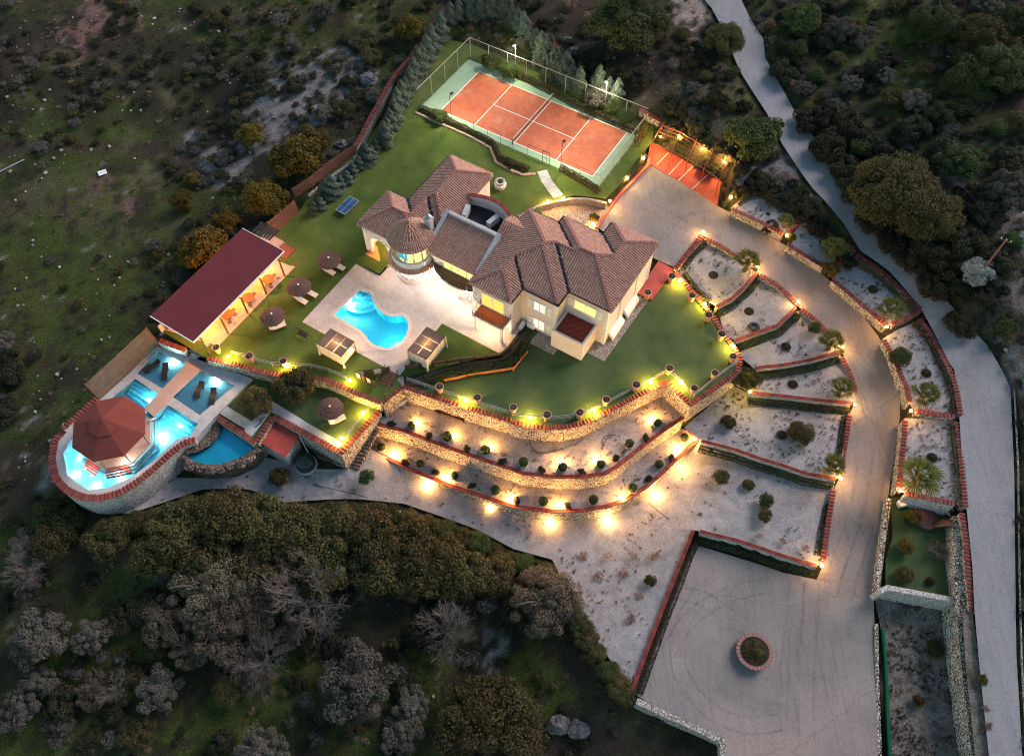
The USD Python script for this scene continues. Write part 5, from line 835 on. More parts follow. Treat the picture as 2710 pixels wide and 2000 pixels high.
# ---------------------------------------------------------------- tennis court furniture
FT = 4.4
M_wire = plain('dull_wire', (.085, .09, .085), .7)
fence = thing('court_fence', 'tall wire fence with posts round the tennis court', 'fence')
def fpost(a, h=FT, rr=.045): MB().tube([a, a + [0, 0, h - TZ]], rr, 6).build('post', M_rail, fence)
fc_ = [(-30.3, 24.5), (-30.3, 37.5), (-2.0, 37.5), (-2.0, 24.6)]
for (a, b, n_) in ((fc_[0], fc_[1], 4), (fc_[1], fc_[2], 9), (fc_[2], fc_[3], 5)):
    A, B = np.array(U(*a, TZ)), np.array(U(*b, TZ)); hh = FT if b != fc_[3] else 3.6
    for k in range(n_): fpost(A + (B - A) * k / n_, hh)
    MB().tube([A + [0, 0, hh - TZ], B + [0, 0, hh - TZ]], .04, 5).build('top_rail', M_rail, fence)
    ws = MB(); L_ = np.linalg.norm(B - A); d = (B - A) / L_
    for z in np.arange(.1, hh - TZ, .3): ws.tube([A + [0, 0, z], B + [0, 0, z]], .007, 3, False)
    for x in np.arange(.15, L_, .3): ws.tube([A + d * x, A + d * x + [0, 0, hh - TZ]], .007, 3, False)
    ws.build('wire_mesh', M_wire, fence, kind='stuff')
A, B = np.array(U(-30.3, 24.5, TZ)), np.array(U(-2.0, 24.5, TZ))
for k in (0, .32, .40, .47, .54, .62, .72, .80, .90, 1.0): fpost(A + (B - A) * k, 3.2 if 0 < k < 1 else FT)
for a, b in ((0, .06), (.40, .47), (.62, .80), (.80, 1.0)): MB().tube([A + (B - A) * a + [0, 0, 2.2], A + (B - A) * b + [0, 0, 2.2]], .025, 5).build('top_rail', M_dark, fence)
gx0 = A + (B - A) * .70; gt = MB()
for s_ in (0, 1.0): gt.tube([gx0 + [E1[0] * s_, E1[1] * s_, 0], gx0 + [E1[0] * s_, E1[1] * s_, 2.3]], .04, 5)
gt.tube([gx0 + [0, 0, 2.3], gx0 + [E1[0], E1[1], 2.3]], .04, 5); gt.tube([gx0 + [0, 0, 1.2], gx0 + [E1[0], E1[1], 1.2]], .03, 5); gt.build('gate_frame', M_dark, fence)
net = thing('tennis_net', 'dark tennis net with white top band across the red court', 'net', U(-15.7, 30.8, TZ + .016), ANG)
MB().box((0, 0, .5), (.02, 10.7, .86)).build('netting', M_net, net); MB().box((0, 0, .95), (.03, 10.7, .06)).build('top_band', M_white, net)
for s_ in (-1, 1): MB().tube([(0, s_ * 5.4, 0), (0, s_ * 5.4, 1.07)], .045, 8).build('net_post', M_dark, net)
for u, v, lb, pw in ((-22.8, 37.75, 'lit floodlight mast behind the far long side of court', 120), (-24.6, 24.2, 'floodlight mast on the near long side, left part', 125), (-7.6, 24.2, 'floodlight mast beside the court gate', 125), (-8.5, 37.75, 'floodlight mast behind the court near the white bush', 110)):
    t = thing('flood_lamp', lb, 'lamp post', U(u, v, TZ), ANG, 1, 'floodlights of the tennis court'); sg = -1 if v > 30 else 1
    MB().tube([(0, 0, 0), (0, 0, 4.9), (0, sg * .35, 5.05)], .05, 7).build('mast', M_rail if sg < 0 else M_dark, t); MB().box((0, sg * .45, 5.08), (.34, .5, .1)).build('lamp_head', M_dark if sg > 0 else M_frame, t)
    MB().box((0, sg * .45, 5.02), (.26, .4, .012)).build('lamp_glass', G_white, t); bulb(t, (0, sg * .6, 4.72), pw, (1, .88, .50), .12)

# ---------------------------------------------------------------- parking pergola
pg = thing('parking_pergola', 'thin red pergola frame over the painted parking bays', 'pergola'); zt = 2.5
fr_ = W(K(0, 2, (1288, 1205), (1455, 1275), (1590, 1345), (1725, 1425), (1855, 1515)), zt); bk = W(K(0, 2, (1370, 1060), (1525, 1115), (1655, 1195), (1790, 1290), (1915, 1375)), zt)
for q in list(fr_) + list(bk): MB().tube([q - [0, 0, zt], q], .06, 6).build('post', M_redwood, pg)
for a in (fr_, bk): MB().tube(a + [0, 0, .06], .06, 5).build('beam', M_redwood, pg)
for a, b in zip(fr_, bk): MB().tube([a + (a - b) * .15 + [0, 0, .14], b + (b - a) * .15 + [0, 0, .14]], .05, 5).build('rafter', M_redwood, pg)
sp = MB()
for k in (.2, .4, .6, .8): sp.tube(fr_ * (1 - k) + bk * k + [0, 0, .2], .03, 4)
sp.build('batten', M_redwood, pg, kind='stuff')
so = MB()
for (x0, y0), (x1, y1) in (((1425, 1285), (1330, 1385)), ((1545, 1345), (1428, 1472)), ((1660, 1370), (1510, 1520)), ((1760, 1468), (1622, 1592))):
    a, b = at(*K(0, 2, (x0, y0))[0], .125), at(*K(0, 2, (x1, y1))[0], .125); so.tube([a, b], .05, 4)
tag(so.build('bay_lines', M_white), 'white lines dividing the red parking bays', None, None, 'structure')
for x, y, lb in ((1360, 1150, 'hanging lamp at the left end of parking pergola'), (1515, 1145, 'second hanging lamp along the parking pergola'), (1712, 1250, 'third hanging lamp along the parking pergola'), (1893, 1362, 'hanging lamp at the right end of parking pergola')):
    p = at(*K(0, 2, (x, y))[0], 2.72); t = thing('hanging_lamp', lb, 'lamp', p, 0, 1, 'lamps of the parking pergola'); MB().tube([(0, 0, -.25), (0, 0, .1)], .02, 4).build('stem', M_dark, t); MB().lathe([(.12, .10), (.03, .18)], 10).build('lamp_shade', M_dark, t); MB().sphere((0, 0, 0), .10, 1).build('lamp_glass', G_warm, t); bulb(t, (0, 0, -.02), 62, (1, .56, .14), .17)

# ---------------------------------------------------------------- pavilion
sheet('pavilion_floor', UVZ((-34.9, -21.0, .02), (-27.55, -19.3, .02), (-27.6, -5.5, .02), (-34.9, -5.6, .02)), M_walk, 'lit terrace floor under the long pavilion')
pv = thing('pavilion', 'long open pavilion with flat maroon sheet roof', 'pavilion', (OO[0], OO[1], 0), ANG)
MB().add([(-34.5, -21.4, 3.28), (-28.1, -21.4, 3.05), (-28.1, -6.1, 3.05), (-34.5, -6.1, 3.28), (-34.5, -21.4, 3.18), (-28.1, -21.4, 2.95), (-28.1, -6.1, 2.95), (-34.5, -6.1, 3.18)], [(0, 1, 2, 3), (7, 6, 5, 4), (0, 4, 5, 1), (1, 5, 6, 2), (2, 6, 7, 3), (3, 7, 4, 0)]).build('roof', M_maroon, pv)
fa = MB().span(-28.1, -28.02, -21.45, -6.05, 2.9, 3.1); fa.add([(-34.5, -6.1, 3.14), (-28.1, -6.1, 2.92), (-28.1, -6.1, 3.1), (-34.5, -6.1, 3.33), (-34.5, -6.03, 3.14), (-28.1, -6.03, 2.92), (-28.1, -6.03, 3.1), (-34.5, -6.03, 3.33)], [(0, 1, 2, 3), (4, 5, 6, 7), (3, 2, 6, 7)]); fa.add([(-34.5, -21.4, 3.14), (-28.1, -21.4, 2.92), (-28.1, -21.4, 3.1), (-34.5, -21.4, 3.33), (-34.5, -21.47, 3.14), (-28.1, -21.47, 2.92), (-28.1, -21.47, 3.1), (-34.5, -21.47, 3.33)], [(0, 1, 2, 3), (4, 5, 6, 7), (3, 2, 6, 7)])
fa.build('fascia', M_plasterw, pv)
for v in (-7.4, -10.7, -14.0, -17.4, -20.6):
    MB().span(-27.86, -27.70, v - .08, v + .08, 0, 2.9).build('post', M_teak, pv); MB().span(-34.3, -34.14, v - .08, v + .08, -.4, 3.05).build('post', M_teak, pv); MB().span(-34.3, -27.7, v - .05, v + .05, 2.78, 2.92).build('beam', M_teak, pv)
MB().span(-34.6, -34.42, -21.3, -6.2, -.5, 1.1).build('back_wall', M_plaster, pv)
for i, v in enumerate((-8.5, -13.5, -18.5)):
    t = thing('ceiling_lamp', ORD[i] + ' warm ceiling lamp under the maroon pavilion roof', 'lamp', U(-30.4, v, 2.7), ANG, 1, 'ceiling lamps of the pavilion'); MB().sphere((0, 0, 0), .11, 1).build('lamp_glass', G_warm, t); MB().tube([(0, 0, .08), (0, 0, .2)], .02, 5).build('stem', M_dark, t); bulb(t, (0, 0, -.05), 120, (1, .42, .05), .15)
for i, (u, v, lb) in enumerate(((-28.55, -9.2, 'round orange table at the lawn end of pavilion'), (-28.75, -12.6, 'round orange table second from lawn end'), (-29.2, -15.7, 'low square table between pavilion posts'))):
    t = thing('round_table', lb, 'table', U(u, v, .03), ANG); MB().lathe([(0, .72), (.75, .72), (.75, .77), (0, .77)], 20).build('tabletop', M_redwood, t); MB().lathe([(.3, 0), (.06, .05), (.06, .72)], 10).build('pedestal', M_dark, t)
    for k in range(2):
        a = -.6 + 2.2 * k; MB().box((1.0 * math.cos(a), 1.0 * math.sin(a), .45), (.45, .45, .06), a).build('stool_seat', M_teak, t)
# barbecue bits, stone steps at the pavilion end
st_ = thing('stone_steps', 'rough stone steps from pavilion down to the pink walkway', 'steps')
for k, (x, y) in enumerate(((1735, 1305), (1700, 1330), (1665, 1360), (1640, 1385), (1655, 1335), (1620, 1350), (1690, 1380), (1625, 1400))):
    z = .02 - .14 * k; p = at(*K(1, 0, (x, y))[0], z); MB().box((p[0], p[1], z - .2), (.75, .45, .5), ANG + .3 * (k % 3)).build('stone', M_stonew, st_)

# ---------------------------------------------------------------- gazebo
gz = thing('gazebo', 'octagonal gazebo with russet two tier roof standing in the pool', 'gazebo', U(-29.2, -33.7, 0), ANG)
oc = lambda r, z: [(r * math.cos(math.pi / 8 + k * math.pi / 4), r * math.sin(math.pi / 8 + k * math.pi / 4), z) for k in range(8)]
for k in range(8):
    j = (k + 1) % 8; a, b = oc(4.0, 1.4), oc(1.55, 2.5); a2 = oc(4.0, 1.30)
    MB().add([a[k], a[j], b[j], b[k], a2[k], a2[j]], [(0, 1, 2, 3), (4, 5, 1, 0)]).build('roof_panel', M_russet, gz)
    c = oc(1.75, 2.55); MB().add([c[k], c[j], (0, 0, 3.25)], [(0, 1, 2)]).build('cap_panel', M_russet, gz)
    q = oc(3.5, 0)[k]; MB().tube([(q[0], q[1], -1.2), (q[0], q[1], 1.4)], .07, 6).build('post', M_teak, gz)
MB().prism(Polygon([p[:2] for p in oc(3.6, 0)]), -2.6, -1.06).build('platform', M_walk, gz)
for i, (r, z) in enumerate(((3.85, -1.22), (4.1, -1.4), (4.35, -1.6))): MB().prism(Polygon([p[:2] for p in oc(r, 0)]).difference(Polygon([p[:2] for p in oc(r - .30, 0)])), -2.6, z).build('platform_step', M_poolgrey, gz)
G_redlit = M_redpave
for k in (6, 5):
    a0, a1 = np.array(oc(3.75, 0)[k]), np.array(oc(3.75, 0)[(k + 1) % 8]); mid_ = (a0 + a1) / 2; nn = mid_ / np.linalg.norm(mid_); ang = math.atan2(a1[1] - a0[1], a1[0] - a0[0])
    for q in range(4): p = mid_ + nn * (.12 + .24 * q); MB().box((p[0], p[1], -1.02 - .13 * q), (2.6 if k == 6 else 1.9, .2, .05), ang).build('red_slat', M_redpave, gz)
for k, (u, v, lb) in enumerate(((-26.3, -35.3, 'white lamp over the red slatted gazebo steps at right'), (-29.2, -38.2, 'white lamp over red slatted steps in front of gazebo'))):
    t = thing('step_lamp', lb, 'lamp', U(u, v, -.55), ANG); MB().tube([(0, 0, -.45), (0, 0, -.06)], .03, 5).build('stem', M_dark, t); MB().sphere((0, 0, 0), .09, 1).build('lamp_glass', G_white, t); bulb(t, (0, 0, 0), 7, (1, .62, .42), .1)
p = at(405, 1108, -.9); t = thing('life_ring', 'orange and white life ring at the end of pink walkway', 'life ring', p, .4); MB().add(*(lambda m: (m.vertices @ np.array([[1, 0, 0], [0, .35, .94], [0, -.94, .35]]).T, m.faces))(trimesh.creation.torus(.26, .07, 18, 8))).build('ring', noisy('faded_orange', [(.55, .22, .14), (.62, .34, .26)], 3, .6), t); MB().tube([(0, .05, -.35), (0, .05, .1)], .03, 5).build('stand', M_steel, t)

# ---------------------------------------------------------------- furniture
um = None
for i, (cell, x, y, z, lb) in enumerate((((1, 1), 664, 578, .05, 'thatched parasol nearest the house'), ((1, 1), 410, 805, 0, 'middle one of three thatched parasols beside the pavilion'), ((1, 1), 186, 1052, 0, 'thatched parasol nearest the swing bench'), ((2, 1), 674, 303, -1.5, 'thatched parasol in the lower garden'))):
    p = at(*K(*cell, (x, y))[0], z + 2.45); p[2] = z
    if um is None:
        um = thing('thatched_parasol', lb, 'parasol', p, 0, 1, 'thatched parasols'); rng = np.random.default_rng(3)
        MB().lathe([(.32, 0), (.32, .08), (.06, .1), (.05, 2.4)], 10).build('pole', M_teak, um); MB().lathe([(.12, 2.42), (.10, 2.58), (0, 2.62)], 10).build('pole_cap', M_frame, um)
        for k, (r0, r1, z0, z1) in enumerate(((.08, .62, 2.46, 2.33), (.50, 1.05, 2.33, 2.17), (.93, 1.42, 2.18, 1.99))):
            mb = MB()
            for a in np.linspace(0, 2 * np.pi, 54, endpoint=False):
                w_ = .13 * (r1 / 1.3 + .25); a += rng.uniform(-.04, .04); r1_ = r1 + rng.uniform(-.06, .07); ca, sa = math.cos(a), math.sin(a); dz = rng.uniform(-.025, .025)
                mb.add([(r0 * ca - w_ * .3 * sa, r0 * sa + w_ * .3 * ca, z0 + dz), (r0 * ca + w_ * .3 * sa, r0 * sa - w_ * .3 * ca, z0 + dz), (r1_ * ca + w_ * sa, r1_ * sa - w_ * ca, z1 + dz), (r1_ * ca - w_ * sa, r1_ * sa + w_ * ca, z1 + dz)], [(0, 1, 2, 3)])
            mb.lathe([(r0, z0 - .04), (r1 - .03, z1 - .04)], 24); mb.build('thatch_tier', M_thatch, um, kind='stuff')
    else: dup(um, lb, p, i * 1.3)
lg = None
LOU = [((1, 1), (600, 645), (728, 722), 'left lounger under the parasol nearest the house'), ((1, 1), (706, 622), (784, 665), 'right lounger under the parasol nearest the house'), ((1, 1), (365, 890), (495, 966), 'left lounger under the middle parasol'), ((1, 1), (470, 848), (556, 893), 'right lounger under the middle parasol'),
       ((1, 1), (132, 1140), (314, 1085), 'upper lounger by the parasol near the swing bench'), ((1, 1), (170, 1182), (302, 1130), 'lower lounger by the parasol near the swing bench'), ((2, 1), (606, 412), (796, 322), 'upper lounger under the lower garden parasol'), ((2, 1), (672, 448), (802, 385), 'lower lounger under the lower garden parasol')]
for i, (cell, a, b, lb) in enumerate(LOU):
    z = -1.5 if cell == (2, 1) else 0; pa, pb = at(*K(*cell, a)[0], z + .4), at(*K(*cell, b)[0], z + .4); p = (pa + pb) / 2; p[2] = z; rz = math.atan2(*(pb - pa)[:2][::-1])
    if lg is None:
        lg = thing('sun_lounger', lb, 'sun lounger', p, rz, 1, 'cream loungers under the thatched parasols')
        MB().box((0, 0, .30), (1.95, .66, .06)).build('frame', M_teak, lg)
        for sx in (-.85, .85):
            for sy in (-.28, .28): MB().box((sx, sy, .14), (.07, .07, .28)).build('leg', M_teak, lg)
        MB().box((.35, 0, .39), (1.25, .62, .11)).build('cushion', M_cream, lg); c_, s_ = math.cos(.55), math.sin(.55); MB().box((-.58, 0, .56), (.78, .62, .10), 0, [[c_, 0, s_], [0, 1, 0], [-s_, 0, c_]]).build('backrest', M_cream, lg)
    else: dup(lg, lb, p, rz)
bl = None
for i, (a, b, lb) in enumerate((((425, 953), (378, 985), 'black lounger beside the plank fence in the pool'), ((439, 957), (433, 1008), 'black lounger left of the pink walkway'), ((538, 1006), (514, 1057), 'black lounger right of the pink walkway'), ((567, 1023), (558, 1075), 'black lounger at the right edge of the pool'))):
    pa, pb = at(*a, -1.1), at(*b, -1.1); p = (pa + pb) / 2; p[2] = -1.54; rz = math.atan2(*(pb - pa)[:2][::-1])
    if bl is None:
        bl = thing('wave_lounger', lb, 'sun lounger', p, rz, 1, 'black loungers standing in the shallow pools')
        xs = np.linspace(-1.05, 1.05, 14); zs = .42 + .22 * np.clip(-xs - .1, 0, 1) * 1.3 + .10 * np.sin((xs + .2) * 3.0); mb = MB(); v = [(x, s_ * .33, z + o) for o in (0, -.07) for s_ in (-1, 1) for x, z in zip(xs, zs)]; f = []
        for i_ in range(13): f += [(i_, i_ + 1, 14 + i_ + 1, 14 + i_), (28 + i_, 42 + i_, 42 + i_ + 1, 28 + i_ + 1), (i_, 28 + i_, 28 + i_ + 1, i_ + 1), (14 + i_, 14 + i_ + 1, 42 + i_ + 1, 42 + i_)]
        f += [(0, 14, 42, 28), (13, 41, 55, 27)]; mb.add(v, f).build('curved_bed', M_black, bl)
        for sx in (-.6, .6): MB().box((sx, 0, .2), (.12, .5, .42)).build('foot', M_black, bl)
    else: dup(bl, lb, p, rz)
q = W(K(1, 1, (850, 57), (932, 95), (795, 235), (720, 183)), .76); ctr = q.mean(0); ctr[2] = .1; d = (q[0] + q[1] - q[2] - q[3])[:2]; rz = math.atan2(d[1], d[0])
t = thing('table_tennis_table', 'blue table tennis table with white lines on the lawn', 'table', ctr, rz)
for s_ in (-1, 1): MB().box((s_ * .71, 0, .74), (1.40, 1.55, .035)).build('table_half', M_blue, t)
ln = MB()
for y in (-.765, 0, .765): ln.box((0, y, .7605), (2.82, .03 if y else .02, .004))
for x in (-1.4, 1.4): ln.box((x, 0, .7608), (.03, 1.55, .004))
ln.build('white_lines', M_white, t); MB().box((0, 0, .84), (.02, 1.75, .15)).build('net', M_net, t)
for x in (-.95, .95):
    for y in (-.6, .6): MB().tube([(x, y, 0), (x * .9, y, .73)], .025, 5).build('leg', M_dark, t)
p = at(*K(1, 1, (445, 1225))[0], .5); p[2] = 0; t = thing('garden_swing', 'dark swing bench with A frame on the lawn', 'swing', p, -.55); 
for s_ in (-1, 1): MB().tube([(s_ * .95, -.55, 0), (s_ * .8, 0, 1.6), (s_ * .95, .55, 0)], .035, 5).build('side_frame', M_dark, t)
MB().tube([(-.85, 0, 1.6), (.85, 0, 1.6)], .04, 5).build('top_bar', M_dark, t)
for k in range(4): MB().box((0, -.18 + .12 * k, .5), (1.35, .1, .03)).build('seat_slat', M_dark, t)
for k in range(3): MB().box((0, .24 + .03 * k, .62 + .12 * k), (1.35, .03, .1)).build('back_slat', M_dark, t)
for s_ in (-.6, .6): MB().tube([(s_, 0, .5), (s_, 0, 1.6)], .012, 4).build('chain', M_dark, t)
for (u0, u1, v0, v1, lb, pw, ax) in ((-16.9, -13.5, -14.0, -11.6, 'curtained daybed with woven roof at the left of the pool', 34, 0), (-7.8, -5.3, -9.4, -5.7, 'curtained daybed with woven roof at the right of the pool', 34, 1)):
    t = thing('daybed', lb, 'daybed', U((u0 + u1) / 2, (v0 + v1) / 2, 0), ANG, 1, 'daybeds beside the pool'); a, b = (u1 - u0) / 2, (v1 - v0) / 2
    for sx in (-1, 1):
        for sy in (-1, 1): MB().box((sx * (a - .06), sy * (b - .06), 1.1), (.09, .09, 2.2)).build('post', M_teak, t)
    for sx in (-1, 1): MB().box((sx * (a - .04), 0, 2.16), (.08, 2 * b, .1)).build('roof_beam', M_teak, t)
    for sy in (-1, 1): MB().box((0, sy * (b - .04), 2.165), (2 * a, .08, .1)).build('roof_beam', M_teak, t)
    for k in range(3):
        for s_ in (-.5, .5):
            if ax == 0: MB().box(((k - 1) * 2 * a / 3, s_ * (b - .04), 2.21), (2 * a / 3 - .07, b - .09, .02)).build('roof_panel', M_canopy, t)
            else: MB().box((s_ * (a - .04), (k - 1) * 2 * b / 3, 2.21), (a - .09, 2 * b / 3 - .07, .02)).build('roof_panel', M_canopy, t)
    MB().box((0, 0, .3), (2 * a - .2, 2 * b - .2, .2)).build('bed_base', M_teak, t); MB().box((0, 0, .5), (2 * a - .24, 2 * b - .24, .22)).build('mattress', M_cream, t)
    xs = np.linspace(-a + .1, a - .1, 30); cu = MB()
    for yy in (-b + .02, b - .02)[: (1 if ax == 0 else 1)]: cu.add([(x, yy - .03 + .05 * math.sin(i * 1.9), z) for z in (.35, 2.1) for i, x in enumerate(xs)], [(i, i + 1, 30 + i + 1, 30 + i) for i in range(29)])
    cu.build('curtain', M_cream, t); ys = np.linspace(-b + .1, b - .1, 30)
    MB().add([(a - .02 + .05 * math.sin(i * 1.7), y, z) for z in (1.0 if ax == 0 else .45, 2.1) for i, y in enumerate(ys)], [(i, i + 1, 30 + i + 1, 30 + i) for i in range(12 if ax == 0 else 29)]).build('curtain', M_cream, t)
    for sx, sy in ((a + .05, -b - .05), (a + .05, b + .02), (-a - .03, -b - .05)): MB().tube([(sx, sy, .05), (sx, sy, .8), (sx * .98, sy, 1.5), (sx * .97, sy, 2.1)], [.15, .10, .07, .12], 8).build('tied_curtain', M_cream, t)
    MB().sphere((0, 0, 1.95), .1, 1).build('lamp_glass', G_warm, t); bulb(t, (0, 0, 1.85), pw, (1, .66, .28), .13)
# pots along the railing
pot = None; rngp = np.random.default_rng(5)
POTS = [((1, 2), 1450, 755, -.3, 'terracotta pot nearest the red path'), ((1, 2), 1620, 915, -.3, 'second terracotta pot down the right lawn edge, with trailing white stem'), ((1, 2), 1760, 1080, -.3, 'third terracotta pot down the right lawn edge'), ((1, 2), 1868, 1240, -.3, 'fourth terracotta pot down the right lawn edge'), ((1, 2), 1965, 1425, -.3, 'fifth terracotta pot down the right lawn edge, at the bend'), ((1, 2), 1812, 1565, -.3, 'terracotta pot left of the lawn corner wall'), ((1, 2), 1430, 1525, -.3, 'terracotta pot on the point of the railing'),
        ((2, 2), 1150, 140, -.3, 'terracotta pot left of the railing point'), ((2, 2), 1640, 165, -.3, 'terracotta pot right of the railing point'), ((2, 2), 903, 262, -.3, 'terracotta pot on the rising part of lower railing'), ((2, 2), 678, 372, -.3, 'terracotta pot just right of the deepest railing curve'), ((2, 2), 405, 392, -.3, 'terracotta pot at the deepest railing curve'), ((2, 2), 122, 325, -.3, 'terracotta pot left of the deepest railing curve'), ((2, 1), 1918, 245, -.3, 'terracotta pot with a pale leafy sprig by the railing'), ((2, 1), 1600, 155, -.3, 'terracotta pot leftmost on the lower lawn'),
        ((1, 0), 2105, 1425, 0, 'terracotta pot on the upper lawn near the railing start'), ((1, 0), 1825, 1350, .03, 'terracotta pot at the pavilion corner'), ((1, 1), 290, 1465, 0, 'pot of yellowish flowers on the upper lawn'), ((1, 2), 1248, 890, 0, 'terracotta pot with round bush on the red path')]
for i, (cell, x, y, z, lb) in enumerate(POTS):
    p = at(*K(*cell, (x, y))[0], z + .55); p[2] = z - .02
    if pot is None:
        pot = thing('planter_pot', lb, 'plant pot', p, 0, 1, 'terracotta pots along the lawn edges')
        MB().lathe([(0, 0), (.30, 0), (.38, .5), (.43, 1.02), (.50, 1.04), (.50, 1.14), (.42, 1.15), (.40, 1.02)], 16).build('pot', M_terra, pot); MB().lathe([(0, 1.03), (.40, 1.01)], 14).build('soil', M_soil, pot)
        n_ = 46; an = rngp.uniform(0, 6.28, n_); rr = rngp.uniform(0, .3, n_); MB().leaves(np.c_[rr * np.cos(an), rr * np.sin(an), 1.06 + rngp.uniform(0, .16, n_)], np.tile([0, 0, 1.], (n_, 1)), .09, rngp).build('leaves', L_grey, pot, kind='stuff')
    else: dup(pot, lb, p, i * .9, .92 + .03 * (i % 4))
# railing on the lower lawn wall
def railing(label, pts, h=.95, seg=2.1):
    ln = LineString(pts); T = ln.length; t = thing('railing', label, 'railing', group='railings along the lawn walls'); m = max(1, round(T / seg)); P = [np.array(ln.interpolate(k * T / m).coords[0]) for k in range(m + 1)]
    for q in P: MB().tube([q, q + [0, 0, h]], .03, 5).build('rail_post', M_rail, t)
    for z in (.4, .68, h): MB().tube(np.array(P) + [0, 0, z], .024 if z < h else .034, 5).build('rail', M_rail, t)
RR = W(K(2, 1, (1330, 95), (1560, 175), (1800, 255), (2200, 380)) + K(2, 2, (120, 390), (260, 412), (400, 425), (540, 418), (690, 390), (850, 325), (1050, 215), (1220, 130), (1405, 30)), -.3); railing('pale railing above the long curved lawn wall', RR)
railing('pale railing in the notch right of the corner pot', W(K(2, 2, (1425, 30), (1540, 130), (1612, 235)), -.3)); railing('railing in the right corner of lower lawn', W(K(2, 2, (1625, 240), (1790, 100)) + K(1, 2, (2000, 1470)), -.3)); railing('railing above the lower garden wall', W(K(1, 0, (1960, 1400), (2224, 1455)) + K(1, 1, (60, 1465), (270, 1505), (480, 1500), (640, 1530), (820, 1610)), 0)); railing('railing on the lower garden edge beside two lamps', W(K(2, 1, (800, 600), (960, 390), (1030, 310)), -1.5), .9, 1.5)

# ---------------------------------------------------------------- boundary of the estate on the left, plank fences
LW = K(0, 1, (1690, -10, 2.6), (1590, 150, 2.5), (1460, 320, 2.4), (1350, 490, 2.3), (1250, 600, 2.2), (1175, 705, 2.1), (1140, 770, 2.0), (1080, 885, 1.9), (1020, 985, 1.8), (950, 1130, 1.6), (885, 1240, 1.5))
wall('boundary_wall', 'red tile capped boundary wall behind the conifers at upper left', W(LW), -1, .45, M_stoneg, pitch=.45)
wall('boundary_wall', 'red capped wall behind the conifers at the far end of court', W(K(0, 1, (1700, -40, 3.2), (1900, 5, 3.4)) + K(0, 2, (100, 20, 3.3), (260, 190, 3.0), (430, 330, 2.8), (560, 460, 2.6), (700, 590, 2.4), (800, 680, 2.2))), .4, .4, M_stoneg, 'long')
wall('boundary_wall', 'short tile capped wall at the right corner of the court', W(K(0, 2, (1190, 920, 1.9), (1300, 985, 1.8), (1415, 1050, 1.6))), -.3, .45, M_stone)
def plank_fence(label, base, h, lean, n, mat, wallh=0.0, z_up=0.0):
    P = np.asarray(base, float); t = thing('plank_fence', label, 'fence'); ln = LineString(P); T = ln.length; m = max(2, round(T / 2.4)); Q_ = [np.array(ln.interpolate(k * T / m).coords[0]) for k in range(m + 1)]
    for k in range(m):
        a, b = Q_[k], Q_[k + 1]; d = (b - a) / np.linalg.norm(b - a); w = np.array([-d[1], d[0], 0]); w *= np.sign(-w[0] + 1e-9)
        for r in range(n):
            z0, z1 = wallh + r * h / n + .008, wallh + (r + 1) * h / n - .012; o0, o1 = w * lean * z0, w * lean * z1; jz = w * RNG.uniform(-.012, .012)
            v = [a + o0 + jz + [0, 0, z0], b + o0 + jz + [0, 0, z0], b + o1 + jz + [0, 0, z1], a + o1 + jz + [0, 0, z1]]; v += [q + w * .04 for q in v]
            MB().add(v, [(0, 1, 2, 3), (7, 6, 5, 4), (0, 4, 5, 1), (2, 6, 7, 3)]).build('plank', mat, t)
    for q in Q_: MB().tube([q + w * .1 - [0, 0, .3], q + w * (.1 + lean * h) + [0, 0, wallh + h + .12]], .06, 6).build('post', M_teak, t)
    return t
plank_fence('weathered plank fence leaning along the left of lounger pools', W(K(1, 0, (1345, 1300, -1.1)) + [(350, 978, -1.15), (264, 1058, -1.2)]), 2.5, .35, 9, M_plank)
plank_fence('red brown plank fence on the low wall above the lawn', W(K(0, 1, (905, 1310, .7), (700, 1450, .55), (520, 1600, .45), (395, 1680, .4))), 1.5, .1, 6, M_plankred, .35)
plank_fence('red brown plank fence beside the pavilion at the lawn edge', W(K(1, 1, (420, 195, .35), (300, 300, .25), (200, 385, .2))), 2.0, .15, 8, M_plankred)
wall('low_wall', 'pale low stone wall under the plank fence above the lawn', W(K(0, 1, (940, 1250, 1.3), (880, 1345, 1.1), (700, 1475, .95), (500, 1640, .8))) , -.8, .4, M_stoneg, None)
t = thing('storage_frame', 'dark slatted frame with orange lit floor at the pavilion corner', 'frame', U(-32.6, -4.4, .1), ANG); MB().box((0, 0, .02), (3.2, 2.2, .04)).build('orange_floor', M_walk, t)
for k in range(7): MB().box((-1.5 + .42 * k, .2, 1.9), (.3, 1.9, .04)).build('dark_slat', M_lead, t)
for sx in (-1.5, 1.5):
    for sy in (-.9, .95): MB().tube([(sx, sy, 0), (sx, sy, 1.9)], .045, 5).build('post', M_teak, t)
t = thing('wooden_platform', 'low red timber platform beside the plank fence and pavilion', 'platform', U(-30.2, -4.4, .12), ANG)
for k in range(7): MB().box((0, -.75 + .25 * k, 0), (1.9, .23, .12)).build('plank', M_redwood, t)

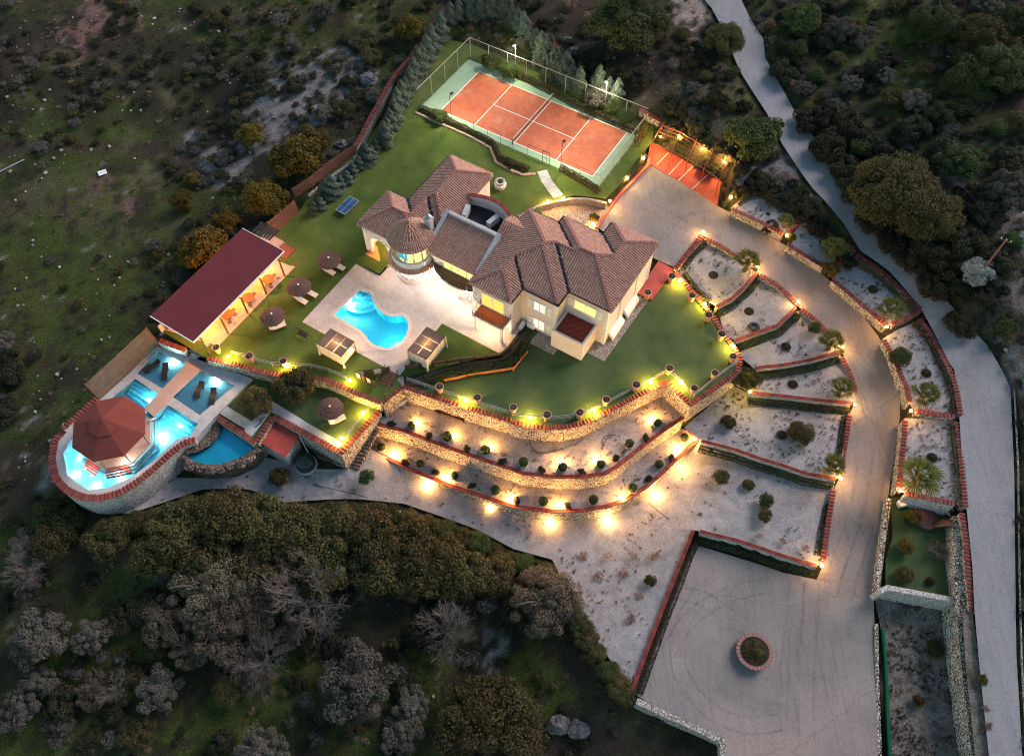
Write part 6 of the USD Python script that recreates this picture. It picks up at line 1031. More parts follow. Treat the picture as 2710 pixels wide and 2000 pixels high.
# ---------------------------------------------------------------- fence, hedge and stair between deck and lower lawn
df = thing('deck_fence', 'low dark post fence along the lower edge of pool deck', 'fence'); A_ = W(K(1, 1, (1320, 1520, 0), (1600, 1480, 0), (1820, 1450, 0), (2030, 1430, 0), (2140, 1405, 0), (2260, 1270, 0)), 0); ln = LineString(A_); m = 9
P = [np.array(ln.interpolate(k / m, normalized=True).coords[0]) for k in range(m + 1)]
for q in P: MB().box(q + [0, 0, .5], (.12, .12, 1.0), ANG).build('post', M_dark, df)
for z in (.35, .85): MB().tube(np.array(P) + [0, 0, z], .03, 4).build('rail', M_teak, df)
for a, b in zip(P[:-1], P[1:]): d = b - a; c = (a + b) / 2; MB().box(c + [0, 0, .55], (np.linalg.norm(d) - .16, .04, .62), math.atan2(d[1], d[0])).build('reed_panel', M_thatch, df)
oe = thing('timber_edging', 'orange timber palisade edging below the deck hedge', 'edging'); A_ = W(K(1, 1, (1640, 1622, -.3), (1900, 1570, -.3), (2224, 1520, -.3)) + K(1, 2, (120, 1530, -.3), (245, 1380, -.3)), -.3); ln = LineString(A_); m = int(ln.length / .2)
M_pal = noisy('orange_palisade', [(.46, .15, .05), (.56, .21, .08)], 3, .8, isl=.2)
for k in range(m):
    q = np.array(ln.interpolate((k + .5) / m, normalized=True).coords[0]); q2 = np.array(ln.interpolate(min(1, (k + 1) / m), normalized=True).coords[0]); d = q2 - q; MB().box(q + [0, 0, .28], (.175, .07, .56 + .03 * (k % 3)), math.atan2(d[1], d[0])).build('pale', M_pal, oe)
sr = thing('timber_stair', 'dark timber stair going down between the two lawns', 'stair'); a, b = at(*K(2, 1, (1200, 20))[0], .0), at(*K(2, 1, (1085, 205))[0], -.1)
dv = (b - a) / 9; w = np.array([-dv[1], dv[0], 0]); w /= np.linalg.norm(w); rz = math.atan2(w[1], w[0])
for k in range(9): q = a + dv * (k + .5); MB().box(q + [0, 0, .25 - .05 * k], (1.5, .34, .07), rz).build('tread', M_teak, sr)
for s_ in (-.8, .8): MB().tube([a + w * s_ + [0, 0, 1.1], b + w * s_ + [0, 0, .7]], .045, 5).build('handrail', M_teak, sr)
for s_ in (-.8, .8):
    for k in (0, 4, 9): q = a + dv * k + w * s_; MB().tube([q, q + [0, 0, 1.05 - .04 * k]], .045, 5).build('stair_post', M_dark, sr)
sc = thing('stair_screen', 'dark cross braced screen with cream cloth panels beside the stair', 'screen'); A_ = W(K(2, 1, (905, 55), (1060, 150), (1100, 60), (1200, 10)), 0)
for a, b in ((K(2, 1, (900, 60))[0], K(2, 1, (1075, 140))[0]), (K(2, 1, (900, 60))[0], K(2, 1, (1195, 15))[0])):
    a, b = at(*a, 0), at(*b, 0); d = b - a; rz = math.atan2(d[1], d[0])
    for z in (.1, 1.15): MB().tube([a + [0, 0, z], b + [0, 0, z]], .05, 5).build('rail', M_dark, sc)
    for k in range(4):
        q = a + d * (k + .5) / 4; MB().box(q + [0, 0, .62], (np.linalg.norm(d) / 4 - .2, .03, .85), rz).build('cloth_panel', M_cream if k % 2 == 0 else M_teak, sc); q = a + d * k / 4; MB().tube([q, q + [0, 0, 1.25]], .05, 5).build('post', M_dark, sc)

# ---------------------------------------------------------------- lower works: pump house, tank, stairs, basin, crates
ph = thing('pump_house', 'small stone pump house with flat red painted roof', 'building'); R_ = [tuple(at(*q, -2.0)[:2]) for q in K(2, 1, (208, 398), (412, 560), (298, 728), (82, 600))]
MB().prism(Polygon(R_).buffer(-.12, join_style=2), -5.2, -2.14).build('wall', M_stonew, ph); MB().prism(Polygon(R_), -2.14, -2.0, True).build('roof', M_redpave, ph)
p = at(*K(2, 1, (465, 770))[0], -3.9); p[2] = -4.75; tk = thing('water_tank', 'round dark green water tank with domed top beside pump house', 'tank', p)
MB().lathe([(1.25, 0), (1.25, .25), (1.1, .27)], 24).build('concrete_ring', M_conc, tk); MB().lathe([(1.08, .2), (1.1, .6), (1.08, 1.0), (.98, 1.25), (.75, 1.45), (.4, 1.55), (.22, 1.57), (.22, 1.64), (0, 1.66)], 28).build('tank_body', M_tank, tk, smooth=40)
for k in range(8): a = k * math.pi / 4; MB().tube([(1.1 * math.cos(a), 1.1 * math.sin(a), .5), (1.0 * math.cos(a), 1.0 * math.sin(a), 1.24), (.5 * math.cos(a), .5 * math.sin(a), 1.54)], .035, 4).build('rib', M_tank, tk)
bs = thing('brick_stair', 'dark brick stair down the end of the lower garden wall', 'stair')
for k in range(12):
    x, y = 1040 - 15 * k, 490 + 29 * k; z = -2.95 - .16 * k; q = at(*K(2, 1, (x, y))[0], z); MB().box(q - [0, 0, .3], (1.2, .36, .6), -.2).build('step', M_darkstone, bs)
lt = thing('stacked_lumber', 'old grey boards stacked against the lower garden wall', 'boards')
for k in range(7):
    a, b = at(*K(2, 1, (520 + 10 * k, 660 + 12 * k))[0], -4.4 + .05 * k), at(*K(2, 1, (790 - 8 * k, 800 - 4 * k))[0], -4.5 + .05 * k); d = b - a; MB().box((a + b) / 2, (np.linalg.norm(d), .22, .05), math.atan2(d[1], d[0])).build('board', M_plank, lt)
p = at(*K(2, 1, (455, 610))[0], -3.0); MB_ = thing('drain_chute', 'pale metal pipe slanting from the wall to the tank', 'pipe', (0, 0, 0)); MB().tube([at(*K(2, 1, (415, 545))[0], -1.6), at(*K(2, 1, (495, 690))[0], -3.2)], .07, 7).build('pipe', M_steel, MB_)
p = at(*K(2, 1, (1265, 268))[0], -2.5); p[2] = -2.93; t = thing('blue_basin', 'blue grey basin leaning in the left corner of upper terrace', 'basin', p, .6); MB().sphere((0, 0, .45), .75, 2, (1.3, .6, .5)).build('hull', noisy('blue_grey_hull', [(.12, .17, .22), (.26, .32, .37)], 3, .6, obj=True), t); MB().box((0, 0, .80), (1.7, .5, .04)).build('lid', M_steel, t)
for k, (x, y) in enumerate(((1590, 340), (1640, 352), (1690, 368), (1740, 385), (1785, 402))):
    p = at(*K(2, 1, (x, y))[0], -2.7); p[2] = -2.94; t = thing('plant_crate', ORD[k] + ' dark plant crate from left under the long lawn wall', 'crate', p, ANG, 1, 'plant crates under the lawn wall')
    for dx, dy, sx, sy in ((0, .3, .7, .04), (0, -.3, .7, .04), (.34, 0, .04, .6), (-.34, 0, .04, .6)): MB().box((dx, dy, .17), (sx, sy, .34)).build('side_board', M_teak, t)
    rg = np.random.default_rng(k); MB().leaves(rg.uniform((-.3, -.25, .2), (.3, .25, .5), (40, 3)), np.tile([0, 0, 1.], (40, 1)), .09, rg).build('leaves', L_dark, t, kind='stuff')

# ---------------------------------------------------------------- plants: one of each kind with trunk and crown, then copies
def rand_dirs(rng, n, low=-.25):
    d = rng.normal(size=(n * 3, 3)); d /= np.linalg.norm(d, axis=1, keepdims=True); return d[d[:, 2] > low][:n]
def lumpy(rng, R, H, nl, lr, nleaf, size, low=-.25, z0=None, core=True, fill=(.5, .95)):
    """leaf clumps over an uneven ellipsoid (radius R, height H) standing on z0, and the dense shade inside"""
    mb = MB(); d = rand_dirs(rng, nl, low); rr = rng.uniform(*fill, len(d)); c = d * rr[:, None] * [R, R, H / 2]; c[:, 2] += H / 2 + (z0 or 0)
    nleaf = int(nleaf * 1.5); size = size * .78
    for i, q in enumerate(c):
        l = lr * rng.uniform(.6, 1.35); e = rand_dirs(rng, nleaf, -.6); p = q + e * l * rng.uniform(.75, 1.12, len(e))[:, None] * [1, 1, .85]; mb.leaves(p, e, size, rng)
    if core: mb.sphere((0, 0, H * .45 + (z0 or 0)), 1, 2, (R * .52, R * .52, H * .30), .5, int(rng.integers(99)))
    return mb
def trunk(rng, h, r, limbs=5, spread=1.0):
    mb = MB(); pts = [(0, 0, -.4)]; x = y = 0
    for k in range(1, 5): x += rng.normal(0, .06 * h); y += rng.normal(0, .06 * h); pts.append((x, y, h * k / 4))
    mb.tube(pts, [r * 1.3, r * 1.1, r, r * .8, r * .6], 7)
    for k in range(limbs):
        a = rng.uniform(0, 6.28); b = np.array(pts[2 + k % 3]); e = b + [math.cos(a) * spread, math.sin(a) * spread, h * .35]; mb.tube([b, (b + e) / 2 + [0, 0, .1], e], [r * .5, r * .35, r * .15], 5)
    return mb
def bare(rng, h, spread, n1=17, n2=8, n3=6):
    mb = MB(); mb.tube([(0, 0, -.3), (rng.normal(0, .05), rng.normal(0, .05), h * .2)], [.075, .055], 6)
    def br(p, d, L, r, lev):
        q = p + d * L; m = p + d * L * .5 + rng.normal(0, .06 * L, 3); mb.tube([p, m, q], [r, r * .7, r * .35], 4 if lev < 1 else 3, False)
        if lev < 3:
            for _ in range((n2, n3, 4)[lev]):
                f = rng.uniform(.3, 1); s_ = p + (q - p) * f; dd = d + rng.normal(0, .42, 3) + [0, 0, .1]; dd /= np.linalg.norm(dd); br(s_, dd, L * rng.uniform(.38, .62), max(.0026, r * .5), lev + 1)
    for k in range(n1):
        a = k / n1 * 6.28 + rng.uniform(-.3, .3); el = rng.uniform(.25, 1.2); d = np.array([math.cos(a) * math.cos(el), math.sin(a) * math.cos(el), math.sin(el)]); br(np.array([0, 0, h * .17]), d, spread * .60 * rng.uniform(.75, 1.15), .014, 0)
    return mb
def palm(rng, n=19, L=1.0, h=1.0):
    tr = MB().tube([(0, 0, -.2), (.05, 0, h * .5), (0, .05, h)], [.2, .17, .19], 8); cr = MB()
    for k in range(n):
        a = k * 2.4 + rng.uniform(-.2, .2); el = -.15 + 1.55 * (k / n) ** .8; l = L * rng.uniform(.8, 1.15) * (1 - .25 * k / n); s_ = np.array([0, 0, h]); d = np.array([math.cos(a) * math.cos(el), math.sin(a) * math.cos(el), math.sin(el)]); side = np.array([-math.sin(a), math.cos(a), 0])
        hub = s_ + d * l * .55; cr.tube([s_, hub], .018, 3, False)
        for f in np.linspace(-1.25, 1.25, 11):                                 # a fan of narrow leaflets, drooping at the tips
            dd = d * math.cos(f) + side * math.sin(f); tip = hub + dd * l * .75 * rng.uniform(.85, 1.1) + [0, 0, -.16 * l * rng.uniform(.3, 1.3)]; mid_ = hub + dd * l * .4; w_ = np.cross(dd, [0, 0, 1.]); w_ = w_ / (np.linalg.norm(w_) + 1e-9) * .042
            cr.add([hub, mid_ + w_, tip, mid_ - w_], [(0, 1, 2), (0, 2, 3)])
    return tr, cr
PROTO = {}
def plant(kind, variant, label, p, rz, s, cat, group=None):
    k = (kind, variant)
    if k in PROTO: return dup(PROTO[k], label, p, rz, s, group)
    rng = np.random.default_rng(abs(hash(kind)) % 1000 if False else sum(map(ord, kind)) * 7 + variant); t = thing(kind, label, cat, p, rz, s, group); PROTO[k] = t
    B = lambda mb, m, n='crown': mb.build(n, m, t, kind='stuff' if n == 'crown' else None)
    if kind == 'olive_shrub': trunk(rng, .8, .09, 4, .5).build('trunk', M_bark, t); B(lumpy(rng, 1.0, 1.35, 46, .30, 190, .060), L_olive)
    elif kind == 'green_shrub': trunk(rng, .8, .09, 4, .5).build('trunk', M_bark, t); B(lumpy(rng, 1.0, 1.3, 40, .32, 170, .065), L_green)
    elif kind == 'dark_shrub': trunk(rng, .7, .08, 4, .5).build('trunk', M_bark, t); B(lumpy(rng, 1.0, 1.1, 40, .28, 150, .065), L_dark)
    elif kind == 'grey_tree': trunk(rng, .9, .10, 5, .6).build('trunk', M_bark, t); B(lumpy(rng, 1.0, 1.3, 56, .20, 170, .042, fill=(.35, 1.0)), L_grey)
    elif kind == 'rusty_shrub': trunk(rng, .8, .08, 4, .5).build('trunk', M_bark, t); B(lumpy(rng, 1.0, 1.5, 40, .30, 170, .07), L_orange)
    elif kind == 'pine_tree': trunk(rng, .9, .10, 6, .7).build('trunk', M_bark, t); B(lumpy(rng, 1.0, 1.25, 78, .19, 190, .036, fill=(.45, 1.0)), L_pine)
    elif kind == 'round_pine': trunk(rng, .9, .10, 6, .7).build('trunk', M_bark, t); B(lumpy(rng, 1.0, 1.35, 140, .19, 130, .034, fill=(.72, 1.0)), L_olive)
    elif kind == 'green_pine': trunk(rng, .9, .10, 6, .7).build('trunk', M_bark, t); B(lumpy(rng, 1.0, 1.3, 64, .21, 170, .040, fill=(.5, 1.0)), L_hedge)
    elif kind == 'bare_tree': bare(rng, 1.2, 1.25).build('branches', M_twig, t)
    elif kind == 'blossom_tree': trunk(rng, .9, .07, 5, .6).build('trunk', M_bark, t); B(lumpy(rng, 1.0, 1.5, 34, .26, 150, .055, core=False), L_white)
    elif kind == 'conifer':
        MB().tube([(0, 0, -.3), (0, 0, .8)], [.07, .03], 6).build('trunk', M_bark, t); mb = MB(); n = 3600; z = rng.uniform(.03, 1, n) ** .9; a = rng.uniform(0, 6.28, n); r = .27 * (1 - z) ** .62 * (1 + .28 * np.sin(a * 3 + z * 17 + variant)) * rng.uniform(.6, 1.12, n)
        mb.leaves(np.c_[r * np.cos(a), r * np.sin(a), z + .02], np.c_[np.cos(a), np.sin(a), np.full(n, 1.1)], .034, rng); mb.lathe([(.12, .02), (.14, .25), (.09, .6), (0, .95)], 8); B(mb, L_conif)
    elif kind == 'palm_tree': a, b = palm(rng); a.build('trunk', M_bark, t); B(b, L_palm)
    elif kind == 'globe_shrub':
        MB().lathe([(.40, 0), (.44, .04), (.46, .16), (.40, .17), (.38, .06)], 18).build('ring', M_stonew, t); n = 1500; d = rand_dirs(rng, n, -.8); mb = MB().leaves(d * .40 * rng.uniform(.9, 1.05, (len(d), 1)) + [0, 0, .42], d, .05, rng); mb.sphere((0, 0, .42), .36, 2); B(mb, L_hedge)
    elif kind == 'tree_pit':
        MB().lathe([(.62, 0), (.58, .07), (.50, .07), (.48, .01), (0, .02)], 18).build('soil_ring', M_soil, t); d = rand_dirs(rng, 380, 0); B(MB().leaves(d * [.44, .44, .3] + [0, 0, .03], d, .07, rng), L_dark)
    elif kind == 'dry_shrub': MB().tube([(0, 0, -.2), (0, 0, .3)], .03, 5).build('trunk', M_bark, t); B(lumpy(rng, 1.0, 1.0, 24, .24, 60, .05, core=False), L_dry)
    return t
def vegetate(kind, items, cat, hfac=.55, zz=None, group=None, squash=1.0):
    for i, (px, py, r, lb) in enumerate(items):
        if zz is None:
            g = gat(px, py); m = np.linalg.norm(at(px + r, py, g[2]) - at(px, py, g[2])); p = gat(px, py, m * hfac)
        else: m = np.linalg.norm(at(px + r, py, zz) - at(px, py, zz)); p = at(px, py, zz + m * hfac); p[2] = zz
        p[2] -= .05; plant(kind, i % 2, lb, p, (i * 2.1) % 6.28, (m, m, m * squash), cat, group)
J = lambda *a: a
vegetate('olive_shrub', [(290, 1430, 55, 'olive brown bush at the left end of the hedge row below the pool wall'), (362, 1405, 53, 'second bush from left in the hedge row'), (470, 1408, 75, 'wide bush in the hedge row left of the tall bush'), (590, 1375, 75, 'tall bush in hedge row below the small leafless sapling'), (690, 1380, 69, 'hedge row bush below the water tank'), (790, 1415, 70, 'hedge row bush below the brick stair'), (885, 1415, 69, 'hedge row bush left of the first foot lamp'), (985, 1430, 72, 'hedge row bush below the first foot lamp'), (1085, 1455, 70, 'hedge row bush below the second foot lamp'), (1165, 1485, 63, 'rusty tinted bush near the right end of hedge row'), (1240, 1520, 58, 'hedge row bush where the gravel slope widens'),
    (545, 1480, 70, 'bush in the second line behind the hedge row, left'), (700, 1490, 75, 'bush in second line below the water tank'), (850, 1510, 69, 'bush in second line below the left foot lamp'), (1000, 1500, 75, 'broad bush in second line in the middle of the hedge'), (1110, 1530, 65, 'bush in second line near the bare tree'), (1310, 1532, 48, 'small hedge bush beside the pinkish gravel shrubs'), (1385, 1572, 40, 'hedge bush at the upper side of the reddish tree'), (1570, 1732, 32, 'narrow hedge bush beside the lower gravel tip'), (1610, 1802, 30, 'hedge bush at the very tip of gravel slope'), (1535, 1662, 33, 'hedge bush right of the reddish tree'), (420, 1470, 62, 'shaded bush below the left hedge row'), (1205, 1545, 55, 'shaded bush right of the second line'), (150, 1430, 53, 'dark bush left below the round pool wall')], 'bush', group=None)
vegetate('pine_tree', [(560, 1560, 95, 'pale grey pine at the top of the left pine group'), (462, 1510, 62, 'pale pine crown at the upper left of the pine group'), (640, 1545, 80, 'pale pine right of the group top'), (590, 1650, 95, 'large brownish pine in the middle of the pine group'), (450, 1640, 68, 'pale pine at the left edge of the group'), (680, 1620, 62, 'small pine at the right edge of the group'), (1450, 1600, 92, 'reddish white speckled tree left of the gravel tip'), (520, 1710, 62, 'dim pine below the group')], 'tree')
vegetate('bare_tree', [(815, 1575, 130, 'big leafless grey tree in the lower wood'), (935, 1545, 68, 'small leafless tree right of the big one'), (690, 1745, 92, 'twiggy leafless tree below the pine group'), (1180, 1665, 88, 'thin half bare tree in the middle of lower wood'), (90, 1500, 80, 'leafless thicket at the left edge'), (300, 1820, 60, 'small twiggy tree at lower left'), (2480, 1460, 36, 'small white leafless tree in the sunken yard')], 'tree', .5)
vegetate('grey_tree', [(945, 1800, 100, 'silver grey olive tree in lower centre'), (930, 1720, 48, 'dim grey tree behind the silver olive'), (100, 1690, 75, 'dim grey tree at lower left'), (245, 1680, 50, 'small dim grey tree at lower left'), (1060, 1940, 55, 'bluish grey bush at bottom centre'), (50, 1880, 55, 'bluish grey bush at left bottom'), (420, 1820, 60, 'bluish grey shrub below the pines'), (690, 1990, 70, 'grey bush cut by the bottom edge'), (2230, 75, 42, 'grey round tree at top right beside the brown one'), (2255, 220, 30, 'small grey tree in the upper right meadow'), (2420, 262, 38, 'grey olive tree with visible trunk in the right meadow'), (2345, 200, 28, 'thin grey tree in the right meadow'), (2680, 500, 60, 'leaning grey tree on the pink soil at right edge')], 'tree', .75)
vegetate('round_pine', [(1290, 1930, 128, 'huge round pine with cauliflower crown at bottom'), (1650, 1965, 88, 'round pine at the bottom right of the wood'), (2380, 505, 105, 'big yellow green pine right of the road'), (2330, 470, 60, 'left shoulder of the pine group right of the road'), (2460, 560, 80, 'pine below the big one right of the road'), (2600, 90, 62, 'yellowish pine at the upper right corner'), (1915, 100, 48, 'olive green tree overhanging the road at top')], 'pine', .8)
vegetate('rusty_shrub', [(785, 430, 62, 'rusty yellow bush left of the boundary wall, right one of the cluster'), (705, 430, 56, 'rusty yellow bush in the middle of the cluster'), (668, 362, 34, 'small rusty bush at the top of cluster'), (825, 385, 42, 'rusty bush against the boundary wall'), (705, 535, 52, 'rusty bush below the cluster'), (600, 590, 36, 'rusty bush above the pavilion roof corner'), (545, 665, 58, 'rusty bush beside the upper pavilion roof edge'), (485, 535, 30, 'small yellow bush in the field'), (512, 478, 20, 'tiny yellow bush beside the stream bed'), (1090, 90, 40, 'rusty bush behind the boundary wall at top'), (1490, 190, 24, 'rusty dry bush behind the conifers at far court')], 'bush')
vegetate('green_shrub', [(2120, 60, 46, 'brown topped round tree at upper right'), (1970, 280, 48, 'green bush on the left road edge near the top'), (1985, 370, 62, 'large dark green bush on the left road edge'), (2040, 350, 36, 'green bush touching the road from left'), (2560, 215, 46, 'bright green tree in the upper right wood'), (2560, 170, 40, 'green tree crown above it in the upper right wood'), (130, 1360, 40, 'green bush under the round pool wall'), (180, 1380, 45, 'second green bush under the round pool wall')], 'bush')
vegetate('green_pine', [(1650, 60, 92, 'black green tree at the top edge left of road'), (1570, 45, 70, 'dark tree at the top edge beside the black one'), (1730, 60, 50, 'dark tree at the top edge near the road bend'), (2640, 180, 75, 'dark tree at the right edge of upper wood'), (2480, 60, 60, 'dark tree in the upper right corner wood'), (2690, 60, 60, 'dark tree in the corner at top right'), (2490, 300, 40, 'dark leafy tree beside the grey olive'), (2545, 430, 60, 'dark tree behind the big yellow pine')], 'tree', .7)
RD = [(2075, 190, 36), (2110, 250, 40), (2150, 320, 44), (2190, 390, 48), (2230, 445, 44), (2190, 300, 36), (2270, 350, 42), (2320, 390, 40), (2270, 500, 48), (2310, 580, 46), (2360, 640, 46), (2410, 690, 44), (2470, 660, 56), (2520, 760, 50), (2560, 640, 50), (2610, 560, 46), (2460, 760, 40), (2540, 860, 40), (2080, 120, 32), (2640, 700, 44), (2420, 340, 44), (2500, 390, 40), (2600, 780, 36)]
vegetate('dark_shrub', [(x, y, r, 'dark shrub right of the road, ' + ORD[i] + ' from the top') for i, (x, y, r) in enumerate(RD)], 'shrub', group='dark shrubs along the right road side')
LS = [(1880, 440, 30), (2010, 480, 32), (2060, 520, 34), (2110, 560, 32), (2160, 600, 30), (2200, 650, 28), (2240, 690, 26), (1960, 500, 26), (2040, 600, 24), (2120, 510, 24), (1840, 330, 30), (1780, 280, 34), (1900, 260, 30), (1700, 210, 30), (1640, 200, 34), (1560, 160, 36)]
vegetate('dark_shrub', [(x, y, r, 'low dark shrub between court and road, number ' + ORD[i] + ' of the slope') for i, (x, y, r) in enumerate(LS)], 'shrub', group='low shrubs on the slope left of the road')
vegetate('blossom_tree', [(2588, 722, 44, 'white blossoming tree behind the utility pole'), (2707, 635, 22, 'white blossoming twigs at the right edge')], 'tree', .8)
vegetate('grey_tree', [(1590, 250, 44, 'flood lit white bush behind the court corner')], 'bush', .8, 1.0)
vegetate('green_shrub', [(1620, 280, 30, 'yellow green bush behind the court fence right of the white one'), (1300, 165, 26, 'flood lit bush behind the far court fence, left'), (1345, 185, 26, 'flood lit bush by the far floodlight mast'), (1450, 205, 22, 'bush behind the far court fence in the middle'), (1540, 250, 26, 'bush behind the court fence right of the middle'), (1160, 310, 22, 'bush at the left end of the near court hedge'), (1655, 310, 24, 'bush behind the far right court corner')], 'bush', .6, 1.0)
vegetate('olive_shrub', [(780, 1015, 50, 'big yellow green bush at the top of the lower garden wall'), (675, 1060, 40, 'yellow green bush in the dark corner of lower garden')], 'bush', .9, -1.5)
def undergrowth(n, box_, kinds, r0, r1, label, group, seed, avoid=0):
    rg = np.random.default_rng(seed); put = []
    while len(put) < n:
        x, y = rg.uniform(box_[0], box_[2]), rg.uniform(box_[1], box_[3]); r = rg.uniform(r0, r1)
        g = gat(x, y)
        if not any(math.hypot(x - a, y - b) < (r + c) * .62 for a, b, c in put) and not shapely.contains_xy(EST0, g[0], g[1]) and meshkit.fbm(np.array([[g[0] * .06, g[1] * .06, 0]]), 2, seed)[0] > .40: put.append((x, y, r))
        elif rg.uniform() < .004: put.append((-999, -999, 1))
    put.sort(key=lambda q: q[1]); seen = {}
    for i, (x, y, r) in enumerate(put):
        if x > -900:
            g = gat(x, y); m = np.linalg.norm(at(x + r, y, g[2]) - at(x, y, g[2])); p = gat(x, y, m * .5); p[2] -= .1; plant(kinds[i % len(kinds)], i % 2, label % {'dark_shrub': 'dark', 'grey_tree': 'grey', 'olive_shrub': 'olive brown', 'green_shrub': 'green', 'pine_tree': 'pale brown', 'dry_shrub': 'dry reddish'}[kinds[i % len(kinds)]] + ', ' + ordinal(seen.get(kinds[i % len(kinds)], 0)) + ' from the top', p, i * 1.9, (m, m, m * rg.uniform(.7, 1.1)), 'shrub', group); seen[kinds[i % len(kinds)]] = seen.get(kinds[i % len(kinds)], 0) + 1
EST0 = unary_union([s_[0].buffer(1.2) for s_ in SHEETS])
undergrowth(42, (0, 1420, 1600, 1990), ['dark_shrub', 'grey_tree', 'dark_shrub', 'pine_tree', 'olive_shrub', 'dark_shrub'], 22, 52, '%s shrub in the lower wood', 'undergrowth of the lower wood', 5)
undergrowth(70, (2050, 0, 2710, 1250), ['dark_shrub', 'olive_shrub', 'dark_shrub', 'grey_tree', 'green_shrub'], 14, 40, '%s shrub on the hillside right of the road', 'shrubs on the right hillside', 6)
undergrowth(80, (1350, 0, 2300, 760), ['dark_shrub', 'olive_shrub', 'dry_shrub', 'grey_tree', 'dark_shrub'], 9, 24, '%s low bush on the slope between court and road', 'bushes on the slope between court and road', 8)
undergrowth(36, (0, 0, 1100, 420), ['dark_shrub', 'dark_shrub', 'olive_shrub', 'grey_tree'], 9, 30, '%s bush on the upper left hillside', 'bushes on the upper left hillside', 9)
undergrowth(34, (0, 900, 330, 1500), ['dark_shrub', 'grey_tree', 'dark_shrub'], 14, 40, '%s bush on the dark left slope', 'bushes on the dark left slope', 10)
undergrowth(26, (380, 480, 640, 900), ['dark_shrub', 'olive_shrub', 'grey_tree'], 10, 26, '%s bush between field and pavilion', 'bushes between field and pavilion', 12)
# conifer hedge
HL = K(0, 1, (1690, 110), (1650, 160), (1610, 210), (1570, 270), (1530, 330), (1490, 390), (1450, 450), (1420, 510), (1380, 570), (1350, 640), (1310, 700), (1280, 760), (1240, 800), (1210, 860), (1220, 920), (1180, 970), (1150, 1020), (1130, 1090))
for i, (x, y) in enumerate(HL): p = at(x, y, 3.2); p[2] = 1.0 - .02 * i; plant('conifer', i % 2, 'tall blue green conifer by the left boundary wall, ' + ORD[i] + ' from the top', p, i * 1.7, (4.6 - .07 * i) * (.86 + .28 * ((i * 37) % 10) / 10), 'conifer', 'conifers along the left boundary wall')
HR = K(0, 1, (1760, 80), (1850, 75), (1940, 70), (2030, 60), (2120, 70)) + K(0, 2, (10, 50), (60, 80), (110, 130), (160, 180), (210, 240), (260, 300), (310, 350), (360, 400), (420, 440), (470, 490), (520, 530), (570, 580), (620, 630), (680, 680), (840, 690), (930, 730), (1000, 770))
for i, (x, y) in enumerate(HR): p = at(x, y, 3.4); p[2] = 1.2; plant('conifer', i % 2, 'tall conifer behind the far court fence, ' + ORD[i] + ' from the left', p, i * 2.3, 4.6 * (.82 + .32 * ((i * 53) % 10) / 10), 'conifer', 'conifers behind the far side of the court')
SM = K(0, 1, (1110, 1200), (1065, 1245), (1030, 1300), (985, 1330), (925, 1385), (870, 1440), (825, 1505), (770, 1550), (700, 1585), (655, 1610)) + K(1, 1, (600, 130), (540, 160))
for i, (x, y) in enumerate(SM): p = at(x, y, 1.1); p[2] = .6 - .04 * i; plant('conifer', (i + 1) % 2, 'small young conifer at the lawn edge, ' + ORD[i] + ' from the top', p, i * 1.1, (2.6, 2.6, 2.2) if i not in (3, 8, 9) else (4.6, 4.6, 3.0), 'conifer', 'young conifers along the lawn edge')
# palms and bushes of the beds
PAL = [((1, 2), 2095, 610, -.4, 1.25, 'spiky palm in the topmost gravel bed'), ((1, 3), 235, 880, -1.1, 1.35, 'palm at the road corner of second gravel bed'), ((1, 3), 615, 1285, -2.0, 1.15, 'palm at the road corner of third gravel bed'), ((2, 3), 700, 150, -2.9, 1.0, 'palm at the road corner of narrow fourth bed'), ((2, 3), 625, 800, -3.9, 1.0, 'palm at the road corner of wide fifth bed'), ((1, 3), 225, 270, .9, .8, 'small yellow lit palm on the top gravel strip'), ((1, 3), 620, 500, .5, 1.25, 'leaning palm on the strip beside the road'), ((1, 3), 1110, 1010, -.2, 1.15, 'palm at the end of the long gravel strip'), ((2, 3), 1400, 195, -1.5, 1.15, 'palm at the end of the curved gravel strip'), ((2, 3), 1355, 890, -2.8, 1.6, 'large spiky palm on the square gravel strip')]
for i, (cell, x, y, z, s_, lb) in enumerate(PAL): s_ *= 1.3; p = at(*K(*cell, (x, y))[0], z + 1.0 * s_); p[2] = z; plant('palm_tree', i % 2, lb, p, i * 1.3, s_, 'palm', 'palms along the drive')
for cell, x, y, z, lb in (((1, 2), 1805, 725, -.6, 'dark round tree pit in topmost gravel bed'), ((1, 2), 2105, 1030, -1.4, 'dark round tree pit in second gravel bed'), ((1, 3), 222, 1325, -2.1, 'dark round tree pit in third gravel bed'), ((2, 3), 280, 117, -3.1, 'dark round tree pit in the narrow fourth bed'), ((2, 3), 188, 543, -4.0, 'dark round tree pit beside the round bush of fifth bed'), ((1, 3), 955, 845, 0, 'dark round tree pit in the long gravel strip'), ((2, 3), 1402, 25, -1.2, 'dark round tree pit in the curved gravel strip'), ((2, 3), 1453, 733, -2.5, 'dark round tree pit in the square gravel strip'), ((1, 3), 70, 215, .9, 'dark round tree pit in the top gravel strip')):
    p = at(*K(*cell, (x, y))[0], z); plant('tree_pit', 0, lb, p, x, 1.0 if 'top gravel' not in lb else .6, 'tree pit', 'tree pits in the gravel beds')
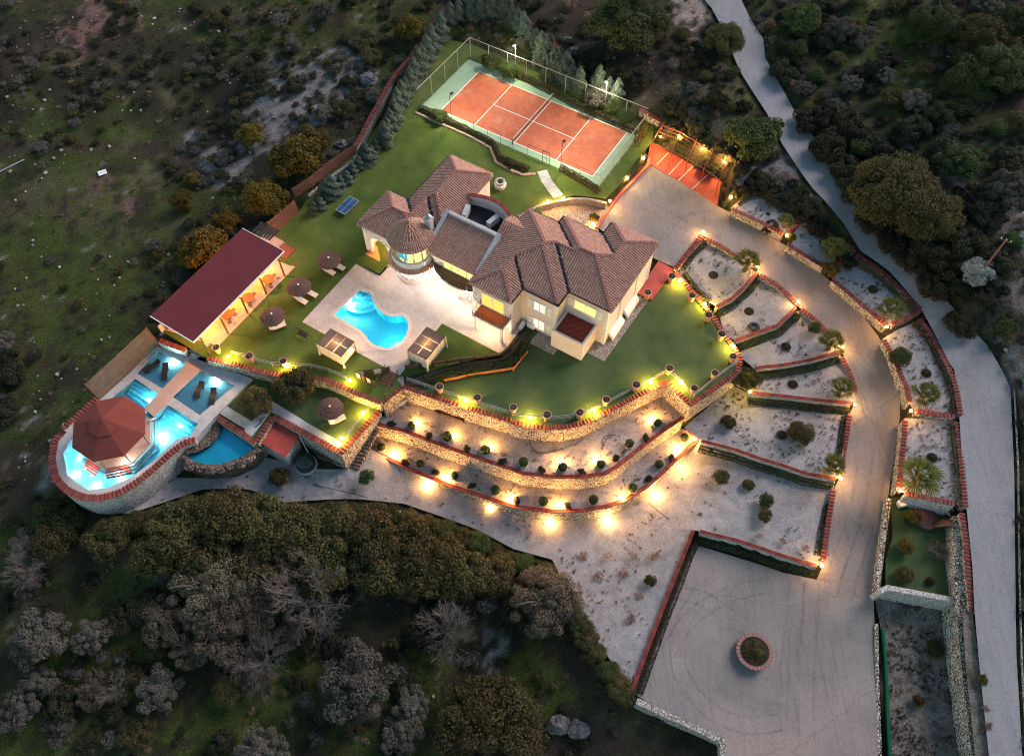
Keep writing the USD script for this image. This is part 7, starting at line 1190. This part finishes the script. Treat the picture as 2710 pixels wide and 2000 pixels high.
for cell, x, y, r, z, k, lb in (((2, 3), 345, 535, 32, -4.1, 'olive_shrub', 'round spiky bush in the wide fifth bed'), ((2, 3), 50, 1100, 19, -5.3, 'green_shrub', 'upper green bush in the lowest gravel slope'), ((2, 3), 45, 1220, 18, -5.4, 'olive_shrub', 'lower green bush in the lowest gravel slope'), ((2, 2), 1925, 440, 19, -4.35, 'olive_shrub', 'dry yellow bush at the left of fifth bed'), ((2, 2), 1868, 900, 21, -5.7, 'olive_shrub', 'yellowish bush near the foot lamps on gravel slope'), ((2, 2), 2095, 965, 15, -5.6, 'olive_shrub', 'small yellowish bush on gravel slope'), ((1, 3), 455, 1170, 17, -1.9, 'green_shrub', 'green bush beside the palm of the third bed'), ((1, 3), 1190, 1420, 27, -1.0, 'green_shrub', 'tall green bush in the curved gravel strip'), ((1, 3), 600, 690, 22, .4, 'rusty_shrub', 'yellow lit bush at the end of the leaning palm strip'),
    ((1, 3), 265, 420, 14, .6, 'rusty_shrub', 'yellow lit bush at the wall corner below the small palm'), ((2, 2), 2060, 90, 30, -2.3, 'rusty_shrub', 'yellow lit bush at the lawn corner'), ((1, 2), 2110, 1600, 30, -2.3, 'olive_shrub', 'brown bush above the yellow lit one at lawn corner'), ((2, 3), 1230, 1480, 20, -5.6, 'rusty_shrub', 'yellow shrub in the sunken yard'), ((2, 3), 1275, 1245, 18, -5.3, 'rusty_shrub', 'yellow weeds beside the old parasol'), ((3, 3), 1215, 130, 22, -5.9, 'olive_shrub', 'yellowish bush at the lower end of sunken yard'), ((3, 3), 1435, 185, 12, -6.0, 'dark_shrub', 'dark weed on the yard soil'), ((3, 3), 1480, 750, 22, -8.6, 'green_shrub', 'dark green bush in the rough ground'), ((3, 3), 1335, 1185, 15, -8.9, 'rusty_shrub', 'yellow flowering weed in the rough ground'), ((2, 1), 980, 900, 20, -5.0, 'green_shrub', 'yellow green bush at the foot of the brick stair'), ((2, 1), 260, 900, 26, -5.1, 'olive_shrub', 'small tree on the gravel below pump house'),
    ((1, 2), 1900, 1590 - 1580, 0, 0, '', ''), ((2, 0), 1800, 800, 20, -4.3, 'olive_shrub', 'reddish bush in front of the fan pool'), ((1, 2), 800, 250, 13, -.1, 'rusty_shrub', 'lit yellow bush at the cobbled court corner'), ((3, 3), 1840, 620, 10, -4.8, 'dry_shrub', 'brown weed on the road edge, upper'), ((3, 3), 1860, 800, 12, -5.1, 'dry_shrub', 'brown weed on the road edge, middle'), ((3, 3), 1870, 1010, 14, -5.2, 'olive_shrub', 'green weed on the road edge'), ((3, 3), 1900, 1250, 12, -5.4, 'dry_shrub', 'brown weed on the road edge, lower'), ((3, 3), 1920, 1400, 14, -5.6, 'dry_shrub', 'brown weed on the road edge, lowest'), ((2, 3), 0, 1390, 12, -5.6, 'dry_shrub', 'reddish dry shrub on the lowest slope, left'), ((2, 3), 200, 1440, 11, -5.7, 'dry_shrub', 'reddish dry shrub on the lowest slope, middle'), ((2, 3), 390, 1490, 12, -5.7, 'dry_shrub', 'pinkish dry shrub on the lowest slope, right'),
    ((2, 2), 715, 1555, 13, -8.0, 'dry_shrub', 'pinkish dry shrub left on the wide gravel'), ((2, 2), 915, 1555, 12, -7.6, 'dry_shrub', 'pinkish dry shrub second on the wide gravel'), ((2, 2), 1130, 1560, 15, -7.2, 'dry_shrub', 'dark reddish shrub third on the wide gravel'), ((2, 2), 1320, 1560, 16, -6.9, 'dry_shrub', 'dark sparse shrub right on the wide gravel'), ((3, 2), 845, 140, 14, -7.8, 'dry_shrub', 'brownish shrub on the gravel, upper left'), ((3, 2), 1055, 110, 14, -7.5, 'dry_shrub', 'brownish shrub on the gravel, upper middle'), ((3, 2), 1275, 180, 15, -7.0, 'olive_shrub', 'green brown shrub on the gravel near the red wall'), ((3, 2), 1185, 310, 11, -7.4, 'dry_shrub', 'pink dry shrub on the narrowing gravel'), ((3, 2), 1110, 500, 15, -7.6, 'dry_shrub', 'reddish shrub on the narrow gravel'), ((2, 2), 1705, 1220, 12, -6.3, 'dry_shrub', 'reddish shrub on gravel near hose')):
    if not k: continue
    px, py = K(*cell, (x, y))[0]; m = np.linalg.norm(at(px + r, py, z) - at(px, py, z)); p = at(px, py, z + m * .6); p[2] = z; plant(k, x % 2, lb, p, x, m, 'bush')
GL = [((2, 1), 1365, 455, -2.95, 'globe shrub leftmost on upper terrace'), ((2, 1), 1665, 557, -2.95, 'second globe shrub on the upper terrace'), ((2, 1), 1985, 668, -2.95, 'third globe shrub on upper terrace'), ((2, 2), 208, 770, -2.95, 'fourth globe shrub on upper terrace, unlit'), ((2, 2), 537, 812, -2.95, 'globe shrub at the deep curve of upper terrace'), ((2, 2), 857, 788, -2.95, 'globe shrub where upper terrace turns'), ((2, 2), 1100, 613, -2.95, 'globe shrub on the rising part of upper terrace'), ((2, 2), 1335, 440, -2.95, 'globe shrub in the right corner of upper terrace'),
      ((2, 1), 1110, 642, -5.6, 'globe shrub leftmost on lower terrace'), ((2, 1), 1435, 782, -5.6, 'second globe shrub on lower terrace'), ((2, 1), 1725, 882, -5.6, 'third globe shrub on lower terrace'), ((2, 1), 2070, 1007, -5.6, 'fourth globe shrub on lower terrace'), ((2, 2), 375, 1100, -5.6, 'globe shrub at the deep curve of lower terrace'), ((2, 2), 797, 1088, -5.6, 'globe shrub right of the deep curve of lower terrace'), ((2, 2), 1127, 988, -5.6, 'globe shrub where lower terrace turns up'), ((2, 2), 1350, 788, -5.6, 'globe shrub on the rising part of lower terrace'), ((2, 2), 1562, 562, -5.6, 'globe shrub at the upper right end of lower terrace')]
for i, (cell, x, y, z, lb) in enumerate(GL): p = at(*K(*cell, (x, y))[0], z + .45); p[2] = z; plant('globe_shrub', 0, lb, p, i, 1.0 + .34 * ((i * 29) % 10) / 10, 'shrub', 'globe shrubs on the gravel terraces')
for i, (cell, x, y, z) in enumerate((((2, 1), 1195, 442, -2.95), ((2, 1), 1510, 548, -2.95), ((2, 1), 1828, 656, -2.95), ((2, 1), 2128, 760, -2.95), ((2, 2), 30, 762, -2.95), ((2, 2), 362, 832, -2.95), ((2, 2), 700, 845, -2.95), ((2, 2), 985, 733, -2.95), ((2, 2), 1235, 560, -2.95), ((2, 1), 1565, 855, -5.6), ((2, 1), 1870, 968, -5.6), ((2, 2), 150, 1092, -5.6), ((2, 2), 580, 1135, -5.6), ((2, 2), 1262, 905, -5.6), ((2, 2), 1450, 730, -5.6), ((2, 1), 1310, 770, -5.6))):
    p = at(*K(*cell, (x, y))[0], z + .3); p[2] = z; plant('dark_shrub', i % 2, 'small dark rosemary tuft on the ' + ('upper' if z > -4 else 'lower') + ' terrace edge, ' + ORD[i if z > -4 else i - 9] + ' from left', p, i, (.5, .34, .36), 'shrub', 'rosemary tufts along the terrace edges')
# hedges
def hedge(label, pts, w, h, mat, dens=60, name='hedge'):
    ln = LineString(pts); n = int(ln.length * dens); rng = np.random.default_rng(len(label) * 31 + n); t = rng.uniform(0, 1, n); P = np.array([ln.interpolate(x, normalized=True).coords[0] for x in t]); d = np.array([ln.interpolate(min(1, x + .01), normalized=True).coords[0] for x in t]) - np.array([ln.interpolate(max(0, x - .01), normalized=True).coords[0] for x in t]); d /= np.linalg.norm(d, axis=1, keepdims=True) + 1e-9
    a = rng.uniform(-.3, np.pi + .3, n); wob = .8 + .4 * meshkit.fbm(P * .9, 2, 4); off = np.c_[-d[:, 1], d[:, 0], np.zeros(n)] * (np.cos(a) * w / 2 * wob)[:, None]; z = np.maximum(.03, np.sin(a) * h * wob)
    t_ = thing(name, label, 'hedge'); MB().leaves(P + off + np.c_[np.zeros((n, 2)), z], off * 1.5 + [0, 0, .6], .09, rng).build('leaves', mat, t_, kind='stuff')
    Pm = np.array([ln.interpolate(x, normalized=True).coords[0] for x in np.linspace(0, 1, max(3, int(ln.length / .8)))]); Pm[:, 2] += h * .25; mb = MB().tube(Pm, w * .16, 6); mb.build('stems', M_soil, t_)
EDGE = W(K(3, 2, (1105, 1105, -7.75), (700, 510, -8.1), (440, 20, -8.15)) + K(2, 1, (2220, 1520, -8.1), (1900, 1350, -7.8), (1300, 1140, -7.1), (900, 1100, -6.3), (300, 1130, -5.7), (0, 1020, -5.4)) + K(2, 0, (1700, 1020, -5.1), (1100, 1220, -4.9), (880, 1215, -4.8)))
_e = LineString(EDGE - [0, 1.0, .35])
for k in range(40):
    q = np.array(_e.interpolate((k + .5 + .3 * math.sin(k * 5.1)) / 40, normalized=True).coords[0]); m = .9 + .5 * ((k * 37) % 10) / 10; q[1] -= .35 * m; plant(('olive_shrub', 'olive_shrub', 'green_shrub')[k % 3], k % 2, ('green' if k % 3 == 2 else 'olive brown') + ' low shrub on the edge of gravel slope, ' + ordinal(39 - k) + ' from left', q, k, (m, m, m * .8), 'shrub', 'low shrubs along the gravel edge')
for lb, p, zb in CROSS:
    P = W(p); a, b = offs(P, .55), offs(P, -.55); q = a if a[:, 1].mean() < b[:, 1].mean() else b; hedge('dark clipped hedge at the foot of ' + lb.split('under the ')[-1].split('above the ')[-1] + ' wall', np.c_[q, P[:, 2] - (1.0 if 'turning' not in lb else 1.3)], .8, .5, L_hedge, 190)
for (lb, p), dz in zip(OUTER[:4], (.55, .6, .6, .6)):
    P = W(p); a, b = offs(P, .6), offs(P, -.6); q = a if a[:, 0].mean() < b[:, 0].mean() else b; hedge('brown green hedge inside the ' + lb.replace('tile capped boundary wall of the ', '').replace(' along the road', '') + ' wall', np.c_[q, P[:, 2] - dz], .8, .7, L_olive, 150)
P = W(K(2, 2, (1636, 1342, -6.9), (1512, 1652, -7.1)) + K(3, 2, (1400, 350, -7.3), (1250, 750, -7.5), (1122, 1108, -7.7))); hedge('dark hedge at the foot of the long straight red wall', np.c_[offs(P, .6) if offs(P, .6)[:, 0].mean() > offs(P, -.6)[:, 0].mean() else offs(P, -.6), P[:, 2]], .9, .6, L_dark, 150)
hedge('mixed green hedge on the lower edge of pool deck', W(K(1, 1, (1480, 1620, -.15), (1700, 1560, -.15), (1950, 1520, -.15), (2180, 1470, -.15)) + K(1, 2, (60, 1490, -.15), (180, 1400, -.15), (225, 1310, -.15))), 1.3, .7, L_green, 380)
hedge('straggling hedge along the near side of the court', W(K(0, 1, (1440, 920, 1), (1560, 980, 1), (1800, 1090, 1), (2050, 1220, 1), (2100, 1340, 1), (2224, 1420, 1)) + K(0, 2, (60, 1360, 1), (250, 1440, 1))), .9, .8, L_olive, 260); hedge('straggling hedge right of the court gate', W(K(0, 2, (520, 1420, 1), (620, 1480, 1), (760, 1560, 1), (850, 1620, 1))), .8, .8, L_olive, 260)
hedge('dark climbing hedge on the far side of the court', W(K(0, 2, (150, 640, 1), (400, 760, 1), (640, 890, 1), (860, 990, 1), (1060, 1080, 1), (1160, 1120, 1))), .9, 1.0, L_olive, 260); hedge('brown dry hedge on the right end of court fence', UVZ((-1.7, 36.8, 1), (-1.6, 33.8, .9)), .8, 2.2, L_orange, 500); hedge('low hedge strip between court and parking kerb', W(K(0, 2, (1230, 1300, .6), (1080, 1480, .5), (920, 1640, .4))), .8, .5, L_green, 200)
hedge('low hedge along the left wall of topmost gravel bed', W(K(1, 2, (1760, 440, -.5), (1640, 560, -.6), (1540, 680, -.6))), .6, .5, L_dark, 160); hedge('hedge on the lawn side edge of topmost bed', W(K(1, 2, (1560, 720, -.7), (1660, 850, -.8), (1770, 950, -.9))), .6, .5, L_dark, 160); hedge('brown hedge at the top of the first gravel strip', W(K(1, 2, (2010, 140, .9), (2110, 50, .9)) + K(1, 3, (60, 80, .9), (190, 190, .8))), .7, .8, L_olive, 200)
hedge('dark low planting along the wide fifth bed wall', W(K(2, 3, (715, 400, -3.7), (690, 560, -3.8), (655, 740, -3.9))), .7, .45, L_dark, 160); hedge('dark low planting along the lowest slope wall', W(K(2, 3, (570, 1120, -5.3), (530, 1300, -5.6), (490, 1560, -6))), .8, .5, L_dark, 160)
# ---------------------------------------------------------------- smaller things on the ground
t = thing('stone_well', 'round white stone well on the lawn', 'well', at(*K(0, 1, (2110, 1570))[0], .9)); MB().lathe([(.75, -.3), (.75, .45), (.55, .5), (.55, .9), (.66, .95), (.66, 1.02), (.42, 1.02), (.42, .3), (0, .3)], 12).build('well_body', M_stonew, t)
for k in range(10): a = k * .628; MB().box((.66 * math.cos(a), .66 * math.sin(a), .5), (.24, .38, .14), a).build('rim_stone', M_quoin, t)
pth = thing('slab_path', 'white slab path from the court gate to the cobbled court', 'path'); A_ = W(K(0, 2, (365, 1440, 1.0), (400, 1520, 1.0), (450, 1590, 1.0), (500, 1650, 1.0)))
for k in range(9): q = np.array(LineString(A_).interpolate((k + .5) / 9, normalized=True).coords[0]); q2 = np.array(LineString(A_).interpolate(min(1, (k + .8) / 9), normalized=True).coords[0]) - q; MB().box(q + [0, 0, .02], (.62, 1.35, .06), math.atan2(q2[1], q2[0])).build('slab', M_conc, pth)
gb = thing('garden_border', 'pale stone border along the lawn side of court hedge', 'border'); ln = LineString(W(K(0, 1, (1395, 950, 1), (1600, 1040, 1), (1850, 1150, 1), (2030, 1250, 1), (2075, 1370, 1), (2224, 1450, 1)) + K(0, 2, (60, 1415, 1), (200, 1475, 1), (310, 1465, 1)))); m = int(ln.length / .55)
for k in range(m): q, q2 = np.array(ln.interpolate((k + .5) / m, normalized=True).coords[0]), np.array(ln.interpolate(min(1, (k + .9) / m), normalized=True).coords[0]); d = q2 - q; MB().box(q + [0, 0, .08], (.5, .3, .2 + .03 * (k % 3)), math.atan2(d[1], d[0])).build('stone', M_walk, gb)
p = at(*K(1, 2, (2145, 1165))[0], -1.45); t = thing('tractor_tyre', 'black tyre lying on the second gravel bed', 'tyre', p); tm = trimesh.creation.torus(.50, .19, 30, 10); MB().add(tm.vertices * [1, 1, .8] + [0, 0, .15], tm.faces).build('tread', M_rubber, t, smooth=True); MB().lathe([(.34, .02), (.32, .25)], 20).build('inner_rim', M_rubber, t)
p = at(1996, 1724, -7.4); cpn = thing('circular_planter', 'round pink brick planter in the middle of the turning area', 'planter', p)
for k in range(26): a = k / 26 * 2 * math.pi; MB().box((1.66 * math.cos(a), 1.66 * math.sin(a), .12), (.36, .36, .16 + .02 * (k % 3)), a).build('brick', noisy('pink_brick', [(.21, .105, .095), (.29, .155, .14)], 4, .85, isl=0) if k == 0 else '/World/Looks/pink_brick', cpn)
MB().lathe([(1.48, .12), (0, .2)], 20).build('soil', M_scrubsoil, cpn); rg = np.random.default_rng(2); an = rg.uniform(0, 6.28, 1500); rr = 1.4 * np.sqrt(rg.uniform(0, 1, 1500)); MB().leaves(np.c_[rr * np.cos(an), rr * np.sin(an), .18 + rg.uniform(0, .5, 1500) * (1.4 - rr) * .8], np.tile([0, 0, 1.], (1500, 1)), .09, rg).build('weeds', L_olive, cpn, kind='stuff')
plant('palm_tree', 0, 'small yucca growing in the round planter of turning area', p + [.25, -.15, -.1], 1, .5, 'palm')
gn = thing('netting_fence', 'green shade netting on posts along the drive edge', 'fence'); A_ = W(K(3, 3, (1015, 600, -8.3), (1040, 900, -8.8), (1055, 1300, -9.2), (1075, 1652, -9.5), (1085, 1900, -9.7))); ln = LineString(A_)
Pn = [np.array(ln.interpolate(k / 9, normalized=True).coords[0]) for k in range(10)]
for q in Pn: MB().tube([q, q + [-.1, 0, 1.5]], .04, 5).build('post', M_dark, gn)
for a, b in zip(Pn[:-1], Pn[1:]): MB().add([a + [0, 0, .05], b + [0, 0, .05], b + [-.12, 0, .75], a + [-.12, 0, .75], b + [-.1, 0, 1.45], a + [-.1, 0, 1.45]], [(0, 1, 2, 3), (3, 2, 4, 5)]).build('net_panel', M_greennet, gn)
M_track = MAT('tyre_dust', {'n': ('noise_texture', {'scale': 1.2, 'detail': 5, 'roughness': .7}), 'g': ('geometry', {}), 'r': ('map_range', {'from_min': .38, 'from_max': .68, 'to_min': 0.0, 'to_max': .24, 'clamp': True}), 't': ('transparent_bsdf', {}), 'p': ('principled_bsdf', {'base_color': (.085, .08, .075), 'roughness': .9}), 'm': ('mix_closure', {})}, [('g.position', 'n.vector'), ('n.fac', 'r.value'), ('r.result', 'm.fac'), ('t.BSDF', 'm.closure1'), ('p.BSDF', 'm.closure2')], surface='m.closure')
tm_ = MB(); ZD = next(zf for g, zf in SHEETS if g.contains(Point(*at(2000, 1600, -7.1)[:2])))
for pts in (((1780, 1560), (1870, 1580), (1950, 1640), (1990, 1660)), ((2130, 1500), (2110, 1620), (2090, 1760), (2100, 1950)), ((2170, 1500), (2150, 1640), (2140, 1780), (2150, 1980)), ((1760, 1740), (1830, 1620), (1950, 1560), (2080, 1540)), ((1820, 1800), (1880, 1880), (1990, 1920), (2090, 1900)), ((1860, 1560), (1800, 1650), (1790, 1760), (1850, 1850)), ((2180, 1660), (2200, 1760), (2240, 1900), (2260, 1990)), ((2290, 1200), (2280, 1340), (2240, 1460), (2190, 1560)), ((2330, 1180), (2315, 1330), (2285, 1450), (2230, 1600)), ((2335, 1150), (2325, 1060), (2290, 960), (2220, 870)), ((2290, 1150), (2285, 1080), (2250, 985), (2190, 900)), ((1900, 640), (1800, 590), (1740, 560), (1690, 530))):
    P = np.array([at(x, y, -7.1 if y > 1500 else -4.2 if y > 1100 else -1.5 if y > 800 else 0)[:2] for x, y in pts]); ln = LineString(P); tt = np.linspace(0, 1, 30); c = np.array([ln.interpolate(x, normalized=True).coords[0] for x in tt])
    from scipy.ndimage import gaussian_filter1d
    c = gaussian_filter1d(c, 3, axis=0, mode='nearest')
    for o in (-.75, .75):
        l, r = offs(c, o + .13), offs(c, o - .13); n_ = len(c); tm_.add(np.vstack([np.c_[l, ZD(l) + .03], np.c_[r, ZD(r) + .03]]), [(i, i + 1, n_ + i + 1, n_ + i) for i in range(n_ - 1)])
tag(tm_.build('tyre_marks', M_track), 'faint dark tyre marks on the concrete drive', None, None, 'structure')
# road side guard and low kerb
rk = thing('road_kerb', 'thin concrete kerb on the outer road edge', 'kerb'); ln = LineString(W(K(2, 3, (2120, 150, -1.0), (2150, 800, -2.0), (2160, 1650, -3.4)) + K(3, 3, (2175, 800, -4.4), (2220, 1652, -5.6)))); Pk = np.array([ln.interpolate(x, normalized=True).coords[0] for x in np.linspace(0, 1, 40)]); MB().tube(Pk + [0.3, 0, .02], .10, 5).build('kerb_stone', M_stoneg, rk)
# utility pole
b_, tp = gat(2572, 752), at(2664, 634, 0)
pole = thing('utility_pole', 'leaning wooden utility pole in front of the white blossoming tree', 'utility pole', b_); dirp = at(2664, 634, b_[2] + 7.0) - b_; MB().tube([(0, 0, -.5), dirp * .5, dirp], [.15, .13, .11], 8).build('pole', noisy('reddish_pole_wood', [(.15, .075, .05), (.22, .12, .085)], 4, .9, obj=True), pole)
MB().tube([dirp * .97 + [-.5, .3, 0], dirp * .97 + [.5, -.3, 0]], .05, 5).build('cross_arm', M_teak, pole)
for s_ in (-.45, 0, .45): MB().lathe([(.05, 0), (.07, .06), (.04, .16), (0, .18)], 8, dirp * .98 + np.array([s_, -s_ * .6, .06])).build('insulator', M_quoin, pole)
wr = thing('power_line', 'thin power line running from the pole up to the right meadow', 'wire'); a, b = b_ + dirp, gat(2290, 260) + [0, 0, 6.5]; s_ = np.linspace(0, 1, 14)[:, None]; MB().tube(a * (1 - s_) + b * s_ - np.c_[np.zeros((14, 2)), 4 * .9 * s_ * (1 - s_)], .02, 4).build('wire', M_dark, wr)
# the yard: old parasols, rubbish
for k, (x, y, lb, tilt) in enumerate(((1410, 1225, 'old brown thatched parasol top lying in the sunken yard', 0), (1562, 1290, 'old thatched parasol top leaning on the yard wall', 1))):
    p = at(*K(2, 3, (x, y))[0], -4.7); p[2] = -5.1 if not tilt else -4.7; t = thing('parasol_top', lb, 'parasol top', p, .3); mb = MB(); 
    for r0, r1, z0, z1 in ((.05, .5, .5, .4), (.42, .9, .42, .24), (.8, 1.35, .26, .02)): mb.lathe([(r0, z0), (r1, z1)], 26)
    v, f = mb.arr(); v = v if not tilt else v @ np.array([[1, 0, 0], [0, .4, .92], [0, -.92, .4]]).T; MB().add(v, f).build('thatch_tiers', M_thatch, t); MB().tube([(0, 0, .2), (0, 0, .62)] if not tilt else [(0, -.2, 0), (0, -.5, .2)], .06, 6).build('pole_stub', M_teak, t)
p = at(*K(2, 3, (1200, 1115))[0], -4.6); t = thing('white_box', 'white plastic box by the yard wall', 'box', p - [0, 0, .5], .2); MB().box((0, 0, .25), (.8, .6, .5)).build('crate_body', M_frame, t); MB().box((0, 0, .52), (.84, .64, .06)).build('lid', M_frame, t)
t = thing('scrap_heap', 'heap of old boards and scrap at the yard end', 'scrap', at(*K(2, 3, (1580, 1185))[0], -5.1)); rg = np.random.default_rng(4)
for k in range(12): MB().box((rg.uniform(-.9, .9), rg.uniform(-.4, .4), .15 + .04 * k), (rg.uniform(.6, 1.4), .14, .05), rg.uniform(0, 3)).build('board', (M_plank, M_frame, M_redwood)[k % 3], t)
p = gat(272, 459); t = thing('pale_board', 'small pale blue panel lying in the left field', 'panel', p + [0, 0, .15], .5); MB().box((0, 0, 0), (1.1, .9, .06)).build('sheet', M_frame, t); MB().box((0, 0, .035), (.8, .08, .02)).build('batten', M_conc, t)
t = thing('pale_pipe', 'long pale pipe lying at the left field edge', 'pipe'); MB().tube([gat(-10, 462) + [0, 0, .15], gat(65, 425) + [0, 0, .15]], .09, 6).build('pipe', M_conc, t)
for k, (lb, cell, z, pts) in enumerate((('black hose snaking along the gravel below the pools', (2, 1), -5.2, ((0, 770), (110, 790), (350, 890), (560, 965), (800, 1020), (1000, 1070))), ('curved black hose on the upper terrace', (2, 2), -2.92, ((250, 575), (270, 640), (320, 690), (400, 697), (520, 670), (640, 620), (720, 575))), ('coiled black hoses on the upper terrace', (2, 2), -2.92, ((980, 540), (900, 550), (865, 590), (880, 640), (900, 580), (950, 560))), ('black hose at the end of the lowest wall', (2, 2), -6.6, ((1260, 1110), (1350, 1190), (1450, 1260), (1560, 1305), (1635, 1315))), ('black hose from tyre to the wall', (1, 2), -1.42, ((2100, 1140), (2070, 1190), (2020, 1205))))):
    P = W([(*q, z + .03) for q in K(*cell, *pts)]); ln = LineString(P); q = np.array([ln.interpolate(x, normalized=True).coords[0] for x in np.linspace(0, 1, 24)]); t = thing('garden_hose', lb, 'hose'); MB().tube(q, .035, 5).build('tube', M_rubber, t)
for i, (x, y, r, lb) in enumerate(((1480, 1920, 30, 'left of two pale boulders at the bottom of the wood'), (1530, 1930, 27, 'right of two pale boulders at the bottom of the wood'), (975, 215, 22, 'pale rock outcrop left of the boundary wall'), (905, 385, 16, 'pale boulder by the rusty bushes'), (1500, 110, 14, 'pale blue rock behind the conifers'), (1520, 140, 16, 'second pale rock behind the conifers'))):
    p = gat(x, y); m = np.linalg.norm(at(x + r, y, p[2]) - at(x, y, p[2])); t = thing('boulder', lb, 'rock', p - [0, 0, .1]); MB().sphere((0, 0, m * .3), m, 3, (1, .85, .7), .9, i + 3).build('rock', M_rock, t)
# ---------------------------------------------------------------- ground cover nobody could count
EST = unary_union([s_[0].buffer(.4) for s_ in SHEETS])
def instancer(name, label, protos, pos, scl, rng):
    pi = UsdGeom.PointInstancer.Define(stage, '/World/' + name); tag(pi.GetPrim(), label, None, None, 'stuff'); tg = []
    for k, (mb, m) in enumerate(protos): tg.append(mb.build('plant' if 'stone' not in name else 'stone', m, pi.GetPrim()).GetPath())
    pi.CreatePrototypesRel().SetTargets(tg); n = len(pos); pi.CreateProtoIndicesAttr(Vt.IntArray.FromNumpy(rng.integers(0, len(tg), n).astype(np.int32)))
    pi.CreatePositionsAttr(Vt.Vec3fArray.FromNumpy(np.asarray(pos, np.float32))); a = rng.uniform(0, 6.28, n); pi.CreateOrientationsAttr(Vt.QuathArray([Gf.Quath(float(math.cos(x / 2)), 0, 0, float(math.sin(x / 2))) for x in a])); pi.CreateScalesAttr(Vt.Vec3fArray.FromNumpy(np.repeat(np.asarray(scl, np.float32)[:, None], 3, 1)))
rg = np.random.default_rng(21)
def scatter(n, fn):
    q = np.c_[rg.uniform(-88, 92, n), rg.uniform(6, 128, n)]; k = fn(q) & ~shapely.contains_xy(EST, q[:, 0], q[:, 1]); q = q[k]; return np.array([(x, y, ground(x, y)) for x, y in q])
dens = lambda q, s, lo: meshkit.fbm(np.c_[q * s, np.zeros(len(q))], 3, 31) > lo
FIELD = Polygon([tuple(gat(x, y)[:2]) for x, y in ((-60, 470), (230, 380), (470, 470), (470, 700), (400, 830), (260, 960), (200, 1060), (-60, 1100))])
P = scatter(8500, lambda q: dens(q, .12, .48) & ~(shapely.contains_xy(FIELD, q[:, 0], q[:, 1]) & (meshkit.noise(np.c_[q * 3.3, np.zeros(len(q))], 2) > .22))); instancer('ground_scrub', 'low dark scrub covering the hillside', [(lumpy(np.random.default_rng(k), 1.0, .8, 12, .34, 40, .10), m) for k, m in enumerate((L_dark, L_dark, L_olive, L_grey))], P, rg.uniform(.28, .95, len(P)) , rg)
P = scatter(14000, lambda q: dens(q, .25, .45) & ~(shapely.contains_xy(FIELD, q[:, 0], q[:, 1]) & (meshkit.noise(np.c_[q * 3.3, np.zeros(len(q))], 4) > .4))); instancer('ground_herbs', 'tufts of herbs and dry grass on the hillside', [(lumpy(np.random.default_rng(50 + k), 1.0, .7, 5, .4, 22, .14, core=False), m) for k, m in enumerate((L_dark, L_hedge, L_dry, L_olive))], P, rg.uniform(.15, .42, len(P)), rg)
P = scatter(2600, lambda q: dens(q + 40, .07, .50)); instancer('loose_stones', 'loose pale stones strewn over the hillside', [(MB().sphere((0, 0, .2), 1, 1, (1, .8, .55), .8, k), M_pebble) for k in range(3)], P, rg.uniform(.05, .2, len(P)) * rg.choice([1, 1, 1.6], len(P)), rg)
# weeds on the gravel
wp = []
for nm, (g, zf) in ((i, SHEETS[i]) for i in range(len(SHEETS))):
    c = g.centroid; z = float(zf(np.array([[c.x, c.y]]))[0])
    if nm in WEEDY: 
        x0, y0, x1, y1 = g.bounds; n = int(g.area * WEEDY[nm]); q = np.c_[rg.uniform(x0, x1, n), rg.uniform(y0, y1, n)]; q = q[shapely.contains_xy(g.buffer(-.3), q[:, 0], q[:, 1])]; q = q[meshkit.fbm(np.c_[q * .5, np.zeros(len(q))], 3, 8) > .46] if len(q) else q
        if len(q): wp.append(np.c_[q, zf(q)])
wp = np.vstack(wp); instancer('gravel_weeds', 'small dark weeds sprouting in the gravel', [(lumpy(np.random.default_rng(80 + k), 1.0, .9, 4, .4, 14, .22, core=False), m) for k, m in enumerate((L_dark, L_dark, L_dry))], wp, rg.uniform(.06, .22, len(wp)), rg)
